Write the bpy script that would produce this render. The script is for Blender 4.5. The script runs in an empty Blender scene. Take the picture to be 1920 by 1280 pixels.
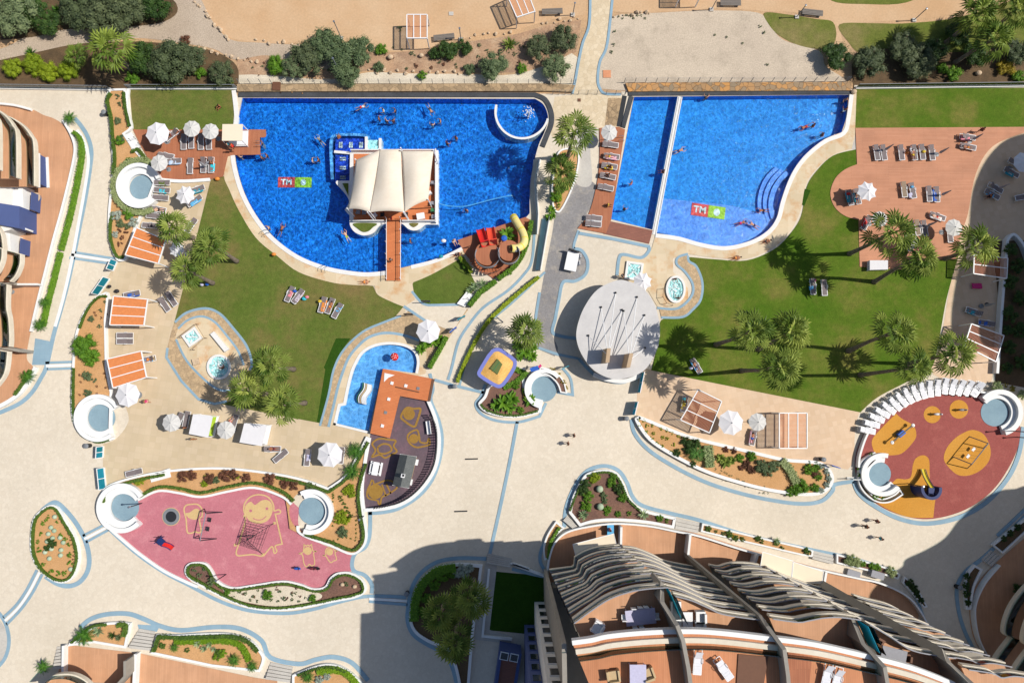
import bpy, bmesh, math, random
from math import sin, cos, pi, radians, sqrt, atan2, hypot
from mathutils import Vector, Matrix
from mathutils.geometry import tessellate_polygon
sc = bpy.context.scene
COL = sc.collection
# ---------------------------------------------------------------- camera
H = 85.0
F = 1280.0
NADIR = (941.0, 746.0)                      # picture point straight below the lens
d = Vector((NADIR[0]-960, -(NADIR[1]-640), -F)).normalized()
Zc = -d
Xc = (Vector((1, 0, 0)) - Zc*Zc.x).normalized()
Yc = Zc.cross(Xc)
R = Matrix((Xc, Yc, Zc))
cam = bpy.data.cameras.new('camera')
cam.sensor_width = 36; cam.lens = 24.0; cam.clip_end = 2000; cam.clip_start = 1
camo = bpy.data.objects.new('camera', cam); COL.objects.link(camo)
camo.matrix_world = Matrix.Translation((0, 0, H)) @ R.to_4x4()
sc.camera = camo
# ---------------------------------------------------------------- light
SUN_EL, SUN_AZ = radians(51), radians(3.5)    # from the right of the picture, a little from its top
sd = Vector((cos(SUN_EL)*cos(SUN_AZ), cos(SUN_EL)*sin(SUN_AZ), sin(SUN_EL)))
w = bpy.data.worlds.new('World'); sc.world = w; w.use_nodes = True
nt = w.node_tree; nt.nodes.clear()
sky = nt.nodes.new('ShaderNodeTexSky'); sky.sky_type = 'NISHITA'; sky.sun_disc = False
sky.sun_elevation = SUN_EL; sky.sun_rotation = radians(90)-SUN_AZ
bg = nt.nodes.new('ShaderNodeBackground'); bg.inputs[1].default_value = 0.098
ow = nt.nodes.new('ShaderNodeOutputWorld')
nt.links.new(sky.outputs[0], bg.inputs[0]); nt.links.new(bg.outputs[0], ow.inputs[0])
sl = bpy.data.lights.new('sun', 'SUN'); sl.energy = 4.9; sl.angle = radians(0.5); sl.color = (1, 0.95, 0.87)
so = bpy.data.objects.new('sun', sl); COL.objects.link(so)
so.rotation_euler = sd.to_track_quat('Z', 'Y').to_euler()
vs = sc.view_settings
vs.view_transform = 'Standard'; vs.look = 'None'; vs.gamma = 1; vs.use_curve_mapping = False
vs.exposure = 0.0
try:
 sc.cycles.max_bounces = 6; sc.cycles.transparent_max_bounces = 16; sc.cycles.sample_clamp_indirect = 4
 sc.cycles.use_denoising = True
except Exception: pass
# ---------------------------------------------------------------- picture point -> place
def P(x, y, z=0.0):
 v = R @ Vector((x-960, -(y-640), -F))
 t = (z-H)/v.z
 return Vector((v.x*t, v.y*t, z))
def parse(s):
 out = []
 for tok in s.split():
  sharp = tok.endswith('!')
  a, b = tok.rstrip('!').split(',')
  out.append((float(a), float(b), sharp))
 return out
def spline(pts, closed, n=5):
 N = len(pts); out = []
 segs = N if closed else N-1
 for i in range(segs):
  p1, p2 = pts[i], pts[(i+1) % N]
  p0 = pts[i-1] if (closed or i > 0) else p1
  p3 = pts[(i+2) % N] if (closed or i+2 < N) else p2
  if p1[2]: p0 = p1
  if p2[2]: p3 = p2
  if p1[2] and p2[2]:
   out.append((p1[0], p1[1])); continue
  for k in range(n):
   t = k/n
   q = []
   for c in (0, 1):
    m1 = (p2[c]-p0[c])*.5; m2 = (p3[c]-p1[c])*.5
    q.append((2*t**3-3*t*t+1)*p1[c]+(t**3-2*t*t+t)*m1+(-2*t**3+3*t*t)*p2[c]+(t**3-t*t)*m2)
   out.append(tuple(q))
 if not closed: out.append((pts[-1][0], pts[-1][1]))
 return out
def S(s, closed=True, n=5): return spline(parse(s), closed, n)
def W(s, z=0, closed=True, n=5):
 return [P(x, y, z) for x, y in (S(s, closed, n) if isinstance(s, str) else s)]
def circ_px(cx, cy, r, n=40, a0=0, a1=360):
 full = abs(a1-a0) >= 360
 m = n if full else n+1
 return [(cx+r*cos(radians(a0+(a1-a0)*k/n)), cy-r*sin(radians(a0+(a1-a0)*k/n))) for k in range(m)]
def area(p):
 return sum(p[i].x*p[(i+1) % len(p)].y-p[(i+1) % len(p)].x*p[i].y for i in range(len(p)))/2
def ccw(p): return p if area(p) > 0 else list(reversed(p))
def offset(pts, dist, closed):
 n = len(pts); out = []
 for i in range(n):
  a = pts[i-1] if (closed or i > 0) else pts[i]
  b = pts[(i+1) % n] if (closed or i < n-1) else pts[i]
  t1 = Vector((pts[i].x-a.x, pts[i].y-a.y)); t2 = Vector((b.x-pts[i].x, b.y-pts[i].y))
  if t1.length > 1e-6: t1.normalize()
  if t2.length > 1e-6: t2.normalize()
  t = t1+t2
  if t.length < 1e-6: t = t2 if t2.length > 0 else Vector((1, 0))
  t.normalize()
  nn = Vector((-t.y, t.x))
  c = max(0.5, abs(nn.dot(Vector((-t1.y, t1.x))))) if t1.length > 0 else 1
  out.append(Vector((pts[i].x+nn.x*dist/c, pts[i].y+nn.y*dist/c, pts[i].z)))
 return out
def resample(pts, step, closed=False):
 q = list(pts)+([pts[0]] if closed else [])
 out = []; carry = 0
 for a, b in zip(q, q[1:]):
  L = (b-a).length; s = carry
  while s < L:
   out.append(a.lerp(b, s/L)); s += step
  carry = s-L
 if not closed: out.append(q[-1])
 return out
# ---------------------------------------------------------------- objects
def setp(o, label=None, cat=None, group=None, kind=None):
 if label: o['label'] = label
 if cat: o['category'] = cat
 if group: o['group'] = group
 if kind: o['kind'] = kind
 return o
def thing(name, label, cat, loc=(0, 0, 0), rz=0, group=None):
 o = bpy.data.objects.new(name, None); COL.objects.link(o)
 o.empty_display_size = .3
 o.location = loc; o.rotation_euler = (0, 0, rz)
 return setp(o, label, cat, group)
def kids(o): return [c for c in COL.objects if c.parent == o]
_kids = {}
def dup(root, loc, rz=0, label=None, group=None, scale=None):
 r = root.copy(); COL.objects.link(r); r.location = loc; r.rotation_euler = (0, 0, rz)
 if label: r['label'] = label
 if group: r['group'] = group
 if scale: r.scale = (scale,)*3 if not hasattr(scale, '__len__') else scale
 out = []
 for ch in _kids.get(root.name, []):
  c = ch.copy(); COL.objects.link(c); c.parent = r; out.append(c)
  sub = []
  for g in _kids.get(ch.name, []):
   e = g.copy(); COL.objects.link(e); e.parent = c; sub.append(e)
  if sub: _kids[c.name] = sub
 _kids[r.name] = out
 return r
class MB:
 def __init__(s): s.v = []; s.f = []; s.m = []; s.mi = 0
 def add(s, vs, fs):
  b = len(s.v); s.v += [tuple(p) for p in vs]
  for f in fs: s.f.append(tuple(b+i for i in f)); s.m.append(s.mi)
  return s
 def box(s, c, size, rz=0, tilt=None):
  x, y, z = size[0]/2, size[1]/2, size[2]/2
  m = Matrix.Translation(c) @ Matrix.Rotation(rz, 4, 'Z')
  if tilt: m = m @ Matrix.Rotation(tilt[1], 4, tilt[0])
  vs = [m @ Vector((a*x, b*y, cc*z)) for cc in (-1, 1) for a, b in ((-1, -1), (1, -1), (1, 1), (-1, 1))]
  return s.add(vs, [(3, 2, 1, 0), (4, 5, 6, 7), (0, 1, 5, 4), (1, 2, 6, 5), (2, 3, 7, 6), (3, 0, 4, 7)])
 def beam(s, a, b, wd, ht):
  a = Vector(a); b = Vector(b); t = b-a
  if t.length < 1e-6: return s
  t.normalize()
  up = Vector((0, 0, 1)) if abs(t.z) < .95 else Vector((1, 0, 0))
  sx = t.cross(up).normalized(); sy = sx.cross(t).normalized()
  vs = []
  for p in (a, b):
   for i, j in ((-1, -1), (1, -1), (1, 1), (-1, 1)): vs.append(p+sx*(i*wd/2)+sy*(j*ht/2))
  return s.add(vs, [(3, 2, 1, 0), (4, 5, 6, 7), (0, 1, 5, 4), (1, 2, 6, 5), (2, 3, 7, 6), (3, 0, 4, 7)])
 def tube(s, pts, r, n=8, cap=True):
  pts = [Vector(p) for p in pts]; rs = r if hasattr(r, '__len__') else [r]*len(pts)
  b = len(s.v); vs = []; fs = []
  for i, p in enumerate(pts):
   t = (pts[min(i+1, len(pts)-1)]-pts[max(i-1, 0)])
   if t.length < 1e-9: t = Vector((0, 0, 1))
   t.normalize()
   up = Vector((0, 0, 1)) if abs(t.z) < .98 else Vector((0, 1, 0))
   sx = t.cross(up).normalized(); sy = sx.cross(t).normalized()
   for k in range(n):
    a = 2*pi*k/n; vs.append(p+sx*(cos(a)*rs[i])+sy*(sin(a)*rs[i]))
  for i in range(len(pts)-1):
   for k in range(n):
    k2 = (k+1) % n
    fs.append((i*n+k, i*n+k2, (i+1)*n+k2, (i+1)*n+k))
  if cap:
   fs.append(tuple(reversed(range(n)))); fs.append(tuple((len(pts)-1)*n+k for k in range(n)))
  return s.add(vs, fs)
 def lathe(s, c, prof, n=20):
  c = Vector(c); vs = []; fs = []
  for r, z in prof:
   for k in range(n):
    a = 2*pi*k/n; vs.append(c+Vector((r*cos(a), r*sin(a), z)))
  for i in range(len(prof)-1):
   for k in range(n):
    k2 = (k+1) % n; fs.append((i*n+k, i*n+k2, (i+1)*n+k2, (i+1)*n+k))
  fs.append(tuple(reversed(range(n)))); fs.append(tuple((len(prof)-1)*n+k for k in range(n)))
  return s.add(vs, fs)
 def poly(s, pts, z=None):
  """a flat face (concave allowed)"""
  pts = ccw([Vector(p) for p in pts])
  if z is not None: pts = [Vector((p.x, p.y, z)) for p in pts]
  tris = tessellate_polygon([[Vector((p.x, p.y, 0)) for p in pts]])
  fs = []
  for t in tris:
   a, b, c = (pts[i] for i in t)
   n = (b-a).cross(c-a)
   if abs(n.z) < 1e-9: continue
   fs.append(tuple(t) if n.z > 0 else tuple(reversed(t)))
  return s.add(pts, fs)
 def prism(s, pts, z0, z1, bottom=False):
  pts = ccw([Vector(p) for p in pts])
  s.poly(pts, z1); n = len(pts)
  vs = [Vector((p.x, p.y, z0)) for p in pts]+[Vector((p.x, p.y, z1)) for p in pts]
  s.add(vs, [(i, (i+1) % n, n+(i+1) % n, n+i) for i in range(n)])
  if bottom:
   b = len(s.f); s.poly(pts, z0)
   s.f[b:] = [tuple(reversed(f)) for f in s.f[b:]]
  return s
 def basin(s, pts, z0, z1):
  """pool shell: floor at z0 and walls facing inwards"""
  pts = ccw([Vector(p) for p in pts]); n = len(pts)
  s.poly(pts, z0)
  vs = [Vector((p.x, p.y, z0)) for p in pts]+[Vector((p.x, p.y, z1)) for p in pts]
  return s.add(vs, [((i+1) % n, i, n+i, n+(i+1) % n) for i in range(n)])
 def ribbon(s, pts, width, z0, z1, closed=False, side=0):
  """a wall along pts; side 0 centred, +1 to the left of travel, -1 to the right"""
  a = offset(pts, width*(.5 if side == 0 else (1 if side > 0 else 0)), closed)
  b = offset(pts, -width*(.5 if side == 0 else (0 if side > 0 else 1)), closed)
  n = len(pts); vs = []
  for z in (z0, z1):
   vs += [Vector((p.x, p.y, z)) for p in a]+[Vector((p.x, p.y, z)) for p in b]
  A0, B0, A1, B1 = 0, n, 2*n, 3*n; fs = []
  for i in range(n if closed else n-1):
   j = (i+1) % n
   fs += [(A1+i, B1+i, B1+j, A1+j), (A0+i, A1+i, A1+j, A0+j), (B0+j, B1+j, B1+i, B0+i)]
  if not closed:
   fs += [(A0, B0, B1, A1), (A1+n-1, B1+n-1, B0+n-1, A0+n-1)]
  return s.add(vs, fs)
 def ball(s, c, r, nu=12, nv=8):
  c = Vector(c); rx, ry, rz = r if hasattr(r, '__len__') else (r, r, r)
  vs = [c+Vector((0, 0, rz))]; fs = []
  for i in range(1, nv):
   t = pi*i/nv
   for k in range(nu):
    a = 2*pi*k/nu; vs.append(c+Vector((rx*sin(t)*cos(a), ry*sin(t)*sin(a), rz*cos(t))))
  vs.append(c+Vector((0, 0, -rz)))
  for k in range(nu): fs.append((0, 1+k, 1+(k+1) % nu))
  for i in range(nv-2):
   for k in range(nu):
    a = 1+i*nu; fs.append((a+k, a+nu+k, a+nu+(k+1) % nu, a+(k+1) % nu))
  L = len(vs)-1; a = 1+(nv-2)*nu
  for k in range(nu): fs.append((a+k, L, a+(k+1) % nu))
  return s.add(vs, fs)
 def mesh(s, name, mats, smooth=False, off=None):
  me = bpy.data.meshes.new(name)
  v = s.v if off is None else [(p[0]-off[0], p[1]-off[1], p[2]-off[2]) for p in s.v]
  me.from_pydata(v, [], s.f)
  for m in (mats if isinstance(mats, (list, tuple)) else [mats]): me.materials.append(m)
  if any(s.m): me.polygons.foreach_set('material_index', s.m)
  if smooth: me.polygons.foreach_set('use_smooth', [True]*len(me.polygons))
  me.update()
  return me
 def build(s, name, mats, parent=None, smooth=False, label=None, cat=None, group=None, kind=None, local=False):
  off = None
  if parent is not None and not local:
   off = Vector(parent.location); q = parent
   while q.parent is not None: q = q.parent; off = off+Vector(q.location)
  me = s.mesh(name, mats, smooth, off)
  o = bpy.data.objects.new(name, me); COL.objects.link(o)
  if parent is not None:
   o.parent = parent; _kids.setdefault(parent.name, []).append(o)
  return setp(o, label, cat, group, kind)
def solo(mb, name, mats, label, cat, group=None, smooth=False, kind=None):
 """a thing that is one mesh: origin at its own middle"""
 n = max(1, len(mb.v))
 c = Vector((sum(v[0] for v in mb.v)/n, sum(v[1] for v in mb.v)/n, min(v[2] for v in mb.v)))
 o = bpy.data.objects.new(name, mb.mesh(name, mats, smooth, c)); COL.objects.link(o); o.location = c
 return setp(o, label, cat, group, kind)
# ---------------------------------------------------------------- materials
def lin(c):
 return tuple(.86*(x/255/12.92 if x/255 <= .04045 else ((x/255+.055)/1.055)**2.4) for x in c)
class NT:
 def __init__(s, name):
  s.m = bpy.data.materials.new(name); s.m.use_nodes = True; s.t = s.m.node_tree
  s.b = s.t.nodes['Principled BSDF']; s.o = s.t.nodes['Material Output']
 def n(s, typ, **kw):
  x = s.t.nodes.new(typ)
  for k, v in kw.items():
   if k in x.inputs and not hasattr(x, k): x.inputs[k].default_value = v
   else: setattr(x, k, v)
  return x
 def l(s, a, b): s.t.links.new(a, b)
 def coord(s, obj=False):
  if obj: return s.n('ShaderNodeTexCoord').outputs['Object']
  return s.n('ShaderNodeNewGeometry').outputs['Position']
 def noise(s, vec, scale, detail=4, rough=.6):
  x = s.n('ShaderNodeTexNoise'); x.inputs['Scale'].default_value = scale
  x.inputs['Detail'].default_value = detail; x.inputs['Roughness'].default_value = rough
  s.l(vec, x.inputs['Vector']); return x.outputs['Fac']
 def ramp(s, fac, stops, interp='LINEAR'):
  r = s.n('ShaderNodeValToRGB'); e = r.color_ramp.elements; r.color_ramp.interpolation = interp
  while len(e) < len(stops): e.new(.5)
  for k, (p, c) in enumerate(stops): e[k].position = p; e[k].color = (*c[:3], 1) if len(c) >= 3 else (c[0],)*3+(1,)
  s.l(fac, r.inputs['Fac']); return r.outputs['Color']
 def mix(s, fac, a, b, mode='MIX'):
  x = s.n('ShaderNodeMix', data_type='RGBA', blend_type=mode)
  for inp, v in ((x.inputs[0], fac), (x.inputs[6], a), (x.inputs[7], b)):
   if isinstance(v, (int, float)): inp.default_value = v
   elif isinstance(v, tuple): inp.default_value = (*v[:3], 1)
   else: s.l(v, inp)
  return x.outputs[2]
 def math(s, op, a, b=0.0, clamp=False):
  x = s.n('ShaderNodeMath', operation=op); x.use_clamp = clamp
  for i, v in enumerate((a, b)):
   if isinstance(v, (int, float)): x.inputs[i].default_value = v
   else: s.l(v, x.inputs[i])
  return x.outputs[0]
 def bump(s, h, strength=.3, dist=.02):
  x = s.n('ShaderNodeBump'); x.inputs['Strength'].default_value = strength; x.inputs['Distance'].default_value = dist
  s.l(h, x.inputs['Height']); s.l(x.outputs[0], s.b.inputs['Normal'])
 def fin(s, col, rough=.8, spec=.3):
  if isinstance(col, tuple): s.b.inputs['Base Color'].default_value = (*col[:3], 1)
  else: s.l(col, s.b.inputs['Base Color'])
  s.b.inputs['Roughness'].default_value = rough
  s.b.inputs['Specular IOR Level'].default_value = spec
  return s.m
def sc3(c, k): return tuple(min(1, x*k) for x in c)
def plain(name, rgb, rough=.6, var=.12, scale=3.0, spec=.3, obj=True):
 """painted / moulded surface with slight wear"""
 t = NT(name); c = lin(rgb); v = t.coord(obj)
 f = t.noise(v, scale, 5)
 return t.fin(t.ramp(f, [(.3, sc3(c, 1-var)), (.7, sc3(c, 1+var*.6))]), rough, spec)
def mottled(name, a, b, scale1=.25, scale2=6, rough=.9, c=None, grain=.25, bump=0, obj=False, c_amt=.5):
 """ground: large soft patches of two colours, fine grain"""
 t = NT(name); v = t.coord(obj); A, B = lin(a), lin(b)
 f = t.noise(v, scale1, 6, .65)
 col = t.ramp(f, [(.35, A), (.65, B)])
 if c is not None:
  f3 = t.noise(v, scale1*3.1, 7, .7)
  col = t.mix(t.math('MULTIPLY', t.ramp(f3, [(.5, (0, 0, 0)), (.68, (1, 1, 1))]), c_amt), col, lin(c))
 g = t.noise(v, scale2, 3, .7)
 col = t.mix(1.0, col, t.ramp(g, [(.25, (1-grain,)*3), (.75, (1+grain,)*3)]), 'MULTIPLY')
 if bump: t.bump(g, bump, .05)
 return t.fin(col, rough)
def cobble(name, a, b, cell=2.2, grout=.82, rough=.85, stain=None, warp=None):
 """irregular stone paving"""
 t = NT(name); v = t.coord(); A, B = lin(a), lin(b)
 vo = t.n('ShaderNodeTexVoronoi'); vo.inputs['Scale'].default_value = cell; t.l(v, vo.inputs['Vector'])
 sep = t.n('ShaderNodeSeparateColor'); t.l(vo.outputs['Color'], sep.inputs[0])
 col = t.ramp(sep.outputs[0], [(0, A), (1, B)])
 ve = t.n('ShaderNodeTexVoronoi', feature='DISTANCE_TO_EDGE'); ve.inputs['Scale'].default_value = cell; t.l(v, ve.inputs['Vector'])
 gf = t.ramp(ve.outputs['Distance'], [(0, (grout,)*3), (.08, (1, 1, 1))])
 col = t.mix(1.0, col, gf, 'MULTIPLY')
 big = t.noise(v, .09, 6, .6)
 col = t.mix(1.0, col, t.ramp(big, [(.3, (.9, .9, .89)), (.7, (1.05, 1.05, 1.05))]), 'MULTIPLY')
 if stain:
  sf = t.noise(v, .55, 7, .65)
  col = t.mix(t.ramp(sf, [(.5, (0, 0, 0)), (.7, (.8, .8, .8))]), col, lin(stain))
 t.bump(ve.outputs['Distance'], .15, .02)
 return t.fin(col, rough)
def tiles(name, a, b, size=.6, grout=.84, rough=.75, rot=0, stain=None, ratio=1.0, sthr=(.5, .72)):
 t = NT(name); v = t.coord()
 mp = t.n('ShaderNodeMapping'); mp.inputs['Rotation'].default_value = (0, 0, radians(rot)); t.l(v, mp.inputs['Vector'])
 br = t.n('ShaderNodeTexBrick'); t.l(mp.outputs[0], br.inputs['Vector'])
 br.inputs['Color1'].default_value = (*lin(a), 1); br.inputs['Color2'].default_value = (*lin(b), 1)
 br.inputs['Mortar'].default_value = (*sc3(lin(a), grout), 1)
 br.inputs['Scale'].default_value = 1; br.inputs['Brick Width'].default_value = size*ratio; br.inputs['Row Height'].default_value = size
 br.inputs['Mortar Size'].default_value = .012; br.offset = 0 if ratio == 1 else .5
 f = t.noise(v, .2, 6)
 col = t.mix(1.0, br.outputs['Color'], t.ramp(f, [(.3, (.9, .9, .9)), (.7, (1.06, 1.06, 1.06))]), 'MULTIPLY')
 if stain:
  sf = t.noise(v, .5, 7, .65)
  col = t.mix(t.ramp(sf, [(sthr[0], (0, 0, 0)), (sthr[1], (.85,)*3)]), col, lin(stain))
 return t.fin(col, rough)
def boards(name, a, b, width=.14, rot=0, rough=.75, gap=.62, obj=False):
 t = NT(name); v = t.coord(obj)
 mp = t.n('ShaderNodeMapping'); mp.inputs['Rotation'].default_value = (0, 0, radians(rot)); t.l(v, mp.inputs['Vector'])
 br = t.n('ShaderNodeTexBrick'); t.l(mp.outputs[0], br.inputs['Vector'])
 br.inputs['Color1'].default_value = (*lin(a), 1); br.inputs['Color2'].default_value = (*lin(b), 1)
 br.inputs['Mortar'].default_value = (*sc3(lin(a), gap), 1)
 br.inputs['Scale'].default_value = 1; br.inputs['Brick Width'].default_value = 3.2; br.inputs['Row Height'].default_value = width
 br.inputs['Mortar Size'].default_value = .012; br.inputs['Mortar Smooth'].default_value = .5
 f = t.noise(v, .35, 6)
 col = t.mix(1.0, br.outputs['Color'], t.ramp(f, [(.3, (.86, .86, .86)), (.7, (1.1, 1.1, 1.1))]), 'MULTIPLY')
 return t.fin(col, rough)
def grassm(name, a, b, c):
 t = NT(name); v = t.coord()
 f = t.noise(v, .12, 6, .65)
 col = t.ramp(f, [(.3, lin(a)), (.5, lin(b)), (.68, lin(c))])
 pt = t.noise(v, .045, 7, .72)
 col = t.mix(t.ramp(pt, [(.52, (0, 0, 0)), (.72, (.8, .8, .8))]), col, lin(c))
 g = t.noise(v, 9, 4, .8); g2 = t.noise(v, 1.6, 4, .7)
 col = t.mix(1.0, col, t.ramp(g, [(.25, (.55, .58, .5)), (.75, (1.4, 1.36, 1.4))]), 'MULTIPLY')
 col = t.mix(1.0, col, t.ramp(g2, [(.3, (.85, .86, .85)), (.7, (1.13, 1.12, 1.1))]), 'MULTIPLY')
 t.bump(g, .6, .06)
 return t.fin(col, .95, .1)
def leafm(name, a, b, trans=.25):
 """foliage: every leaf its own shade of green"""
 t = NT(name); g = t.n('ShaderNodeNewGeometry')
 rnd = g.outputs['Random Per Island']
 oi = t.n('ShaderNodeObjectInfo')
 col = t.ramp(rnd, [(0, lin(a)), (1, lin(b))])
 col = t.mix(1.0, col, t.ramp(oi.outputs['Random'], [(0, (.8, .85, .8)), (1, (1.15, 1.1, 1.1))]), 'MULTIPLY')
 t.fin(col, .6, .3)
 tr = t.n('ShaderNodeBsdfTranslucent'); t.l(col, tr.inputs['Color'])
 mx = t.n('ShaderNodeMixShader'); mx.inputs[0].default_value = trans
 t.l(t.b.outputs[0], mx.inputs[1]); t.l(tr.outputs[0], mx.inputs[2]); t.l(mx.outputs[0], t.o.inputs['Surface'])
 return t.m
def glassm(name, tint, gloss=.12, rough=.02):
 """thin clear sheet: tinted see-through with a faint mirror"""
 t = NT(name); t.t.nodes.remove(t.b)
 tr = t.n('ShaderNodeBsdfTransparent'); tr.inputs[0].default_value = (*tint, 1)
 gl = t.n('ShaderNodeBsdfGlossy'); gl.inputs['Roughness'].default_value = rough
 fr = t.n('ShaderNodeFresnel'); fr.inputs['IOR'].default_value = 1.45
 f = t.math('ADD', fr.outputs[0], gloss, True)
 mx = t.n('ShaderNodeMixShader'); t.l(f, mx.inputs[0]); t.l(tr.outputs[0], mx.inputs[1]); t.l(gl.outputs[0], mx.inputs[2])
 t.l(mx.outputs[0], t.o.inputs['Surface'])
 return t.m
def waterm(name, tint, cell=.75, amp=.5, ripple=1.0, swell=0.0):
 """rippled water: a net of bright caustic lines is painted into its see-through tint; it mirrors the sky"""
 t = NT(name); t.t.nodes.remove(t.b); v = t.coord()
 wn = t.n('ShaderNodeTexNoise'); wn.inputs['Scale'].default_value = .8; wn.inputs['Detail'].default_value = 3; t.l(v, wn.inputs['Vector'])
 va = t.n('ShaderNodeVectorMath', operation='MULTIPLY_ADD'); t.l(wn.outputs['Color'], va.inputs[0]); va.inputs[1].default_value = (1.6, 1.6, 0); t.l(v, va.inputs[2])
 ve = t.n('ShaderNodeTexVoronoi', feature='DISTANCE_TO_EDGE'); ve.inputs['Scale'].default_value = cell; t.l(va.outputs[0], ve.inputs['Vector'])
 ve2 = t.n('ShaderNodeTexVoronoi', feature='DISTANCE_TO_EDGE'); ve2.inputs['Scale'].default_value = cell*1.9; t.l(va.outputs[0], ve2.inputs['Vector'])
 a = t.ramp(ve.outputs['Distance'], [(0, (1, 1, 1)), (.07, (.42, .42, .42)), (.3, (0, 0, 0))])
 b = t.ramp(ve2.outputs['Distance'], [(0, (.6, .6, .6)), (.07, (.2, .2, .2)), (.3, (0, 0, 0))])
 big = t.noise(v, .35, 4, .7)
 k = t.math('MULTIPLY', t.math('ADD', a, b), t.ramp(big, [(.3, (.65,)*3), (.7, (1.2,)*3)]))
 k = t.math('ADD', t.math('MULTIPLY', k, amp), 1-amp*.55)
 cm = t.mix(1.0, tint, k, 'MULTIPLY')  # caustic light network put into the transparent colour
 tr = t.n('ShaderNodeBsdfTransparent'); t.l(cm, tr.inputs[0])
 gl = t.n('ShaderNodeBsdfGlossy'); gl.inputs['Roughness'].default_value = .06
 bn = t.noise(v, 2.6, 3, .6)
 bu = t.n('ShaderNodeBump'); bu.inputs['Strength'].default_value = ripple; bu.inputs['Distance'].default_value = .12; t.l(bn, bu.inputs['Height'])
 t.l(bu.outputs[0], gl.inputs['Normal'])
 fr = t.n('ShaderNodeFresnel'); fr.inputs['IOR'].default_value = 1.33; t.l(bu.outputs[0], fr.inputs['Normal'])
 mx = t.n('ShaderNodeMixShader'); t.l(fr.outputs[0], mx.inputs[0]); t.l(tr.outputs[0], mx.inputs[1]); t.l(gl.outputs[0], mx.inputs[2])
 t.l(mx.outputs[0], t.o.inputs['Surface'])
 return t.m
m = {}
m['sand'] = mottled('sandy_ground', (205, 166, 124), (188, 156, 122), .12, 5, c=(150, 130, 108), bump=.3)
m['dirt'] = mottled('orange_dirt', (210, 178, 142), (198, 160, 120), .1, 4, grain=.12)
m['earth'] = mottled('scrubby_brown_earth', (186, 150, 118), (152, 124, 102), .22, 5, grain=.3, c=(206, 180, 148), bump=.4)
m['gravel'] = mottled('grey_gravel', (192, 175, 155), (178, 160, 140), .15, 7, grain=.32, bump=.4)
m['gravel2'] = mottled('pale_gravel', (208, 192, 170), (194, 178, 158), .1, 6, grain=.22, c=(160, 146, 128), bump=.3)
m['wgravel'] = mottled('white_gravel', (222, 210, 188), (205, 192, 170), .3, 8, grain=.3)
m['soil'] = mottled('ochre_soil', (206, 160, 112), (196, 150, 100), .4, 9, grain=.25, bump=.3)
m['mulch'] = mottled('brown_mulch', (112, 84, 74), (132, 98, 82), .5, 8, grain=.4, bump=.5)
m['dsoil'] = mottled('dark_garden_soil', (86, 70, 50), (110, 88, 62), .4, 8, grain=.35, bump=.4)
m['plaza'] = cobble('plaza_paving', (226, 214, 195), (219, 206, 186), 2.6, grout=.92)
m['path'] = cobble('stone_path_paving', (226, 208, 178), (212, 192, 160), 1.9, grout=.86)
m['ring'] = cobble('ochre_cobble', (205, 176, 138), (178, 154, 122), 2.6, grout=.7)
m['sandstone'] = tiles('stained_sandstone', (222, 203, 172), (212, 192, 158), 1.3, .9, stain=(200, 140, 76))
m['tile'] = tiles('terrace_tiles', (210, 190, 160), (202, 182, 150), .75, .86, rot=8)
m['tile2'] = tiles('rose_terrace_tiles', (222, 194, 164), (214, 184, 152), .6, .88, rot=-12)
m['band'] = tiles('blue_grey_kerb', (138, 168, 186), (146, 174, 190), .6, .93)
m['concrete'] = mottled('pale_concrete', (200, 195, 186), (186, 180, 172), .3, 5, grain=.1)
m['asphalt'] = mottled('worn_grey_paving', (150, 147, 146), (134, 131, 131), .25, 5, grain=.2, c=(192, 180, 160), c_amt=.4)
m['white'] = plain('white_render', (236, 236, 234), .75, .05, 1.2, obj=False)
m['coping'] = plain('white_pool_coping', (232, 230, 226), .6, .06, 1.5, obj=False)
m['lawn1'] = grassm('dry_lawn', (84, 106, 40), (98, 112, 50), (130, 114, 72))
m['lawn2'] = grassm('green_lawn', (68, 104, 22), (90, 112, 36), (128, 120, 64))
m['lawn3'] = grassm('scrubby_grass', (92, 110, 40), (110, 116, 56), (140, 128, 84))
m['turf'] = grassm('dark_turf', (44, 74, 18), (48, 80, 22), (54, 86, 24))
m['deck'] = boards('brown_decking', (180, 116, 84), (170, 106, 76), .16, 90)
m['deck2'] = boards('pale_decking', (200, 142, 110), (192, 134, 102), .16, 0)
m['deck3'] = boards('orange_decking', (212, 128, 80), (204, 120, 74), .16, -14)
m['deck4'] = boards('dark_red_decking', (140, 92, 78), (150, 98, 82), .16, -14)
m['terra'] = boards('terracotta_terrace', (207, 158, 122), (199, 150, 114), .22, 90, gap=.8)
m['terra2'] = boards('orange_terrace', (208, 142, 102), (200, 134, 94), .16, 90, gap=.7)
m['pink'] = mottled('pink_rubber', (194, 120, 130), (189, 115, 125), .2, 7, grain=.16, c=(218, 152, 156))
m['red'] = mottled('red_rubber', (158, 86, 80), (152, 80, 74), .2, 7, grain=.2, c=(178, 106, 96))
m['orange'] = mottled('orange_rubber', (208, 150, 64), (200, 140, 52), .2, 7, grain=.14)
m['purple'] = mottled('purple_rubber', (112, 92, 100), (96, 84, 92), .2, 4, grain=.14, c=(136, 100, 112))
m['beige'] = mottled('beige_rubber_paint', (212, 182, 130), (206, 174, 122), .4, 6, grain=.1)
m['ochre'] = mottled('ochre_rubber_paint', (160, 124, 58), (150, 114, 52), .4, 6, grain=.15)
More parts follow.
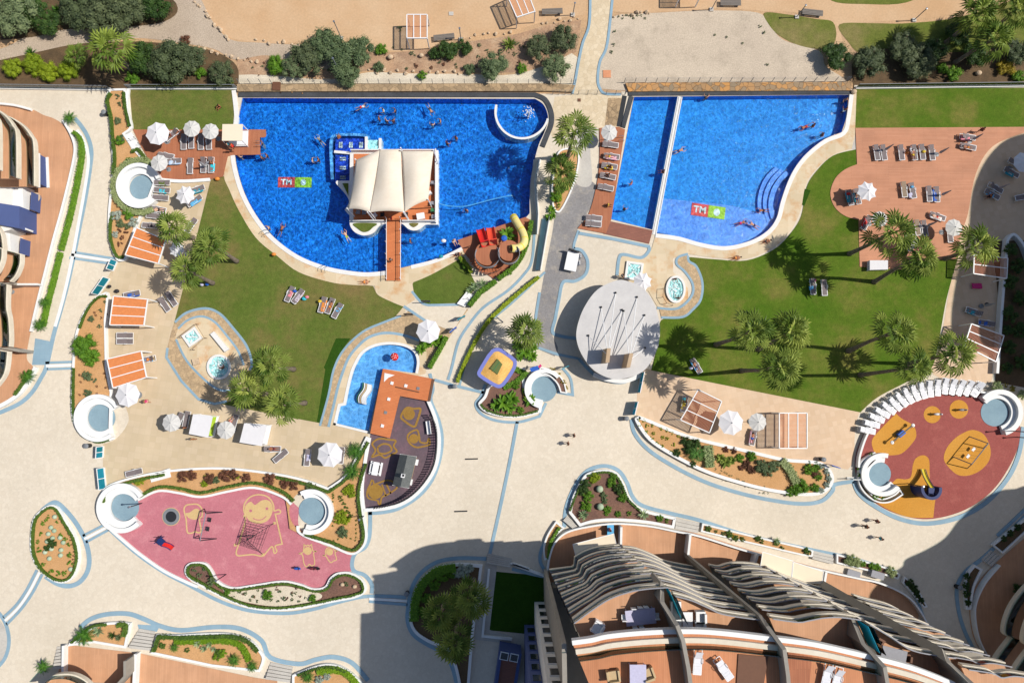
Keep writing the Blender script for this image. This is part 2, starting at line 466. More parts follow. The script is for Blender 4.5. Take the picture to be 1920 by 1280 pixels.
def mosaic(name, a, b, s=1.4):
 t = NT(name); v = t.coord()
 vo = t.n('ShaderNodeTexVoronoi'); vo.inputs['Scale'].default_value = s*3; t.l(v, vo.inputs['Vector'])
 sp = t.n('ShaderNodeSeparateColor'); t.l(vo.outputs['Color'], sp.inputs[0])
 return t.fin(t.ramp(sp.outputs[0], [(0, lin(a)), (1, lin(b))]), .4)
m['pool1'] = mosaic('deep_blue_mosaic', (16, 102, 198), (38, 134, 222))
m['pool2'] = mosaic('bright_blue_mosaic', (22, 126, 212), (46, 150, 228))
m['pool3'] = mosaic('light_blue_mosaic', (98, 164, 228), (122, 180, 236))
m['pool4'] = mosaic('shelf_blue_mosaic', (92, 146, 234), (112, 160, 240))
m['poolband'] = mosaic('dark_blue_band_mosaic', (40, 70, 190), (50, 84, 200))
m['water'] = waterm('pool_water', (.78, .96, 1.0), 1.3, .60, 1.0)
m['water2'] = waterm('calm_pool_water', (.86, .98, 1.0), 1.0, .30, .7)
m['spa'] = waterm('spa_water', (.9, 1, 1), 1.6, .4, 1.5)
m['spafloor'] = plain('pale_turquoise_shell', (206, 242, 242), .4, .1, 1.0)
m['floorblue'] = mottled('blue_grey_render', (140, 166, 178), (128, 154, 168), .5, 6, grain=.08)
m['stone'] = mottled('dark_pool_stone', (78, 80, 84), (64, 66, 70), .6, 4, grain=.2)
m['rock'] = cobble('rubble_stone', (206, 150, 88), (150, 132, 108), 1.6, grout=.45)
m['rockg'] = cobble('grey_rubble_stone', (188, 160, 124), (150, 128, 100), 1.7, grout=.6)
m['boulder'] = mottled('pale_boulder', (214, 190, 160), (190, 164, 134), .9, 5, obj=True)
m['wood'] = boards('weathered_planks', (136, 128, 120), (124, 116, 108), .12, 0, obj=True)
m['slat'] = plain('orange_slat_timber', (222, 138, 82), .6, .12, 4)
m['slat2'] = plain('brown_slat_timber', (172, 100, 64), .6, .15, 4)
m['slat3'] = plain('pale_slat_timber', (214, 146, 106), .6, .12, 4)
m['wmetal'] = plain('white_metal', (240, 240, 240), .4, .03, 2)
m['grey'] = plain('grey_metal', (130, 134, 138), .45, .08, 2)
m['dark'] = plain('dark_metal', (44, 46, 50), .5, .1, 2)
m['chrome'] = plain('brushed_steel', (190, 194, 198), .25, .05, 2); m['chrome'].node_tree.nodes['Principled BSDF'].inputs['Metallic'].default_value = .8
m['sling'] = plain('taupe_sling_fabric', (128, 118, 118), .85, .08, 6)
m['slingb'] = plain('brown_sling_fabric', (150, 132, 112), .85, .08, 6)
m['slingw'] = plain('white_plastic_sling', (226, 226, 230), .6, .04, 6)
m['canvas'] = plain('off_white_canvas', (226, 224, 226), .9, .04, 2)
m['canvas2'] = plain('grey_white_canvas', (208, 206, 202), .9, .05, 2)
m['sail'] = mottled('cream_sailcloth', (236, 226, 210), (228, 214, 194), .12, 3, grain=.04, c=(214, 190, 160), c_amt=.25)
m['cream'] = plain('cream_canvas', (238, 222, 196), .9, .03, 1)
m['teal'] = leafm('turquoise_panel', (40, 178, 204), (40, 178, 204), .55)
m['rail'] = glassm('green_tinted_glass', (.38, .72, .68), .06)
m['railb'] = glassm('blue_glass', (.5, .78, .86), .06)
m['clear'] = glassm('clear_glass', (.82, .93, .92), .05)
m['window'] = plain('dark_window_glass', (38, 46, 54), .08, .1, .5, spec=.6)
m['bwhite'] = plain('building_white', (228, 226, 222), .8, .05, .6, obj=False)
m['bgrey'] = mottled('building_grey_render', (158, 152, 142), (148, 142, 132), .3, 3, grain=.06)
m['bbeige'] = mottled('building_beige_render', (228, 218, 200), (216, 204, 184), .4, 3, grain=.06)
m['bblue'] = plain('building_blue', (76, 92, 142), .7, .06, .6, obj=False)
m['pblue'] = plain('periwinkle_paint', (120, 128, 200), .6, .06, 1)
m['slateroof'] = tiles('grey_shingles', (96, 100, 100), (110, 113, 112), .14, .8, ratio=1.5)
m['discroof'] = mottled('pale_concrete_roof', (212, 209, 206), (198, 195, 193), .35, 4, grain=.05)
m['fin'] = mottled('beige_fin_render', (196, 170, 140), (186, 160, 130), .5, 4, grain=.06)
m['straw'] = mottled('straw_thatch', (236, 190, 116), (222, 170, 92), .7, 7, grain=.25, bump=.4)
m['trunk'] = mottled('palm_bark', (140, 126, 112), (104, 92, 80), 1.2, 8, grain=.35, obj=True)
m['bark'] = mottled('tree_bark', (110, 92, 74), (84, 70, 58), 1.2, 8, grain=.35, obj=True)
for nm, rgb in dict(coral=(240, 84, 80), red_paint=(214, 40, 34), orange_red=(228, 78, 52), yellow=(232, 208, 60), cream_yellow=(232, 214, 140), navy=(36, 52, 104), blue=(40, 96, 190), skyblue=(96, 178, 224), teal_cloth=(40, 150, 168), turquoise=(60, 196, 214), pinkc=(232, 140, 150), magenta=(206, 40, 120), green=(60, 130, 84), lime=(176, 208, 60), darkc=(44, 42, 48), tan=(196, 170, 130), greyc=(150, 150, 156), whitec=(238, 238, 238), orangec=(226, 140, 60), yellowc=(226, 194, 60), purplec=(128, 84, 120), maroon=(120, 52, 62), hair=(52, 36, 28), hairb=(150, 112, 70), olive=(98, 112, 60), brown=(112, 76, 56), lilac=(196, 192, 216)).items():
 m[nm] = plain(nm, rgb, .6, .1, 5)
m['skin'] = plain('medium_skin', (206, 150, 116), .6, .06, 6)  # mid skin tone between the tanned and the pale one
m['skin2'] = plain('tanned_skin', (166, 106, 74), .6, .06, 6)
m['skin3'] = plain('pale_skin', (224, 176, 146), .6, .06, 6)
def stripes(name, a, b, w_):
 t = NT(name); v = t.coord(True); sx = t.n('ShaderNodeSeparateXYZ'); t.l(v, sx.inputs[0])
 f = t.math('FRACT', t.math('DIVIDE', sx.outputs[1], w_)); f = t.math('GREATER_THAN', f, .5)
 return t.fin(t.mix(f, lin(a), lin(b)), .9)
m['stripeb'] = stripes('blue_striped_towelling', (236, 240, 246), (120, 170, 220), .14)
m['stripep'] = stripes('purple_striped_towelling', (238, 234, 238), (110, 60, 100), .16)
m['stripek'] = stripes('pink_striped_towelling', (244, 220, 228), (220, 120, 150), .14)
LEAF = {
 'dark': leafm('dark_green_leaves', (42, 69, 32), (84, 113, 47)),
 'olive': leafm('olive_grey_leaves', (81, 101, 67), (132, 147, 103)),
 'pine': leafm('blue_green_needles', (66, 80, 54), (112, 124, 84)),
 'bright': leafm('bright_green_leaves', (71, 118, 27), (127, 170, 48)),
 'yellow': leafm('yellow_green_leaves', (119, 140, 21), (166, 184, 43)),
 'lime': leafm('lime_hedge_leaves', (98, 136, 20), (140, 176, 37)),
 'hedge': leafm('hedge_leaves', (67, 98, 35), (108, 137, 54)),
 'sage': leafm('sage_hedge_leaves', (125, 142, 91), (179, 191, 135)),
 'silver': leafm('silver_leaves', (149, 162, 149), (206, 215, 201)),
 'brown': leafm('russet_brown_leaves', (86, 59, 47), (147, 98, 74)),
 'palm': leafm('palm_fronds', (78, 110, 34), (174, 188, 92), .35),
 'palmy': leafm('yellow_palm_fronds', (74, 104, 26), (156, 174, 74)),
 'cycad': leafm('cycad_fronds', (48, 97, 28), (97, 145, 48)),
 'agave': leafm('grey_agave_blades', (128, 154, 118), (189, 208, 157)),
 'gold': leafm('golden_leaves', (151, 131, 33), (188, 168, 53)),
 'cactus': leafm('cactus_skin', (152, 171, 147), (189, 203, 176), 0),
}
# ---------------------------------------------------------------- ground, paving, lawns, pools
from mathutils.geometry import delaunay_2d_cdt
def inside(pt, poly):
 c = False; x, y = pt; j = len(poly)-1
 for i in range(len(poly)):
  xi, yi = poly[i].x, poly[i].y; xj, yj = poly[j].x, poly[j].y
  if (yi > y) != (yj > y) and x < (xj-xi)*(y-yi)/(yj-yi)+xi: c = not c
  j = i
 return c
def region(loops, z):
 """triangles inside the first loop and outside all others"""
 vs = []; es = []
 for l in loops:
  b = len(vs); vs += [Vector((p.x, p.y)) for p in l]; es += [(b+i, b+(i+1) % len(l)) for i in range(len(l))]
 ov, oe, of, *_ = delaunay_2d_cdt(vs, es, [], 0, 1e-5)
 fs = []
 for f in of:
  cx = sum(ov[i].x for i in f)/len(f); cy = sum(ov[i].y for i in f)/len(f)
  if inside((cx, cy), loops[0]) and not any(inside((cx, cy), h) for h in loops[1:]):
   a, b, c = (ov[i] for i in f[:3])
   fs.append(tuple(f) if (b-a).cross(c-a) > 0 else tuple(reversed(f)))
 return [Vector((v.x, v.y, z)) for v in ov], fs
def sheet(name, s, z, mat, holes=(), drop=.0, kind='structure', n=5, label=None, cat=None):
 loops = [ccw(W(s, z, True, n))]+[ccw(W(h, z, True, n)) for h in holes]
 mb = MB().add(*region(loops, z))
 if drop:
  l = loops[0]; nl = len(l); vs = l+[Vector((p.x, p.y, z-drop)) for p in l]
  for i in range(nl):
   j = (i+1) % nl; mb.add([vs[nl+i], vs[nl+j], vs[j], vs[i]], [(0, 1, 2, 3)])
 return mb.build(name, m[mat], kind=kind, label=label, cat=cat)
POOL1 = "455,184! 1003,186! 1018,196 1026,212 1027,228 1020,250 1010,272 1000,310 994,345 993,400! 985,409! 858,456! 866,463! 838,477 810,488 770,498 725,508 690,511 655,508 610,499 560,479 515,446 485,410 462,370 448,330 441,292 443,250 448,220"
POOL2 = "1189,182! 1592,178! 1586,222 1578,248! 1545,262 1512,288 1490,315 1475,345 1463,380 1455,410 1437,434 1405,452 1360,462 1315,456 1272,444 1229,438! 1224,431! 1145,411!"
POOL3 = "625,796! 634,757! 644,755! 648,735 655,705 662,685 677,660 700,646 730,641 760,645 780,657 787,677 784,700! 718,691! 690,812!"
HOLES = [POOL1, POOL2, POOL3]
def earth():
 # one sheet to the horizon, open where the pools are dug
 a = [Vector((-900, -900, 0)), Vector((900, -900, 0)), Vector((900, 900, 0)), Vector((-900, 900, 0))]
 MB().add(*region([a]+[ccw(W(h, 0)) for h in HOLES], 0)).build('ground', m['sand'], kind='structure')
earth()
# natural ground along the top
sheet('dirt_path', "362,-60! 365,2 388,28 415,58 440,74 520,82 600,74 640,80 700,92 760,96 830,84 880,70 960,58 1040,36 1098,28! 1104,-60!", .012, 'dirt')
sheet('dirt_path', "1150,-60! 1147,22! 1200,24 1290,20 1350,16 1440,22 1490,24 1556,40! 1568,60 1570,82 1606,108! 1580,78 1578,46! 1660,40 1740,34 1800,22 1836,-4 1850,-60!", .012, 'dirt')
sheet('gravel_path', "-80,98 0,92 60,64 130,50 260,46 330,-10 350,-40 372,-10 400,42 432,74 480,80 560,84 640,84 640,130 560,120 500,104 440,112 400,92 330,80 250,72 170,88 110,106 0,124 -80,130", .02, 'gravel')
sheet('gravel_strip', "-60,150! 60,140 300,150 470,140 620,150 690,136 760,138 860,139 960,140 1030,120 1072,100! 1086,110! 1078,168! -60,168!", .016, 'wgravel')
sheet('gravel_ground', "1148,34 1200,26 1240,24 1330,20 1420,24 1442,46 1470,76 1536,96 1548,124 1580,146 1600,170! 1166,170! 1122,166! 1126,118 1138,90", .024, 'gravel2')
sheet('scrubby_earth', "440,98! 520,96 600,88 660,96 740,98 800,92 880,78 960,66 1040,44 1090,38! 1080,98! 1030,118 960,136 860,136 760,136 690,133 620,146 520,142 450,146!", .014, 'earth')
sheet('grass', "1434,24 1480,28 1530,36 1562,42 1567,74 1548,92 1500,86 1460,66 1440,44", .03, 'lawn3')
sheet('grass', "1574,46 1640,44 1700,44 1800,32 1930,-10! 1990,60! 1930,90 1800,100 1700,94 1620,102 1590,78", .03, 'lawn3')
sheet('grass', "1540,-30! 1770,-30! 1700,5 1620,8 1560,2", .03, 'lawn3')
sheet('garden_soil', "1606,100 1700,92 1800,98 1990,70! 1990,166! 1600,166!", .036, 'dsoil')
sheet('garden_soil', "-60,-60! 250,-60! 330,6 310,40 220,52 120,56 60,70 -60,80!", .028, 'dsoil')
sheet('garden_soil', "-60,126! 60,100 150,82 250,78 330,84 400,96 444,124 446,168! -60,168!", .03, 'dsoil')
# the plaza
PLAZA = "-140,166! 440,166! 446,182! 1030,176! 1072,176! 1078,150 1083,116 1092,80 1104,46 1107,-60! 1150,-60! 1145,40 1138,90 1125,116 1121,150 1130,172 1165,178! 1165,172! 1600,176! 1602,160! 2300,160! 2500,1500! -300,1500!"
sheet('plaza_paving', PLAZA, .05, 'plaza', HOLES)
sheet('stone_path', "1107,-60! 1104,46 1092,80 1083,116 1078,150 1072,178! 1040,182! 1030,240! 1040,260 1080,246 1165,240! 1170,182! 1135,178! 1123,158 1125,116 1138,90 1145,40 1150,-60!", .056, 'path')
sheet('stone_path', "1140,184! 1166,184! 1158,236! 1134,236!", .064, 'rockg')
# terraces
sheet('tiled_terrace', "283,334 395,338! 440,420 600,540 760,580 700,690! 692,800! 690,818! 668,862 650,890 617,915! 520,888 420,877 320,882 262,896 198,917! 193,916! 193,832! 215,824 236,800 240,775 215,720 205,690 203,600 210,556! 181,555! 218,492! 240,485! 258,428 275,385", .06, 'tile', [POOL3])
sheet('tiled_terrace', "1198,690! 1222,692! 1400,728! 1612,772! 1604,800 1600,860 1590,880! 1560,874! 1540,868 1470,858 1400,842 1290,815 1205,782 1192,780!", .06, 'tile2')
sheet('tiled_terrace', "1800,440 1830,325 1862,274 1925,246! 2100,246! 2100,470! 1880,448! 1872,560 1862,700 1840,716 1750,702 1764,640 1790,480", .06, 'tile2')
sheet('sandstone_surround', "1590,254 1603,254! 1607,282! 1590,278!", .075, 'concrete')
# grey service path
sheet('grey_path', "1078,340 1115,344 1110,380 1100,402 1083,430 1077,452 1074,466! 1090,470 1101,490 1097,514 1076,526 1056,528 1048,560 1042,596 1033,620 1046,652 1040,668! 1004,652! 1007,596 1014,550 1022,505 1035,440 1042,402 1062,378", .062, 'asphalt')
sheet('concrete_path', "1083,240 1120,240! 1120,264 1107,276 1109,345 1079,342 1082,290", .066, 'concrete')
sheet('paved_path', "1000,300! 996,350 994,405 999,440 988,490 955,530 910,565 876,600 856,640 846,690 843,716! 856,724! 872,668 902,610 960,560 1012,505 1018,430 1020,330 1030,290!", .07, 'plaza')
# lawns
sheet('lawn', "243,169! 443,169! 436,244! 249,244! 246,205", .09, 'lawn1')
sheet('lawn', "395,337! 422,330! 438,366 458,405 490,450 530,484 575,510 630,528 700,536! 708,552 726,562 757,574! 735,598 700,612 672,640 648,662 628,715 622,770 618,797! 596,792! 480,770 370,748! 312,670! 328,600! 372,430!", .09, 'lawn1')
sheet('lawn', "774,528! 868,478! 886,520 892,540 862,568! 803,570! 790,566 772,545", .09, 'lawn1')
sheet('lawn', "1288,482 1340,486 1400,488 1450,468 1480,440 1502,405 1512,352 1530,322 1562,292 1606,280! 1610,318! 1590,330! 1575,366! 1592,400! 1616,408! 1616,496! 1694,496! 1696,484! 1797,480! 1775,560 1760,640 1745,692 1700,716 1645,745 1613,773! 1600,770 1400,730 1221,694! 1232,650 1240,600 1285,592 1312,568 1316,530 1306,502 1290,490", .09, 'lawn2')
sheet('lawn', "1604,166! 2200,164! 2200,240! 1604,242! 1596,262! 1592,262!", .09, 'lawn2')
sheet('artificial_turf', "630,634! 657,634! 640,660 626,695 616,740 604,794! 594,791! 610,692! 607,689!", .1, 'turf')
sheet('artificial_turf', "1495,350! 1520,357! 1508,386! 1491,378!", .1, 'turf')
sheet('lawn', "920,1070! 1030,1080! 1012,1190! 910,1180!", .09, 'turf')
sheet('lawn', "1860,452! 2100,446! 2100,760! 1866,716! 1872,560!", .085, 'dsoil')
# pool surrounds
sheet('sandstone_surround', "438,292! 426,292! 420,330 430,356 448,395 480,446 520,480 560,510 620,529 660,534 702,535! 708,552 735,566 757,575! 778,562! 773,530! 810,514 866,483! 872,478! 858,448! 760,480! 600,480! 470,330!", .105, 'sandstone', [POOL1])
sheet('sandstone_surround', "1232,430! 1600,172! 1606,174! 1603,255! 1597,279! 1562,291 1528,320 1510,350 1500,398 1477,440 1446,466 1400,485 1340,483 1290,476! 1262,484! 1262,510! 1290,540! 1290,560! 1262,584! 1236,580! 1215,545! 1160,526! 1160,490! 1168,478! 1200,484! 1222,466!", .105, 'sandstone', [POOL2])
sheet('cobble_ring', "706,548! 775,530! 771,545 790,566 803,571! 862,570! 878,580! 856,612! 838,640! 800,690! 790,660! 700,640! 640,720! 614,800! 600,798! 616,740 626,692 645,655 680,622 720,604 752,592 770,580!", .094, 'ring', [POOL3])
sheet('paving', "702,535! 775,528! 771,545 790,566 803,571! 866,571! 876,578! 856,610! 846,620! 800,602! 757,575! 735,566 708,552", .1, 'plaza', )
sheet('sandstone_surround', "614,798! 624,756 632,724 642,694 652,672 668,652 690,635 722,626 756,630 784,640 800,660! 798,700! 784,704! 690,700! 680,780!", .11, 'sandstone', [POOL3])
sheet('cobble_ring', "328,604 350,586 385,578 412,588 437,615 462,648 472,680 466,720 440,748 402,756 370,748 340,714 312,672 314,650", .1, 'ring')
sheet('sandstone_surround', "336,612 352,598 378,592 402,602 425,628 446,656 458,685 455,715 432,732 410,728 385,712 350,676 330,640", .108, 'sandstone')
sheet('cobble_ring', "1289,478! 1292,492 1306,502 1317,530 1313,562 1298,580 1280,594 1240,595! 1236,578! 1268,578 1288,566 1300,545 1298,528 1284,508 1270,496 1272,483", .11, 'ring')
# decks
def deck(s, z, mat, label, cat='deck', drop=.1): return sheet('timber_deck', s, z, mat, (), drop)
deck("249,243! 498,243! 498,256 487,258! 488,290! 437,291! 427,293! 418,331! 395,336! 340,339 283,334! 286,312 278,298! 262,270!", .172, 'deck', '')
deck("1604,240! 2100,237! 2100,247! 1925,247! 1862,274 1830,325 1815,400 1802,440 1793,486! 1690,489! 1690,505! 1612,500! 1610,412! 1585,405 1565,388 1557,362 1566,335 1584,318 1607,308!", .15, 'deck2', '')
deck("1124,240! 1160,238! 1172,243! 1146,412! 1136,438! 1083,428! 1104,400 1118,350 1124,300", .172, 'deck', '')
deck("1136,413! 1224,432! 1217,457! 1131,438!", .13, 'deck4', '')
deck("858,450! 985,407! 994,412! 992,440 976,490 925,522! 900,505 884,490 872,476!", .172, 'deck', '')
# playgrounds
sheet('rubber_surface', "262,935 300,918 340,922 380,928 430,918 480,911 530,927 561,952! 562,990 600,1018 640,1032 664,1041! 657,1073! 635,1072 620,1082 610,1098 588,1101 562,1092 530,1087 480,1094 438,1099 412,1087 400,1067 388,1054 362,1053 350,1062 352,1080 362,1094! 300,1062 250,1027 203,985! 230,960!", .1, 'pink')
sheet('rubber_surface', "695,812! 731,821! 750,744! 804,752! 817,788 822,830 811,880 780,922 740,945 682,952! 680,900 690,850", .1, 'purple')
sheet('rubber_surface', "1604,885 1605,850 1622,808 1650,775 1700,742 1760,730 1830,736 1868,752 1908,788 1912,824 1895,870 1860,920 1810,955 1750,972 1700,968 1650,948 1615,915", .1, 'red')
for s in ("1635,825 1655,800 1680,775! 1692,785 1712,797 1718,812 1714,826 1690,850 1660,854 1645,862! 1640,850", "1672,905 1682,897 1698,898 1708,893 1712,870 1718,858 1732,853 1742,862 1743,890 1745,910 1754,925 1752,950 1750,970! 1700,968 1650,946 1622,920! 1650,915",
          "1770,862 1775,840 1790,822 1805,812 1820,806 1835,808 1848,818 1857,840 1855,862 1840,880 1820,890 1800,891 1785,882"):
 sheet('rubber_patch', s, .112, 'orange')
sheet('rubber_patch', circ_px(1748, 777, 16), .112, 'orange')
sheet('rubber_patch', circ_px(1798, 767, 17.5), .112, 'orange')
# building terraces
sheet('building_terrace', "-60,193! 0,194 30,198 62,206 82,216 100,222 118,234 130,254 138,276 136,300 124,350 112,400 98,450 84,510 72,560 58,620 50,670 62,690 45,720 20,748 0,760! -60,790!", .1, 'terra')
sheet('building_terrace', "126,1208! 245,1222! 256,1226! 256,1300! 100,1300! 108,1262!", .1, 'terra')
sheet('building_terrace', "262,1224! 480,1270! 520,1276! 520,1320! 258,1320!", .1, 'terra')
sheet('building_terrace', "1029,1065 1027,1048 1036,1020 1060,998 1100,984 1150,978 1210,983 1262,992 1310,1000 1400,1028 1520,1060 1600,1078 1640,1088 1690,1112 1720,1146 1740,1190 1900,1280 1900,1330! 1040,1330!", .1, 'terra')
sheet('building_terrace', "1925,1005! 1870,1052 1838,1085 1820,1120 1818,1150 1824,1190 1840,1220 1870,1250 1990,1290! 2100,1100!", .1, 'terra')
sheet('concrete_path', "910,1055! 932,1058! 918,1180! 960,1192! 958,1206! 888,1198!", .11, 'concrete')
sheet('concrete_disc', "-10,1158 4,1168 13,1190 12,1215 0,1242 -30,1250 -30,1160", .08, 'concrete')
sheet('blue_paving', "66,634! 96,640! 86,684! 60,684!", .08, 'band')
sheet('blue_paving', "258,1170! 300,1172! 294,1184! 260,1178!", .08, 'band')
# kerb bands
def band(s, wpx, z=.118, mat='band', name='kerb_band', n=5):
 pts = W(s, z, False, n)
 bands.ribbon(pts, wpx/15, z-.05, z) if mat == 'band' else whites.ribbon(pts, wpx/15, z-.05, z)
bands, whites = MB(), MB()
B = [("140,222 152,236 164,256 171,282 169,312 160,370 150,420 138,480 127,530 114,580 101,625 92,665 86,690 78,706 60,735 35,757 -10,777", 7.5),
 ("134,472! 216,485!", 4.5), ("130,483! 212,495!", 4.5), ("85,680! 139,678!", 4.5), ("88,692! 139,690!", 4.5),
 ("155,1004! 200,981!", 4.5), ("161,1016! 207,991!", 4.5), ("69,1068 50,1105 30,1134 6,1157", 5), ("79,1076 60,1112 38,1143 12,1170", 5),
 ("-10,1140 6,1160 15,1185 16,1210 8,1235 -10,1256", 6),
 ("78,957 95,944 108,943 128,962 146,986 160,1014 167,1045 164,1070 150,1090 130,1098 108,1094 85,1080", 8),
 ("200,987 230,1015 265,1044 310,1074 355,1097 400,1121 440,1137 480,1146 540,1149 590,1141 640,1127 692,1117 762,1119!", 6), ("692,1127! 764,1133!", 5),
 ("694,958 694,985 692,1008 684,1026 666,1037 660,1055 664,1070 684,1078 697,1095 697,1112", 7),
 ("806,700 812,728 808,750 822,785 829,820 825,860 810,900 785,930 750,952 720,960 690,962", 6),
 ("815,712! 850,722! 908,736!", 5.5), ("1002,440 997,490 982,515 952,545 908,575 882,605 860,640 847,690 840,712", 5),
 ("1022,510 962,566 905,616 876,672 862,722", 4), ("910,720 902,742 892,757 902,775 930,788 972,791 1012,780! 1024,755!", 5),
 ("1012,548 1004,600 1000,650", 5), ("1076,466 1091,470 1102,490 1098,514 1078,527 1056,529 1048,562 1041,598 1036,622 1052,630 1080,634", 6),
 ("1010,652! 1045,664! 1085,672!", 5), ("1085,432 1077,456 1076,466", 5), ("1085,437! 1150,448! 1216,462! 1217,470 1202,483 1170,477 1161,484 1157,516", 6),
 ("1290,476 1272,482 1269,495 1284,509 1298,530 1299,550 1286,568 1266,579 1232,577", 4.5), ("1290,479 1292,490 1306,500 1317,530 1314,561 1300,579 1280,594 1240,595", 4.5),
 ("1107,-20 1105,45 1093,80 1085,116 1079,150 1073,176", 5), ("1150,-20 1144,42 1137,90 1125,116 1121,150 1126,168 1136,176 1164,177!", 5),
 ("1184,786 1190,812 1215,842 1260,872 1320,902 1380,922 1440,936 1500,944 1540,939 1561,920 1566,908 1601,902!", 7),
 ("1601,902 1612,926 1645,951 1690,973 1740,981 1800,969 1850,941 1890,896 1911,850 1919,800", 8),
 ("1058,988 1062,950 1080,908 1102,882 1133,873 1160,882 1176,905 1186,930 1206,948 1262,963 1312,975 1400,1003 1520,1030 1600,1047 1680,1072", 7),
 ("970,790 955,870 936,960 918,1040", 6), ("912,1047 860,1046 820,1053 790,1073 773,1100 766,1132 764,1162 774,1188 800,1207 832,1224 848,1250 858,1290", 7),
 ("150,1176 170,1160 200,1151 240,1150 270,1160 300,1173 340,1181 400,1175 450,1178 490,1200 507,1232 560,1244 592,1236 625,1231 660,1242 690,1275", 8),
 ("328,604 350,586 385,578 412,588 437,615 462,648 472,680 468,694", 4.5), ("314,652! 312,670! 340,714! 372,748! 402,757! 425,752!", 4.5),
 ("334,616 352,600 378,593 402,603 425,629 446,657 457,684", 4), ("330,636 350,676 384,712 410,730 432,732", 4),
 ("616,800 626,758 634,724 644,694 654,670 670,650 692,632 722,624 756,628 786,638", 5), ("600,798 616,740 626,692 645,655 680,622 720,604 752,592", 4),
 ("757,574! 802,604!", 5), ("772,546 790,567 803,572! 862,571!", 4.5), ("1870,1004! 1925,952!", 6), ("1925,965 1850,1040 1812,1070 1795,1100 1797,1140 1808,1180 1830,1225 1850,1262", 7),
 ("1700,1095 1722,1130 1745,1190", 4), ("1036,992 1016,1028 1013,1052 1024,1078 1000,1076 960,1066", 6), ("1205,696 1200,703 1170,716 1140,714 1112,700 1085,672", 6),
 ("1055,690 1070,710 1074,740! 1045,735!", 5)]
for s, wpx in B: band(s, wpx)
bands.build('kerb_band', m['band'], kind='structure')
for s, wpx in [("132,477! 214,490!", 5), ("86,686! 139,684!", 5), ("158,1010! 204,986!", 4.5), ("74,1072 55,1108 34,1139 9,1163", 4.5), ("692,1122! 763,1126!", 4.5), ("103,612 118,560 134,490 146,425 156,370 165,312 164,285 156,262 144,244", 6)]:
 band(s, wpx, .121, 'w')
whites.build('white_kerb_strip', m['white'], kind='structure')
# ---------------------------------------------------------------- pools
def pool(name, s, depth, floor, water, wz=-.06):
 pts = W(s, 0); mb = MB().basin(pts, -depth, .1)
 mb.build('pool_basin', m[floor], kind='structure')
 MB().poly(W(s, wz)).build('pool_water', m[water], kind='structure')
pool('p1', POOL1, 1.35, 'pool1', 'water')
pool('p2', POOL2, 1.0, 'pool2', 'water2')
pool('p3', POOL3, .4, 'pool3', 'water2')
def coping(s, wpx, side, z0=-.3, z1=.16, mat='coping'):
 cop.ribbon(W(s, 0, False), wpx/15, z0, z1, side=side)
cop = MB()
coping("443,170! 448,220 443,250 441,292 448,330 462,370 485,410 515,446 560,479 610,499 655,508 690,511 725,508", 8, -1)
coping("770,498 810,488 838,477 866,463", 7, -1)
coping("1229,438 1272,444 1315,456 1360,462 1405,452 1437,434 1455,410 1463,380 1475,345 1490,315 1512,288 1545,262 1578,248 1586,222 1592,178", 8, -1)
coping("784,700 787,677 780,657 760,645 730,641 700,646 677,660 662,685 655,705 648,735 644,755! 634,757! 625,796!", 5, 1)
coping("625,796! 690,812!", 4, 1)
cop.build('pool_coping', m['coping'], kind='structure')
# dark stone overflow edges along the top of the pools
st = MB()
st.ribbon(W("448,179! 1003,179! 1022,188 1033,210 1034,232 1026,254 1017,276", 0, False), 9/15, -.4, .2)
st.ribbon(W("1178,177! 1594,174!", 0, False), 8/15, -.4, .2)
st.ribbon(W("1184,182! 1168,240!", 0, False), 8/15, -.4, .2)
st.build('pool_edge', m['stone'], kind='structure')
MB().ribbon(W("1171,180! 1160,238!", 0, False), 9/15, .05, .075).build('overflow_channel', m['dark'], kind='structure')
# light shelf of the main right pool, and the dark mosaic margins under water
MB().poly(W("1231,436! 1241,372! 1300,378 1370,386 1440,404! 1455,410 1437,434 1405,452 1360,462 1315,456 1272,444", -.55)).build('pool_shelf', m['pool4'], kind='structure')
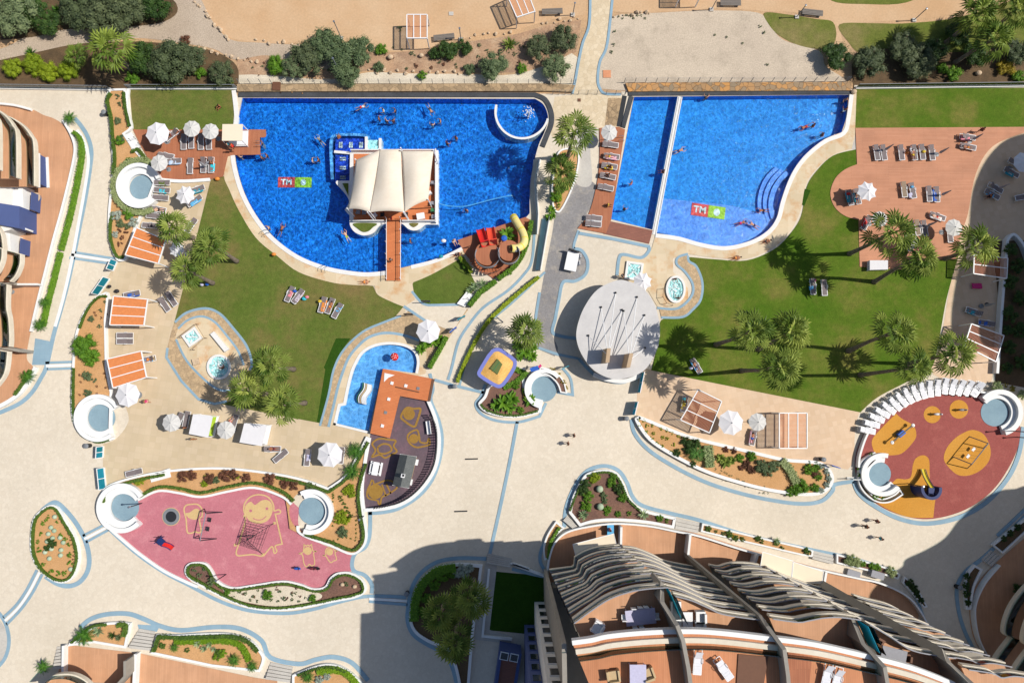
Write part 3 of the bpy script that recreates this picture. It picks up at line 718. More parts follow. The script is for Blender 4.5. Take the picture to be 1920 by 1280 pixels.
# ---------------------------------------------------------------- planters, walls, hedges, round benches
rnd = random.Random(7)
def leaf_quads(mb, pts_normals, size, rng, flat=.55):
 for p, nrm in pts_normals:
  a = rng.uniform(0, 2*pi); s = size*rng.uniform(.6, 1.3)
  nn = (nrm+Vector((rng.uniform(-1, 1), rng.uniform(-1, 1), rng.uniform(-.4, 1)))*flat)
  if nn.length < 1e-3: nn = Vector((0, 0, 1))
  nn.normalize()
  u = nn.cross(Vector((cos(a), sin(a), .3)))
  if u.length < 1e-3: continue
  u.normalize(); v = nn.cross(u)
  mb.add([p-u*s*.5, p+v*s*.28, p+u*s*.5, p-v*s*.28], [(0, 1, 2, 3)])
def hedge(path, wpx, h, leaf, label, group=None, closed=False, side=0, dens=95, z0=.1, size=.2):
 """clipped hedge: leaves all over the faces of a box that follows the path"""
 pts = W(path, z0, closed) if isinstance(path, str) else path
 wd = wpx/15
 if side: pts = offset(pts, side*wd/2, closed)
 mb = MB(); mb.ribbon(pts, wd*.8, z0, z0+h*.86, closed)
 rng = random.Random(len(pts)*31+int(h*100)); L = []
 q = list(pts)+([pts[0]] if closed else [])
 for a, b in zip(q, q[1:]):
  t = b-a; ln = t.length
  if ln < 1e-6: continue
  t = t/ln; nx = Vector((-t.y, t.x, 0))
  k = ln*dens*(wd+h*.8); k = int(k)+(rng.random() < k % 1)
  for _ in range(k):
   s = rng.random(); u = rng.uniform(-1, 1)
   if rng.random() < wd/(wd+h*.8):
    p = a+t*(ln*s)+nx*(u*wd*.52)+Vector((0, 0, h*rng.uniform(.85, 1.08))); nrm = Vector((0, 0, 1))
   else:
    sg = 1 if u > 0 else -1
    p = a+t*(ln*s)+nx*(sg*wd*rng.uniform(.42, .56))+Vector((0, 0, h*rng.uniform(.05, 1))); nrm = nx*sg
   L.append((p, nrm))
 leaf_quads(mb, L, size, rng)
 return solo(mb, 'hedge', LEAF[leaf], label, 'hedge', group)
def planter(outer, label, wall_px=6, h=.45, soil='soil', open_wall=None, holes=()):
 """planting bed: white retaining wall round a fill of soil"""
 pts = ccw(W(outer, 0)); c = sum(pts, Vector())/len(pts)
 t = thing('planter', label, 'planter', (c.x, c.y, 0))
 wl = MB()
 if open_wall is None: wl.ribbon(pts, wall_px/15, .03, h, True, side=1)
 else:
  for seg in open_wall: wl.ribbon(W(seg, 0, False), wall_px/15, .03, h)
 wl.build('wall', m['white'], t)
 inner = offset(pts, wall_px/15*.6, True) if open_wall is None else pts
 loops = [inner]+[ccw([P(x, y) for x, y in circ_px(*hh)]) for hh in holes]
 MB().add(*region(loops, h-.12)).build('soil', m[soil], t)
 return t
def low_wall(path, wpx, h, label, z0=.03, mat='white', closed=False, cat='wall', name='low_wall'):
 mb = MB().ribbon(W(path, 0, closed), wpx/15, z0, h, closed)
 return solo(mb, name, m[mat], label, cat)
def ring_bench(cx, cy, rf, r_in, r_out, a0, a1, label, seat_a=None, zf=.1):
 """round white bench with a back wall about a blue floor"""
 c = P(cx, cy); t = thing('curved_bench', label, 'bench', (c.x, c.y, 0))
 def arc(r, n=36): return [P(x, y) for x, y in circ_px(cx, cy, r, n, a0, a1)]
 k = 1/15
 MB().ribbon(arc((rf+r_in)/2+1), (r_in-rf)*k*1.0, .05, .48).build('seat', m['white'], t)
 MB().ribbon(arc((r_in+r_out)/2+1), (r_out-r_in)*k*1.0, .05, .95).build('backrest', m['white'], t)
 MB().poly([P(x, y, zf+.035) for x, y in circ_px(cx, cy, rf+1)]).build('round_floor', m['floorblue'], kind='structure')
 return t
ring_bench(267, 352, 22.5, 34, 41, 20, 318, 'white curved bench with blue-grey round floor below the small timber deck')
ring_bench(191, 783, 24.5, 36, 43, 30, 308, 'white curved bench with blue-grey floor directly above the lower turquoise gates')
ring_bench(235, 950, 25, 37, 45, 30, 318, 'white curved bench at the left end of the pink playground')
ring_bench(586, 957, 25, 33, 41, -110, 118, 'white curved bench at the right end of the pink playground')
ring_bench(1020, 729, 23, 29, 36, 40, 255, 'white curved bench with round floor beside the thatched bar')
ring_bench(1648, 888, 21.5, 31, 39, 75, 322, 'white curved bench at the left edge of the red playground')
ring_bench(1865, 773, 25, 33, 42, -75, 140, 'white curved bench at the right edge of the red playground')
# planters
planter("209,170! 239,169! 243,205 251,240 238,254! 262,288 283,305! 284,322 300,330! 280,384 259,428 242,483 232,491 222,488 213,470 207,440 207,395 214,320 211,250 209,220 202,188", 'long narrow white planter of ochre soil left of the small timber deck', 4, .5, 'soil', holes=[(267, 352, 44)])
planter("207,552 194,552 180,561 163,582 150,612 143,642 140,682 138,730 138,772 145,800 160,818 190,830 216,823! 212,800! 214,735! 205,690! 203,600!", 'white planter of ochre soil with thin drip lines left of two orange pergolas', 4, .5, 'soil', holes=[(191, 783, 44)])
planter("193,938 200,916 240,898 320,882 420,877 520,888 575,900 617,915! 650,891 668,862 690,818! 694,822! 684,870 678,920 682,960 688,1000 681,1024 660,1035 620,1020 580,1006 566,1000! 545,990! 540,950! 530,928 480,912 430,918 380,928 340,922 300,918 262,935 250,905 215,915 200,950", 'large winding ochre planter between the tiled terrace and the pink playground', 4, .5, 'soil',
  open_wall=["193,945 200,916 240,898 320,882 420,877 520,888 575,900 617,915! 650,891 668,862 690,818!", "262,936 300,919 340,923 380,930 430,920 480,913 530,929 548,944", "692,822! 684,870 678,920 682,960 688,1000 681,1024 660,1036 620,1020 580,1006 562,995 560,984"], holes=[(586, 957, 42), (235, 950, 46)])
planter("350,1062 362,1052 388,1053 400,1067 412,1086 438,1098 480,1093 530,1086 562,1091 588,1100 610,1097 620,1081 635,1071 660,1071 682,1085 688,1105 670,1118 630,1126 570,1138 520,1143 470,1138 420,1118 378,1096 353,1079", 'winding white planter below the pink playground with white gravel in its middle', 6, .45, 'mulch')
planter("66,972 80,955 98,945 113,950 128,974 146,1006 153,1040 148,1068 136,1086 117,1091 95,1082 74,1062 62,1035 61,1002", 'teardrop planter ringed by a hedge standing alone on the plaza', 4.5, .45, 'soil')
planter("1190,789 1194,781 1206,782 1290,815 1400,842 1470,858 1520,862 1545,870 1559,890 1556,910 1536,925 1500,928 1440,920 1380,905 1320,885 1260,855 1215,825", 'long curved white planter along the lower edge of the rose tiled terrace', 6, .55, 'soil')
planter("1100,886 1130,879 1155,884 1169,905 1180,931 1200,951 1238,962 1266,968! 1262,989! 1210,979 1155,975 1115,977 1086,985! 1066,960! 1072,932 1086,904", 'brown mulch planter with a rounded top above the curved apartment block', 5, .55, 'mulch')
planter("916,722 908,742 897,757 910,772 940,781 975,782 1014,773! 1018,750! 990,740 984,718 984,690! 962,690! 930,716", 'brown mulch planter with banana plants under the thatched bar', 5, .5, 'mulch')
planter("1028,691 1045,700 1057,715 1063,738! 1050,736! 1044,720 1030,706 1012,698 1012,688!", 'narrow curved planter behind the round bench beside the bar', 2.5, .6, 'mulch')
planter("1606,880 1612,862 1636,846! 1640,862! 1622,880 1616,890 1620,910 1632,926 1650,933 1672,925 1682,915! 1690,925! 1665,940 1640,940 1618,925 1606,905", 'crescent planter wrapped round the bench left of the red playground', 2.5, .6, 'dsoil')
planter("150,1196 170,1176 200,1165 230,1163 249,1165! 240,1212! 180,1202! 132,1208! 136,1198!", 'small wedge-shaped white planter with a big cycad in the lower left corner', 4, .5, 'soil')
planter("297,1186! 330,1187 380,1184 430,1184 470,1196 490,1215 498,1232 490,1256! 400,1246! 286,1222!", 'white planter with a lime hedge between two flights of steps at the bottom left', 4, .5, 'soil')
planter("550,1262! 590,1246 620,1241 650,1250 680,1275 700,1300! 550,1300!", 'white planter with yellow-green shrubs cut off by the bottom edge left of the shaded plaza', 4, .5, 'soil')
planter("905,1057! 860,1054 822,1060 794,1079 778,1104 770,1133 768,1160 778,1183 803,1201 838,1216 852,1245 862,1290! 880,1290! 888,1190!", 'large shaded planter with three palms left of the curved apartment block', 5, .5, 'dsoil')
planter("1315,979! 1400,1000! 1500,1023! 1522,1030! 1520,1042! 1500,1039! 1400,1016! 1312,995!", 'straight white planter with mixed shrubs along the block front, first of two', 3, .5, 'soil')
planter("1565,1036! 1620,1050 1660,1062 1684,1074! 1680,1084! 1640,1072 1565,1054!", 'straight white planter with grey-green bushes along the block front nearest the shadow', 3, .5, 'mulch')
planter("1042,975! 1026,1000 1018,1025 1020,1048! 1030,1046! 1032,1022 1042,1003 1058,988!", 'thin curved white planter with a clipped hedge at the corner of the apartment block', 3, .5, 'soil')
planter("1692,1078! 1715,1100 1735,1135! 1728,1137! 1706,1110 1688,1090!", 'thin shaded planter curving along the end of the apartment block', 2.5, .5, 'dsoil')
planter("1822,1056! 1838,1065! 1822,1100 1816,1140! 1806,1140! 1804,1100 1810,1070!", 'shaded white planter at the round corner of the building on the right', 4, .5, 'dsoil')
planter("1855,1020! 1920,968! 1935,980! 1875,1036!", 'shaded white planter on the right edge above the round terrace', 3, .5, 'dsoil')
planter("1048,285 1070,280 1086,292 1080,335 1064,376 1048,400 1036,388 1034,350 1040,310", 'leafy bed of ochre soil between the two pools', 3, .4, 'soil')
low_wall("286,336! 340,341 395,338!", 6, .3, 'low white step between the small timber deck and the tiled terrace')
low_wall("243,169! 241,205 249,243!", 5, .4, 'white kerb wall on the left of the small top lawn')
low_wall("203,985 230,1009 265,1038 310,1069 355,1091 372,1098", 5, .3, 'white kerb wall along the lower left of the pink playground')
low_wall("694,820 685,870 680,915 683,953", 5, .4, 'white wall between the ochre planter and the purple playground')
low_wall("806,713! 804,752! 818,788 824,830 815,880 783,924 742,948 684,955!", 6, .5, 'white curved wall round the purple playground')
low_wall("-10,196! 30,200 62,208", 4, .5, 'white parapet at the upper left terrace corner')
low_wall("122,228 136,252 144,276 142,302 130,355 118,402 104,452 88,515 75,566 62,622", 4, .5, 'white parapet along the terrace of the building on the left')
low_wall("70,688 60,710 42,735 20,752 -5,765", 7, .4, 'white curved parapet at the lower end of the left terrace')
low_wall("1862,700 1872,560 1881,452! 1893,442 1910,460 1922,490", 5, .8, 'white garden wall between the shaded terrace and the dark garden')
low_wall("1605,875 1608,850 1624,808 1652,776 1702,743 1760,729 1830,734 1852,742", 3.5, .7, 'white curved wall behind the stacked loungers by the red playground')
low_wall("992,1065! 960,1055 1022,1078", 4, .5, 'white kerb wall beside the shaded lawn')
low_wall("917,1065! 905,1190! 960,1196!", 4, .4, 'white edging of the shaded walkway')
low_wall("1026,1066 1030,1040 1040,1014 1062,995 1100,985 1150,979 1210,983 1262,993 1310,1003 1400,1031 1520,1062 1600,1080 1645,1090 1694,1114 1722,1148 1742,1192", 3, .9, 'thin white parapet round the ground terraces of the curved apartment block')
for a, lab in (("1161,983! 1160,1024!", 'first white wall between the ground terraces of the curved block, counted from the left'), ("1288,997! 1284,1034!", 'white wall between ground terraces beside the plain shaded terrace'), ("1412,1034! 1404,1060!", 'white wall between ground terraces left of the cream awnings'), ("1538,1066! 1534,1090!", 'white wall between ground terraces right of the cream awnings')):
 low_wall(a, 4, 1.6, lab)
low_wall("127,1205! 126,1270!", 4, .9, 'white wall beside the lower left stairs')
low_wall("262,1220! 258,1300!", 5, 1.0, 'white wall between the two terracotta terraces at the lower left')
low_wall("1866,1056 1838,1090 1822,1125 1820,1155 1828,1195 1845,1228", 2.5, .9, 'thin shaded parapet round the dark terrace on the right')
# hedges
hedge("212,178 205,192 212,222 215,260 219,300 216,330", 5, .7, 'hedge', 'thin clipped hedge inside the left wall of the narrow planter by the plaza')
hedge("236,176 239,206 247,240", 5, .7, 'hedge', 'thin clipped hedge beside the small top lawn')
hedge("250,288! 262,282! 282,308", 5, .7, 'hedge', 'angled clipped hedge at the left corner of the small timber deck')
hedge(circ_px(267, 352, 49, 26, 35, 290) and [P(x, y, .1) for x, y in circ_px(267, 352, 49, 26, 60, 300)], 11, .8, 'sage', 'grey-green hedge curling round the bench below the small timber deck')
hedge("217,400 211,420 211,445 217,470 226,484 236,482", 4, .7, 'hedge', 'thin hedge on the wall of the narrow planter beside the first orange pergola')
hedge("205,557 192,557 178,567 164,588 153,616", 4, .6, 'hedge', 'low hedge along the top of the planter with the drip lines')
hedge("142,690 141,735 142,775 150,802 166,820 190,828 208,824", 4, .6, 'hedge', 'low hedge along the plaza side of the planter with the drip lines')
hedge("198,940 205,920 242,904 290,893 312,889", 5, .7, 'hedge', 'hedge under the foot shower at the lower edge of the tiled terrace')
hedge("266,930 300,912 340,914 380,922 430,911 482,904 532,920 552,938", 5, .7, 'hedge', 'long wavy hedge along the upper rim of the pink playground')
hedge("520,893 575,906 618,921! 652,896 671,866 692,828", 5, .7, 'hedge', 'hedge following the curved corner of the tiled terrace')
hedge("687,868 674,920 677,965 683,1000 676,1020 660,1029 622,1014 575,1000", 5, .7, 'hedge', 'hedge round the pointed lower end of the ochre planter')
hedge("356,1064 364,1057 384,1058 396,1070 408,1092 438,1104 480,1099 530,1092 562,1097 590,1106 614,1102 625,1086 638,1077 658,1077 677,1088 682,1104 668,1112 630,1120 570,1132 520,1137 470,1132 422,1113 380,1090 357,1076", 4, .6, 'hedge', 'hedge ring inside the winding planter below the pink playground', closed=True)
hedge("70,974 83,959 98,950 110,955 123,977 141,1008 148,1040 143,1066 133,1082 117,1086 97,1078 78,1060 67,1034 66,1002", 4, .6, 'hedge', 'hedge ring inside the teardrop planter', closed=True)
hedge("142,250 153,262 157,288 151,330 137,398 118,470", 7, .7, 'bright', 'long hedge along the left terrace, upper stretch')
hedge("117,474 106,520 94,566 84,612", 7, .7, 'bright', 'long hedge along the left terrace, lower stretch between two cycads')
hedge("62,694 50,715 32,740", 5, .6, 'hedge', 'short hedge at the foot of the cycad on the lower left terrace')
hedge("1100,891 1130,884 1152,889 1165,908 1176,934 1198,955", 4, .6, 'hedge', 'thin hedge round the rounded top of the mulch planter')
hedge("1028,1046 1030,1022 1040,1000 1048,987", 5, .7, 'bright', 'clipped hedge in the thin planter at the corner of the apartment block')
hedge("1068,956 1076,935 1088,908", 4, .6, 'hedge', 'thin hedge on the left side of the mulch planter')
hedge("901,757 912,768 940,777 975,778 1008,770", 4, .5, 'hedge', 'low hedge along the lower edge of the bar planter')
hedge("138,1202 152,1190 176,1172 204,1168", 5, .6, 'hedge', 'low hedge along the curved wall of the wedge planter')
hedge("224,1168 240,1170 236,1190", 9, .7, 'hedge', 'rounded hedge block at the right end of the wedge planter')
hedge("292,1218 301,1190! 340,1192 400,1190 440,1190 468,1200 486,1218", 7, .7, 'hedge', 'dark hedge round the back of the planter between the stairs')
hedge("330,1200 380,1199 430,1199 456,1210 470,1236", 11, .55, 'lime', 'lime-green hedge in the planter between the stairs')
hedge("596,1256 630,1252 655,1262 676,1285", 12, .6, 'lime', 'lime-green hedge in the planter at the bottom beside the shaded plaza')
hedge("560,1262 590,1251 620,1246 652,1255", 4, .7, 'hedge', 'thin dark hedge behind the lime hedge at the bottom')
hedge("855,1062 824,1067 800,1084 785,1108 778,1136 778,1160", 16, .9, 'bright', 'broad rounded hedge inside the shaded palm planter')
hedge("880,574! 900,550! 930,528", 9, .9, 'bright', 'clipped hedge between the water slides and the curved ramp')
hedge("934,524 966,500 984,470 992,440 996,416", 8, .9, 'bright', 'rounded hedge curving round the water slide deck')
hedge("806,690! 830,648! 838,632!", 8, .9, 'bright', 'clipped hedge beside the toddler pool')
hedge("1010,520 970,552 920,598 892,640 868,690 858,716", 7, .6, 'yellow', 'long yellow-green hedge beside the curved ramp')
hedge("962,690! 985,700! 968,716! 945,728!", 10, .5, 'bright', 'leafy ground hedge along the thatched bar')
hedge("1462,862! 1478,880! 1490,905!", 16, .8, 'sage', 'grey-green clipped block hedge slanting across the planter below the rose terrace')
hedge("1324,834! 1328,875!", 18, .9, 'sage', 'square grey-green clipped hedge in the middle of the curved planter')
hedge("862,483 878,500 884,512", 7, .7, 'yellow', 'yellow-green bushy hedge at the left edge of the water slide deck')
# ---------------------------------------------------------------- trees and plants
def fan_leaf(mb, o, az, el, pet, rad, rng, nseg=11, droop=.35):
 dr = Vector((cos(az)*cos(el), sin(az)*cos(el), sin(el)))
 side = Vector((-sin(az), cos(az), 0)); up = dr.cross(side)*-1
 if up.z < 0: up = -up
 o = Vector(o); tip = o+dr*pet+Vector((0, 0, -pet*.12))
 w = .035
 b = len(mb.v)
 vs = [o-side*w, o+side*w, tip+side*w, tip-side*w]; fs = [(0, 1, 2, 3)]
 span = radians(250)
 for k in range(nseg):
  a0 = -span/2+span*k/nseg; a1 = -span/2+span*(k+1)/nseg; am = (a0+a1)/2
  L = rad*(.78+.22*cos(am))*rng.uniform(.88, 1.1)
  def pt(a, r, dz): return tip+dr*(cos(a)*r)+side*(sin(a)*r)+up*dz
  m0 = pt(a0+.03, L*.58, -.03*rad); m1 = pt(a1-.03, L*.58, -.03*rad); mm = pt(am, L*.6, .06*rad)
  t = pt(am, L, -droop*rad*rng.uniform(.6, 1.2))+Vector((0, 0, -droop*.3*L))
  i = len(vs); vs += [m0, mm, m1, t]
  fs += [(2, i, i+1), (2, i+1, i+2), (i, i+3, i+1), (i+1, i+3, i+2)]
 mb.add(vs, fs)
def palm_crown(seed, n=34, rad=1.12):
 rng = random.Random(seed); mb = MB()
 for k in range(n):
  f = k/n; az = k*2.39996+rng.uniform(-.25, .25)
  el = radians(76-98*f**.8+rng.uniform(-9, 9))
  fan_leaf(mb, (0, 0, .1*(1-f)), az, el, (.8+.75*f)*rng.uniform(.8, 1.2), rad*rng.uniform(.85, 1.1), rng, droop=.12+.3*f)
 return mb.mesh('palm_crown', LEAF['palm'])
def skirt(seed):
 rng = random.Random(seed); mb = MB()
 for k in range(16):
  fan_leaf(mb, (0, 0, -.25), k*2.4, radians(-50+rng.uniform(-15, 15)), .7, .8, rng, 8, .6)
 return mb
CROWNS = [palm_crown(s, n) for s, n in ((1, 22), (2, 19), (3, 24), (4, 20))]
def lsq_h(base, crown):
 best = (1e9, 3)
 b = P(*base, 0)
 for k in range(20, 150):
  h = k/10; q = P(*crown, h); dd = hypot(q.x-b.x, q.y-b.y)
  if dd < best[0]: best = (dd, h)
 return best[1]
def obj_of(name, me, parent=None, loc=None, rz=0, scale=None, mat=None):
 o = bpy.data.objects.new(name, me); COL.objects.link(o)
 if parent is not None: o.parent = parent; _kids.setdefault(parent.name, []).append(o)
 if loc is not None: o.location = loc
 o.rotation_euler = (0, 0, rz)
 if scale is not None: o.scale = (scale,)*3 if not hasattr(scale, '__len__') else scale
 if mat is not None:
  o.material_slots[0].link = 'OBJECT'; o.material_slots[0].material = mat
 return o
rngp = random.Random(11)
PALMG = 'fan palms of the resort'
def palm(crown, base, rpx, label, kind='palm', hmax=None):
 h = lsq_h(base, crown)
 if hmax: h = min(h, hmax)
 top = P(*crown, h); b = P(*base, 0)
 if hypot(top.x-b.x, top.y-b.y) > .35*h: b = Vector((top.x+(b.x-top.x)*.35*h/hypot(top.x-b.x, top.y-b.y), top.y+(b.y-top.y)*.35*h/hypot(top.x-b.x, top.y-b.y), 0))
 t = thing('palm_tree', label, 'palm tree', b, 0, PALMG)
 mid = b.lerp(top, .5)+Vector((rngp.uniform(-.15, .15), rngp.uniform(-.15, .15), 0))
 pts = [b, b.lerp(mid, .1), b.lerp(mid, .5), mid, mid.lerp(top, .5), top]
 MB().tube(pts, [.38, .30, .24, .21, .2, .22], 9).build('trunk', m['trunk'], t, True)
 s = rpx/15*(H-h)/H/2.2
 obj_of('crown', rngp.choice(CROWNS), t, top-b, rngp.uniform(0, 6.28), s, LEAF[kind])
for a in [
 ((207, 92), (249, 134), 44, 'big yellow-green fan palm among the bushes at the upper left', 'palmy'),
 ((143, 103), (152, 116), 22, 'small fan palm left of the big one among the upper left bushes', 'palmy'),
 ((325, 425), (362, 446), 34, 'fan palm standing over the loungers beside the first orange pergola'),
 ((395, 460), (444, 490), 38, 'fan palm with a bare leaning trunk on the edge of the dry lawn'),
 ((350, 505), (399, 531), 36, 'fan palm below the leaning one, bags lying at its foot'),
 ((505, 685), (551, 692), 36, 'fan palm on the dry lawn nearest the dark turf strip, upper of three'),
 ((462, 730), (503, 739), 36, 'fan palm at the corner of the dry lawn by the round spa'),
 ((527, 757), (572, 755), 37, 'fan palm at the bottom of the dry lawn, lowest of three'),
 ((1077, 248), (1064, 296), 40, 'fan palm in the bed between the two pools'),
 ((1052, 322), (1047, 342), 33, 'squat fan palm low in the bed beside the grey path'),
 ((987, 621), (980, 654), 36, 'fan palm over the thatched bar', 'palm', 5.5),
 ((1672, 435), (1592, 476), 46, 'tall fan palm leaning over the parasols of the pale deck'),
 ((1722, 482), (1638, 529), 42, 'tall fan palm rising by the white daybed at the end of the pale deck'),
 ((1830, 462), (1770, 485), 42, 'fan palm at the corner of the pale deck beside the slatted pergola'),
 ((1410, 620), (1342, 646), 42, 'fan palm on the green lawn, leftmost of the lower group'),
 ((1484, 620), (1420, 655), 42, 'fan palm on the green lawn, second from the left of the upper row'),
 ((1680, 622), (1590, 658), 43, 'fan palm alone in the middle right of the green lawn'),
 ((1464, 688), (1390, 695), 42, 'fan palm near the person sunbathing on the lower green lawn'),
 ((1717, 688), (1612, 703), 36, 'fan palm whose fronds hang over the stacked white loungers'),
 ((1788, 662), (1700, 682), 42, 'fan palm beside the lower slatted pergola on the right'),
 ((1834, 27), (1774, 80), 40, 'fan palm at the upper right corner, left of the group', 'palmy'),
 ((1905, 16), (1846, 70), 38, 'fan palm cut by the upper right corner of the picture'),
 ((1862, 74), (1790, 118), 40, 'fan palm at the upper right, lowest of the group', 'palmy'),
 ((882, 1122), (889, 1084), 38, 'shaded fan palm nearest the walkway left of the apartment block'),
 ((826, 1152), (838, 1112), 36, 'shaded fan palm in the hedge on the left of the dark planter'),
 ((852, 1202), (862, 1155), 38, 'lowest shaded fan palm in the dark planter'),
]: palm(*a)
# ---- bushes: clumps of small leaves through the crown's volume
def clump_mesh(seed, n=900, clumps=16, size=.13, h=.75, up=.3, core=True):
 rng = random.Random(seed); mb = MB()
 cs = []
 for k in range(clumps):
  a = rng.uniform(0, 2*pi); r = sqrt(rng.random())*.78; z = h*(.35+.6*rng.random()*(1-.5*r))
  cs.append(Vector((r*cos(a), r*sin(a), z)))
 L = []
 for k in range(n):
  c = rng.choice(cs); R_ = rng.uniform(.22, .36)
  dv = Vector((rng.gauss(0, 1), rng.gauss(0, 1), rng.gauss(0, 1)))
  if dv.length < 1e-3: continue
  dv.normalize(); q = c+dv*R_*rng.uniform(.6, 1.05)
  if q.z < .02: q.z = rng.uniform(.02, .15)
  L.append((q, (dv+Vector((0, 0, up))).normalized()))
 leaf_quads(mb, L, size, rng, .5)
 if core:
  for c in cs: mb.ball(c*.95, (.2, .2, .2*h), 6, 4)
 return mb.mesh('foliage', LEAF['bright'])
def blade_mesh(seed, n, length, width, el0, el1, droop, seg=4, name='fronds'):
 rng = random.Random(seed); mb = MB()
 for k in range(n):
  az = k*2.39996+rng.uniform(-.2, .2); f = k/n
  el = radians(el0+(el1-el0)*f+rng.uniform(-6, 6)); L = length*rng.uniform(.8, 1.1)
  dr = Vector((cos(az), sin(az), 0)); sd_ = Vector((-sin(az), cos(az), 0))
  vs = []; fs = []; p = Vector((0, 0, .05))
  for i in range(seg+1):
   t = i/seg; w = width*(sin(pi*min(1, .15+t*.85))**.7 if i < seg else .05)
   e = el-droop*t*t
   if i: p = p+(dr*cos(e)+Vector((0, 0, sin(e))))*(L/seg)
   vs += [p-sd_*w, p+Vector((0, 0, -w*.35)), p+sd_*w]
   if i:
    b = (i-1)*3
    fs += [(b, b+1, b+4, b+3), (b+1, b+2, b+5, b+4)]
  mb.add(vs, fs)
 return mb.mesh(name, LEAF['cycad'])
def feather_mesh(seed, n=26):
 rng = random.Random(seed); mb = MB()
 for k in range(n):
  az = k*2.39996; f = k/n; el = radians(65-75*f+rng.uniform(-6, 6)); dr = Vector((cos(az), sin(az), 0)); sd_ = Vector((-sin(az), cos(az), 0))
  p = Vector((0, 0, .1)); N = 9; prev = None; L = rng.uniform(.9, 1.1)
  for i in range(N+1):
   t = i/N; e = el-1.0*t*t
   if i: p = p+(dr*cos(e)+Vector((0, 0, sin(e))))*(L/N)
   w = .17*sin(pi*(.12+.86*t))
   if i:
    for s_ in (-1, 1):
     q = p+sd_*(s_*w)+dr*.06+Vector((0, 0, -.02)); mb.add([p, q, q+dr*.035, p+dr*.07], [(0, 1, 2, 3) if s_ > 0 else (3, 2, 1, 0)])
 mb.ball((0, 0, .12), (.3, .3, .22), 9, 5)
 return mb.mesh('fronds', LEAF['cycad'])
CL = [clump_mesh(20+i, 1700, 24, .12) for i in range(5)]            # leafy bushes
CT = [clump_mesh(40+i, 3600, 38, .085, .85) for i in range(4)]       # trees: finer leaves
CS = [clump_mesh(60+i, 240, 8, .22, .8) for i in range(3)]          # little shrubs
FE = [feather_mesh(70+i) for i in range(2)]
AG = [blade_mesh(80+i, 26, 1.0, .075, 75, 15, .25) for i in range(2)]
BA = [blade_mesh(90+i, 16, 1.15, .2, 70, 15, 1.1, 6, 'leaves') for i in range(2)]
BALL = MB()
for k in range(14):
 a0 = 2*pi*k/14
 pass
_b = MB(); _b.ball((0, 0, .5), (1, 1, .8), 16, 9); BALLM = _b.mesh('body', LEAF['cactus'], True)
def shrub(x, y, r, kind, label, group=None, z=.3, shape=None, squash=1.0, name=None, cat=None):
 shape = shape or ('tree' if r >= 22 else 'bush' if r >= 7 else 'small')
 c = P(x, y, z); s = r/15
 lib, nm, ct = {'tree': (CT, 'bush', 'bush'), 'bush': (CL, 'shrub', 'shrub'), 'small': (CS, 'shrub', 'shrub'), 'feather': (FE, 'cycad', 'plant'),
           'agave': (AG, 'agave', 'plant'), 'banana': (BA, 'banana_plant', 'plant'), 'ball': ([BALLM], 'barrel_cactus', 'cactus')}[shape]
 o = obj_of(name or nm, rngp.choice(lib), None, c, rngp.uniform(0, 6.28), (s, s, s*squash), LEAF[kind])
 return setp(o, label, cat or ct, group)
def tree(x, y, r, kind, label, group=None, h=2.5, rsq=.8):
 """a tree or tall bush: trunk with limbs under a crown of leaf clumps"""
 top = P(x, y, h*.6); g = Vector((top.x, top.y, 0)); s = 1.16*r/15*(H-h)/H
 t = thing('tree', label, 'tree', g, 0, group)
 tb = MB(); tb.tube([g, g+Vector((.05, .03, h*.35)), g+Vector((0, 0, h*.7))], [.22, .16, .1], 7)
 for k in range(5):
  a = k*1.3; tb.tube([g+Vector((0, 0, h*.3)), g+Vector((cos(a)*s*.55, sin(a)*s*.55, h*.75))], [.1, .04], 5)
 tb.build('trunk', m['bark'], t, True)
 obj_of('crown', rngp.choice(CT), t, (0, 0, h*.25), rngp.uniform(0, 6.28), (s, s, max(.9, s*rsq)), LEAF[kind])
G0 = 'wild bushes beyond the pools'
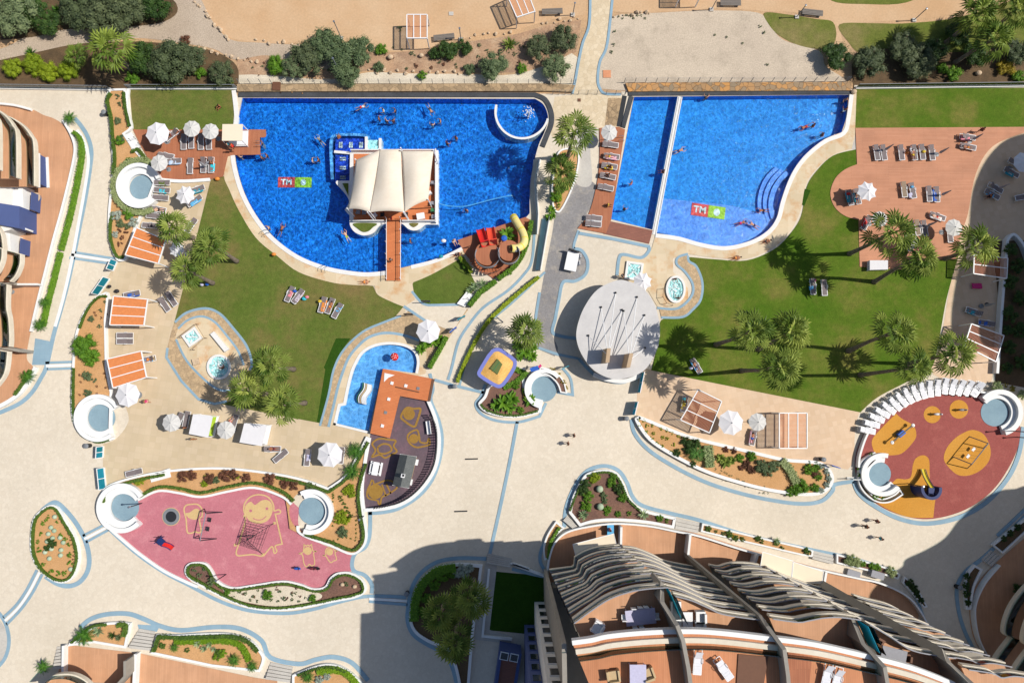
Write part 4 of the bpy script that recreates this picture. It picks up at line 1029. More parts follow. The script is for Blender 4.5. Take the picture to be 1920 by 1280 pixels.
for a in [(28, 28, 46, 'olive', 'broad olive tree at the very upper left corner'), (86, 40, 26, 'dark', 'dark green tree right of the corner olive'), (60, 12, 30, 'dark', 'dark tree cut by the top edge near the left corner'),
          (150, 18, 40, 'pine', 'grey-green tree, left part of the big clump at the top edge'), (200, 28, 46, 'pine', 'grey-green tree in the middle of the clump at the top edge'), (244, 20, 34, 'pine', 'grey-green tree, right part of the clump at the top edge'), (290, 8, 30, 'dark', 'deep green round tree at the end of the top clump'),
          (270, 108, 32, 'dark', 'dark green tree right of the big yellow palm'), (318, 118, 42, 'pine', 'wide grey-green tree above the small top lawn'), (355, 104, 30, 'pine', 'grey-green tree on the right of the wide one above the top lawn'), (415, 134, 25, 'pine', 'round grey-green tree at the corner of the small top lawn'),
          (575, 110, 34, 'pine', 'left tree of the large clump above the left pool'), (612, 84, 34, 'olive', 'top tree of the large clump above the left pool'), (640, 110, 40, 'olive', 'middle tree of the large clump above the left pool'), (672, 92, 28, 'olive', 'right tree of the large clump above the left pool'), (650, 138, 24, 'olive', 'lowest tree of the large clump above the left pool'), (548, 125, 22, 'olive', 'small tree between the fan bush and the large clump'),
          (926, 126, 28, 'olive', 'round olive tree above the right part of the left pool'), (1012, 86, 25, 'pine', 'round grey-green tree left of the stone path, left of a trio'), (1057, 70, 27, 'pine', 'round grey-green tree nearest the stone path, top of a trio'), (1043, 125, 27, 'olive', 'round olive tree nearest the pool path, lowest of a trio'),
          (1566, 103, 29, 'dark', 'dense round dark tree at the corner of the gravel ground'), (1632, 116, 32, 'pine', 'grey-green tree above the corner of the right pool'), (1694, 88, 32, 'pine', 'upper grey-green tree between the path and the right top lawn'), (1722, 116, 34, 'pine', 'lower grey-green tree above the right top lawn'), (1752, 92, 26, 'dark', 'dark tree beside the palm trunks at the upper right'), (1908, 96, 28, 'pine', 'grey-green tree at the right edge below the palms'), (1800, 60, 26, 'dark', 'dark bush under the palm group at the upper right'), (1835, 98, 26, 'dark', 'dark bush at the foot of the lowest palm of the group'),
          ]: tree(*a, group=G0)
for x, y, r, k, lab in [(30, 132, 22, 'yellow', 'yellow-green bush at the left edge above the glass railing'), (68, 126, 24, 'yellow', 'yellow-green bush, second from the left above the railing'), (98, 138, 22, 'yellow', 'yellow-green bush, third from the left above the railing'), (134, 136, 22, 'yellow', 'yellow-green bush nearest the small palm'),
      (378, 140, 13, 'bright', 'bright small bush left of the round tree by the top lawn'), (432, 158, 8, 'yellow', 'tiny yellow bush at the railing corner'), (250, 150, 15, 'bright', 'bright bush at the railing right of the palm trunk'), (522, 126, 22, 'bright', 'bright fan-leaved bush left of the large clump'), (716, 96, 13, 'bright', 'small bright bush left of the slatted shade'), (842, 97, 22, 'dark', 'long low dark shrub mound under the plank bench'), (815, 103, 14, 'dark', 'left end of the dark shrub mound'), (870, 92, 18, 'dark', 'right end of the dark shrub mound'), (880, 131, 13, 'olive', 'small bush left of the round olive tree'), (978, 131, 12, 'bright', 'small bright bush beside the gravel strip'), (792, 143, 11, 'bright', 'small bush on the gravel strip above the pool'), (710, 128, 12, 'olive', 'low grey bush at the right foot of the large clump'),
      (1880, 131, 20, 'gold', 'golden bush at the right above the top lawn'), (1785, 142, 18, 'bright', 'bright green bush above the right top lawn'), (1765, 130, 13, 'bright', 'small bright bush left of another above the top lawn'), (1905, 146, 14, 'bright', 'low bush at the right edge above the top lawn'), (350, 78, 12, 'brown', 'dry brown shrub above the wide grey-green tree'), (750, 55, 6, 'olive', 'tiny shrub by the sandy path')]:
 shrub(x, y, r, k, lab, G0, .05)
for x, y, r, k, lab in [(60, 100, 13, 'cycad', 'spiky yucca above the yellow bushes'), (282, 128, 9, 'palmy', 'pale spiky rosette among the dark bushes'), (297, 148, 10, 'palmy', 'yellow-green spiky rosette by the railing'), (955, 85, 17, 'palm', 'spiky dwarf palm between the trees left of the stone path'), (108, 20, 12, 'cycad', 'grey-blue agave in the upper left thicket'), (92, 48, 12, 'palm', 'dwarf palm under the upper left trees')]:
 shrub(x, y, r, k, lab, None, .1, 'agave')
# ---- planting in the beds
for x, y, r, lab in [(132, 222, 14, 'round cycad at the top corner of the left terrace'), (86, 567, 12, 'small cycad on the left terrace hedge, upper of two'), (77, 609, 14, 'cycad at the lower end of the left terrace hedge'), (53, 706, 15, 'cycad in the curved bed at the lower left terrace'), (160, 1190, 19, 'large cycad in the wedge planter at the lower left'), (83, 1248, 14, 'yellow-green cycad at the edge of the shadow at the lower left'), (667, 845, 18, 'upper cycad beside the purple playground'), (661, 884, 18, 'lower cycad beside the purple playground'), (440, 1236, 13, 'cycad in the planter between the stairs, nearest its end'), (328, 1213, 9, 'small dark cycad at the left of the planter between the stairs'), (578, 1268, 12, 'cycad in the bottom planter by the shaded plaza'), (474, 1248, 11, 'cycad at the right end of the planter between the stairs'), (1305, 850, 18, 'dark cycad in the long planter under the rose terrace')]:
 shrub(x, y, r, 'cycad', lab, None, .7, 'feather')
def fill(spots, kind, label, group, z=.35, shape=None):
 nm = next((w_ for w_ in ('tuft', 'succulent', 'bush') if w_ in label), None) if shape is None else None
 for q in spots: shrub(q[0], q[1], q[2], kind, label, group, z, shape, 1.0, nm, {'tuft': 'plant', 'succulent': 'plant', 'bush': 'bush', None: None}[nm])
fill([(221, 182, 6), (226, 196, 6), (222, 228, 8), (228, 262, 9)], 'olive', 'low olive shrub on the ochre strip beside the small top lawn', 'shrubs beside the top lawn')
fill([(226, 265, 10), (242, 302, 7)], 'bright', 'green shrub beside the foot shower of the small deck', 'shrubs at the small deck')
shrub(242, 402, 12, 'bright', 'bright round shrub below the curling grey-green hedge', None, .4)
fill([(220, 404, 11), (252, 417, 11), (218, 440, 7)], 'silver', 'silver shrub in the narrow planter above the first orange pergola', 'silver shrubs above the first orange pergola')
fill([(228, 420, 9), (240, 424, 7)], 'olive', 'olive shrub in the narrow planter above the first orange pergola', 'olive shrubs above the first orange pergola')
fill([(224, 434, 6), (238, 434, 6), (230, 446, 6), (226, 458, 6)], 'brown', 'russet shrub in the narrow planter beside the first orange pergola', 'russet shrubs beside the first orange pergola')
shrub(166, 650, 26, 'bright', 'large clipped bright green mound in the planter left of the orange pergolas', None, .3)
shrub(176, 672, 18, 'bright', 'lower lobe of the clipped bright green mound', None, .3)
fill([(190, 582, 5), (198, 566, 4), (172, 598, 7), (187, 612, 5), (166, 706, 10), (178, 712, 6), (166, 736, 8), (160, 700, 6)], 'olive', 'thin olive shrub on the ochre bed with drip lines', 'olive shrubs on the drip-line bed')
fill([(178, 586, 3), (190, 596, 3), (180, 591, 3), (201, 590, 3), (150, 703, 3), (152, 716, 3), (182, 724, 3), (198, 708, 3), (199, 726, 3), (182, 738, 3), (150, 740, 3), (196, 700, 3), (156, 756, 3)], 'brown', 'tiny brown tuft on the drip lines of the ochre bed', 'tufts on the drip-line bed')
fill([(345, 893, 12), (362, 890, 11), (395, 896, 11), (425, 892, 13), (440, 889, 11), (462, 895, 10), (508, 897, 12), (536, 906, 10), (553, 909, 11)], 'brown', 'russet-brown feathery shrub above the pink playground', 'russet shrubs above the pink playground')
fill([(260, 904, 7), (268, 901, 7), (384, 906, 7), (386, 894, 5), (440, 893, 5), (446, 893, 5), (650, 920, 9), (658, 914, 9), (660, 924, 9), (642, 965, 12), (636, 972, 10), (650, 974, 10)], 'yellow', 'yellow-green low shrub in the winding ochre planter', 'yellow shrubs in the winding ochre planter')
fill([(406, 900, 8), (580, 911, 9), (644, 996, 12), (590, 912, 6)], 'olive', 'dull green shrub in the winding ochre planter', 'green shrubs in the winding ochre planter')
fill([(625, 925+4*k, 3) for k in range(3)]+[(638+4*k, 932+7*k, 5) for k in range(6)]+[(610+8*k, 1010+int(4*sin(k)), 2.5) for k in range(8)]+[(624, 940+9*k, 2.5) for k in range(6)]+[(668, 975+8*k, 2.5) for k in range(5)], 'hedge', 'tiny tuft in rows on the ochre point by the right-hand pink bench', 'tufts on the ochre point')
# gravel and mulch planter under the pink playground
MB().poly(W("418,1102 440,1108 480,1104 530,1098 565,1104 600,1112 600,1122 570,1130 520,1136 470,1130 430,1118", .36)).build('white_gravel', m['wgravel'], kind='structure')
fill([(503, 1113, 11), (428, 1108, 7), (586, 1120, 8)], 'bright', 'round bright shrub on the white gravel under the pink playground', 'round shrubs on the white gravel')
fill([(438+12*k+int(4*sin(k*3)), 1112+int(7*cos(k*2.3))+(k//6)*2, 3.6+.8*sin(k)) for k in range(12)]+[(470+13*k, 1124+int(3*sin(k*2)), 3.6) for k in range(8)], 'olive', 'small olive tuft on the white gravel under the pink playground', 'tufts on the white gravel')
fill([(440, 1103, 3), (456, 1113, 3), (477, 1118, 3), (492, 1101, 3), (520, 1103, 4), (548, 1110, 3), (556, 1102, 3), (563, 1117, 3), (538, 1120, 4)], 'brown', 'small brown tuft on the white gravel under the pink playground', 'brown tufts on the white gravel')
fill([(366, 1066, 6), (374, 1078, 6), (398, 1088, 9), (384, 1066, 5), (392, 1100, 6), (650, 1094, 6)], 'olive', 'thin olive shrub on the mulch ends of the planter under the pink playground', 'shrubs on the mulch ends')
for x, y, lab in ((642, 1095, 'pale boulder on the mulch under the pink playground, left of two'), (665, 1099, 'pale boulder on the mulch under the pink playground, right of two')):
 mb = MB().ball(P(x, y, .45), (.3, .24, .25), 8, 5); solo(mb, 'boulder', m['boulder'], lab, 'rock')
# teardrop
fill([(104, 968), (97, 988), (92, 1000), (103, 994), (100, 1008), (114, 1007), (120, 1016), (90, 1010), (116, 1030), (115, 1040), (94, 1046), (86, 1034), (98, 1030), (134, 1066)] and [(x, y, 4.2) for x, y in [(104, 968), (97, 988), (92, 1000), (103, 994), (100, 1008), (114, 1007), (120, 1016), (90, 1014), (116, 1030), (115, 1040), (94, 1046), (86, 1034), (98, 1028), (134, 1066)]], 'cactus', 'pale round barrel cactus in the teardrop planter', 'barrel cacti in the teardrop planter', .3, 'ball')
fill([(100, 1018, 9), (90, 1026, 7), (96, 1012, 7)], 'dark', 'dark green succulent in the middle of the teardrop planter', 'dark succulents in the teardrop planter')
fill([(82, 981, 5), (78, 1000, 5), (88, 974, 5), (75, 1030, 6), (72, 1015, 5), (92, 968, 4), (116, 1002, 5), (123, 1010, 5), (130, 1020, 5), (132, 1040, 6), (133, 1055, 6), (122, 1074, 6), (110, 1074, 6), (98, 1070, 6), (82, 1058, 5), (108, 978, 4)], 'bright', 'low bright succulent in the ring of the teardrop planter', 'succulents of the teardrop planter')
fill([(126+2*k, 985+9*k, 2) for k in range(5)]+[(138+int(2*sin(k)), 1020+7*k, 2) for k in range(7)], 'brown', 'tiny dark tuft on the right side of the teardrop planter', 'tufts of the teardrop planter')
# wedge and stair planters
shrub(186, 1182, 12, 'agave', 'bluish agave in the wedge planter', None, .5, 'agave'); shrub(212, 1190, 9, 'dark', 'dark spiky plant in the wedge planter', None, .5, 'agave'); shrub(224, 1194, 8, 'olive', 'olive agave beside the dark one in the wedge planter', None, .5, 'agave')
fill([(352, 1217, 6), (306, 1209, 7), (412, 1223, 9)], 'hedge', 'round green shrub on the ochre bed between the stairs', 'round shrubs between the stairs')
fill([(372, 1206, 9), (384, 1214, 9), (394, 1208, 8), (402, 1216, 7)], 'agave', 'grey-green agave on the ochre bed between the stairs', 'agaves between the stairs', .5, 'agave')
fill([(408, 1228, 9), (418, 1222, 9)], 'lime', 'lime shrub on the ochre bed between the stairs', 'lime shrubs between the stairs')
fill([(600, 1272, 9), (614, 1266, 8)], 'silver', 'silvery shrub at the bottom by the shaded plaza', 'silver shrubs at the bottom')
# mulch planter G
fill([(1116, 893, 10), (1112, 899, 8)], 'yellow', 'yellow-green round shrub at the top of the mulch planter', 'yellow shrubs of the mulch planter')
fill([(1145, 905, 10), (1150, 893, 8), (1166, 932, 10), (1102, 930, 12), (1098, 948, 12), (1138, 954, 9)], 'bright', 'bright round shrub in the rounded mulch planter', 'bright shrubs of the mulch planter')
fill([(1095, 908, 14), (1092, 918, 12), (1158, 916, 12)], 'dark', 'dark shrub in the rounded mulch planter', 'dark shrubs of the mulch planter')
fill([(1124, 916, 6.5), (1125, 949, 6.5)], 'cactus', 'pale ball cactus in the middle of the mulch planter', 'ball cacti of the mulch planter', .5, 'ball')
fill([(1132, 928, 8), (1133, 938, 7)], 'olive', 'olive shrub between the two ball cacti', 'olive shrubs of the mulch planter')
fill([(1094, 964, 13), (1206, 964, 13)], 'agave', 'tall pale grass tuft in the lower mulch planter', 'grass tufts of the mulch planter', .5, 'agave')
fill([(1137, 962, 6), (1158, 963, 7), (1179, 962, 6), (1236, 970, 8), (1250, 975, 6)], 'bright', 'small bright shrub in the lower strip of the mulch planter', 'small shrubs of the lower mulch planter')
# bar planter
fill([(945, 755, 18), (960, 748, 16), (955, 762, 14), (930, 760, 13), (994, 750, 13)], 'bright', 'banana plant with broad leaves in the mulch bed under the bar', 'banana plants under the bar', .4, 'banana')
fill([(968, 722, 9), (985, 733, 8), (976, 768, 8)], 'bright', 'leafy shrub in the mulch bed under the bar', 'leafy shrubs under the bar')
fill([(984, 740, 6), (988, 748, 6)], 'gold', 'reddish-gold shrub against the round bench by the bar', 'golden shrubs by the bar bench')
fill([(1038, 695, 6), (1047, 703, 6), (1056, 716, 6), (1034, 692, 5), (1061, 727, 5)], 'gold', 'yellow and red flowering shrub behind the round bench by the bar', 'flowering shrubs by the bar bench')
fill([(972, 650, 13), (985, 660, 14), (998, 668, 12), (975, 668, 10), (1000, 652, 9)], 'bright', 'broad-leaved plant round the back of the thatched bar', 'plants behind the bar', .4, 'banana')
# centre bed between pools
fill([(1044, 300, 13), (1058, 296, 10), (1050, 355, 12), (1042, 370, 13), (1060, 350, 9), (1070, 330, 8), (1066, 310, 8)], 'bright', 'bright leafy plant in the bed between the two pools', 'plants between the pools')
fill([(1046, 372, 10), (1048, 386, 6)], 'yellow', 'yellow shrub at the lower tip of the bed between the pools', 'yellow shrubs between the pools')
fill([(1034, 393, 9), (1028, 408, 8), (1036, 405, 8)], 'bright', 'thin leafy plant on the wall beside the curved ramp', 'plants on the ramp wall', .2, 'banana')
# kids pool corner, slides
fill([(800, 645, 12), (790, 655, 11), (815, 640, 12), (826, 636, 10)], 'bright', 'broad-leaved plant at the edge of the toddler pool', 'plants by the toddler pool', .3, 'banana')
fill([(890, 538, 12), (905, 532, 12), (880, 545, 9), (900, 545, 9)], 'agave', 'pale-leaved agave bush beside the white shower at the small lawn', 'agaves by the small lawn', .3, 'agave')
fill([(956, 512, 6), (868, 488, 7), (872, 498, 7)], 'bright', 'small bush at the edge of the water slide deck', 'bushes at the slide deck')
# planter F
F_ = [(1197, 787), (1207, 788), (1199, 797), (1213, 798), (1223, 797), (1211, 810), (1225, 812), (1222, 821), (1239, 803), (1250, 806), (1259, 811), (1242, 820), (1232, 830), (1241, 836), (1258, 846), (1272, 817), (1250, 822), (1262, 833)]
fill([(x, y, 4.6) for x, y in F_], 'yellow', 'small round yellow-green shrub at the pointed left end of the planter under the rose terrace', 'small round shrubs at the pointed end')
fill([(1285, 828, 12), (1302, 832, 12), (1290, 842, 12), (1268, 848, 9), (1299, 869, 7)], 'dark', 'dark green shrub in the left half of the planter under the rose terrace', 'dark shrubs under the rose terrace')
fill([(1386, 858, 9), (1407, 855, 11), (1480, 922, 9), (1502, 910, 15), (1488, 918, 12)], 'bright', 'bright green shrub in the planter under the rose terrace', 'bright shrubs under the rose terrace')
fill([(1424, 872, 14), (1436, 880, 15), (1448, 872, 13)], 'olive', 'olive bush in the middle of the planter under the rose terrace', 'olive bushes under the rose terrace')
fill([(1400, 870, 10), (1408, 880, 9), (1390, 876, 7), (1375, 844, 7), (1360, 842, 7), (1520, 880, 9), (1528, 888, 9)], 'brown', 'reddish-brown shrub in the planter under the rose terrace', 'reddish shrubs under the rose terrace')
fill([(1515, 880, 12), (1528, 878, 9), (1526, 914, 10), (1532, 892, 9)], 'bright', 'glossy green shrub near the rounded right end of the planter under the rose terrace', 'green shrubs at the rounded end')
fill([(1540, 873, 7), (1549, 884, 7), (1552, 896, 7), (1548, 908, 7), (1538, 918, 7), (1530, 868, 6), (1515, 868, 6)], 'silver', 'silver lavender tuft round the rounded right end of the planter under the rose terrace', 'silver tufts at the rounded end')
fill([(1340+9*k, 880+4*k+int(5*sin(k*2)), 2.6) for k in range(12)]+[(1332+10*k, 872+5*k, 2.6) for k in range(9)]+[(1360+9*k, 900+int(2*k*.8), 2.6) for k in range(9)], 'olive', 'tiny tuft in the rows on the ochre slope under the rose terrace', 'tufts in rows under the rose terrace')
fill([(1360, 866, 12), (1350, 858, 10), (1372, 862, 9)], 'palm', 'broad-leaved plant beside the square clipped hedge', 'broad plants under the rose terrace', .4, 'banana')
# block front planters
fill([(1328, 990, 7), (1366, 1000, 8), (1378, 1008, 7), (1392, 1010, 6), (1420, 1008, 7), (1428, 1014, 6), (1455, 1016, 7), (1466, 1026, 5), (1512, 1032, 8), (1342, 996, 4), (1356, 1000, 5)], 'hedge', 'mixed green shrub in the straight planter along the block front', 'shrubs along the block front')
fill([(1373, 1004, 5), (1391, 1010, 5)], 'gold', 'yellow-tinged shrub in the straight planter along the block front', 'yellow shrubs along the block front')
shrub(1456, 1012, 8, 'agave', 'spiky rosette in the straight planter along the block front', None, .5, 'agave')
fill([(1591, 1048, 13), (1603, 1052, 11), (1668, 1070, 12)], 'sage', 'rounded grey-green bush in the planter nearest the shadow', 'grey-green bushes along the block front')
fill([(1616, 1056, 7), (1634, 1060, 8), (1644, 1062, 8)], 'bright', 'bright shrub in the planter nearest the shadow', 'bright shrubs near the shadow')
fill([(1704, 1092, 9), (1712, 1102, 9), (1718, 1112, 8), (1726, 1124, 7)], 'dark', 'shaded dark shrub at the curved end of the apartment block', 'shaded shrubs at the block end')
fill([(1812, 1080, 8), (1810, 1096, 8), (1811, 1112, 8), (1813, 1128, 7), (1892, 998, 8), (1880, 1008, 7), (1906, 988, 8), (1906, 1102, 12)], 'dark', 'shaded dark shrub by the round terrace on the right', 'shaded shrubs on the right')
# dark gardens
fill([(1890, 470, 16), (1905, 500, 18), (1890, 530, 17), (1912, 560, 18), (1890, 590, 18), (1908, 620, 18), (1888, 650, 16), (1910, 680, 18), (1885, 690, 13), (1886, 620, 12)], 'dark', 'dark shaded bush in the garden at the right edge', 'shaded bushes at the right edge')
fill([(1866, 725, 12), (1912, 740, 10)], 'sage', 'grey-green round bush behind the right bench of the red playground', 'grey-green bushes by the red playground')
fill([(1896, 728, 7), (1884, 722, 6)], 'gold', 'yellow flowering shrub behind the right bench of the red playground', 'yellow shrubs by the red playground')
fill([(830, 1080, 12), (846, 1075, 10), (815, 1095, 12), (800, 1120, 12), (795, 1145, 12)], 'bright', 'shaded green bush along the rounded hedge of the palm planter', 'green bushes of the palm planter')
fill([(872, 1072, 12), (858, 1074, 10), (866, 1062, 9), (880, 1064, 9)], 'silver', 'shaded grey shrub at the top of the palm planter', 'grey shrubs of the palm planter')
fill([(1634, 852, 6), (1610, 880, 6), (1612, 890, 7), (1640, 930, 7), (1652, 932, 6), (1662, 930, 5)], 'bright', 'green plant in the crescent planter left of the red playground', 'plants of the crescent planter')
rs_ = random.Random(8)
fill([(rs_.uniform(450, 1075), 0, rs_.uniform(2.5, 6)) for k in range(90)] and [(x, 92-.04*(x-640)+rs_.uniform(0, 44)*(1-.35*(x > 950)), rs_.uniform(2, 5.5)) for x in [rs_.uniform(450, 1070) for k in range(80)]], 'olive', 'low dry grey-green scrub tuft on the brown earth above the left pool', 'scrub tufts above the left pool', .03)
fill([(x, 92-.04*(x-640)+rs_.uniform(0, 44), rs_.uniform(2, 4.5)) for x in [rs_.uniform(450, 1000) for k in range(36)]], 'brown', 'low dry brown scrub tuft on the earth above the left pool', 'brown tufts above the left pool', .03)
fill([(835, 45), (60, 60)] and [(1160+int(7*k), 32+int(4*sin(k*2)), 3) for k in range(8)]+[(1152, 60, 4), (1150, 85, 4), (1146, 98, 4), (1340, 66, 3), (1362, 70, 3), (1392, 82, 3), (1425, 50, 4), (1432, 62, 4), (1438, 122, 4)], 'olive', 'low dry tuft on the pale gravel ground', 'dry tufts on the gravel ground', .03)
# ---------------------------------------------------------------- loungers, parasols, pergolas, daybeds
def lounger_proto(name, up, mat):
 t = thing(name, 'x', 'sun lounger')
 hz = .36; L0, L1, hb = -1.0, .30, .72
 e = radians(up)
 fr = MB()
 for sx in (-1, 1):
  fr.beam((sx*.33, L0, hz), (sx*.33, L1+.02, hz), .06, .07)
  fr.beam((sx*.33, L1, hz), (sx*.33, 1.0, hz-.08), .05, .06)
 fr.beam((-.33, L0, hz), (.33, L0, hz), .06, .07); fr.beam((-.33, 1.0, hz-.08), (.33, 1.0, hz-.08), .05, .06)
 fo = fr.build('frame', m['wmetal'], t)
 for sx in (-1, 1): MB().tube([(sx*.33, -.15, hz), (sx*.37, .0, hz+.16), (sx*.37, .28, hz+.17), (sx*.33, .36, hz)], .03, 6).build('armrest', m['wmetal'], fo)
 for sx in (-1, 1):
  for y in (-.85, .62): MB().tube([(sx*.31, y, hz), (sx*.32, y+.05*(1 if y > 0 else -1), 0)], .028, 6).build('leg', m['wmetal'], t)
 se = MB()
 for k in range(6):
  y0 = L0+.04+k*(L1-L0-.04)/6; se.box((0, y0+.1, hz+.03+.01*sin(k*1.4)), (.58, .205, .025))
 se.build('seat', m[mat], t)
 bk = MB()
 for k in range(4):
  d0 = .02+k*hb/4; bk.beam((0, L1+cos(e)*d0, hz+.03+sin(e)*d0), (0, L1+cos(e)*(d0+.17), hz+.03+sin(e)*(d0+.17)), .58, .025)
 bk.build('backrest', m[mat], t)
 return t
_lp = {}
def lounger(x, y, ang, label, up=0, mat='sling', group='sun loungers', z=.16):
 """ang: picture direction of the head end, 0 = right, 90 = up"""
 key = (up, mat); c = P(x, y, z)
 if key not in _lp:
  t = _lp[key] = lounger_proto('sun_lounger', 8 if up == 0 else up, mat); t.location = c; t.rotation_euler = (0, 0, radians(ang-90)); t['label'] = label; t['group'] = group
  return t
 return dup(_lp[key], c, radians(ang-90), label, group)
def towel(x, y, ang, mat, label, L=1.5, Wd=.62, z=.56, cat='towel'):
 rng = random.Random(int(x*7+y)); mb = MB(); nx, ny = 5, 10; vs = []
 for j in range(ny+1):
  for i in range(nx+1):
   u = (i/nx-.5)*Wd; v = (j/ny-.5)*L
   vs.append((u*(1+.05*sin(v*5)), v+.02*sin(u*9), .012*sin(v*8+u*5)+rng.uniform(0, .012)-(.07 if i in (0, nx) else 0)*.6))
 fs = [(j*(nx+1)+i, j*(nx+1)+i+1, (j+1)*(nx+1)+i+1, (j+1)*(nx+1)+i) for j in range(ny) for i in range(nx)]
 mb.add(vs, fs)
 o = bpy.data.objects.new('towel', mb.mesh('towel', m[mat], True)); COL.objects.link(o); o.location = P(x, y, z); o.rotation_euler = (0, 0, radians(ang-90))
 md = o.modifiers.new('thick', 'SOLIDIFY'); md.thickness = .02
 return setp(o, label, cat)
def clutter(x, y, r, mat, label, cat='bag', z=.2, name='bag', sq=.7):
 """a soft bag, float or heap of things"""
 mb = MB(); rng = random.Random(int(x*3+y)); c = P(x, y, z); s = r/15
 mb.ball(c+Vector((0, 0, s*sq*.6)), (s, s*.75, s*sq), 9, 6)
 mb.tube([c+Vector((-s*.5, 0, s*sq)), c+Vector((0, s*.1, s*sq*1.8)), c+Vector((s*.5, 0, s*sq))], s*.1, 5)
 return solo(mb, name, m[mat], label, cat, smooth=True)
D, T = 'on the small timber deck', 'on the tiled terrace'
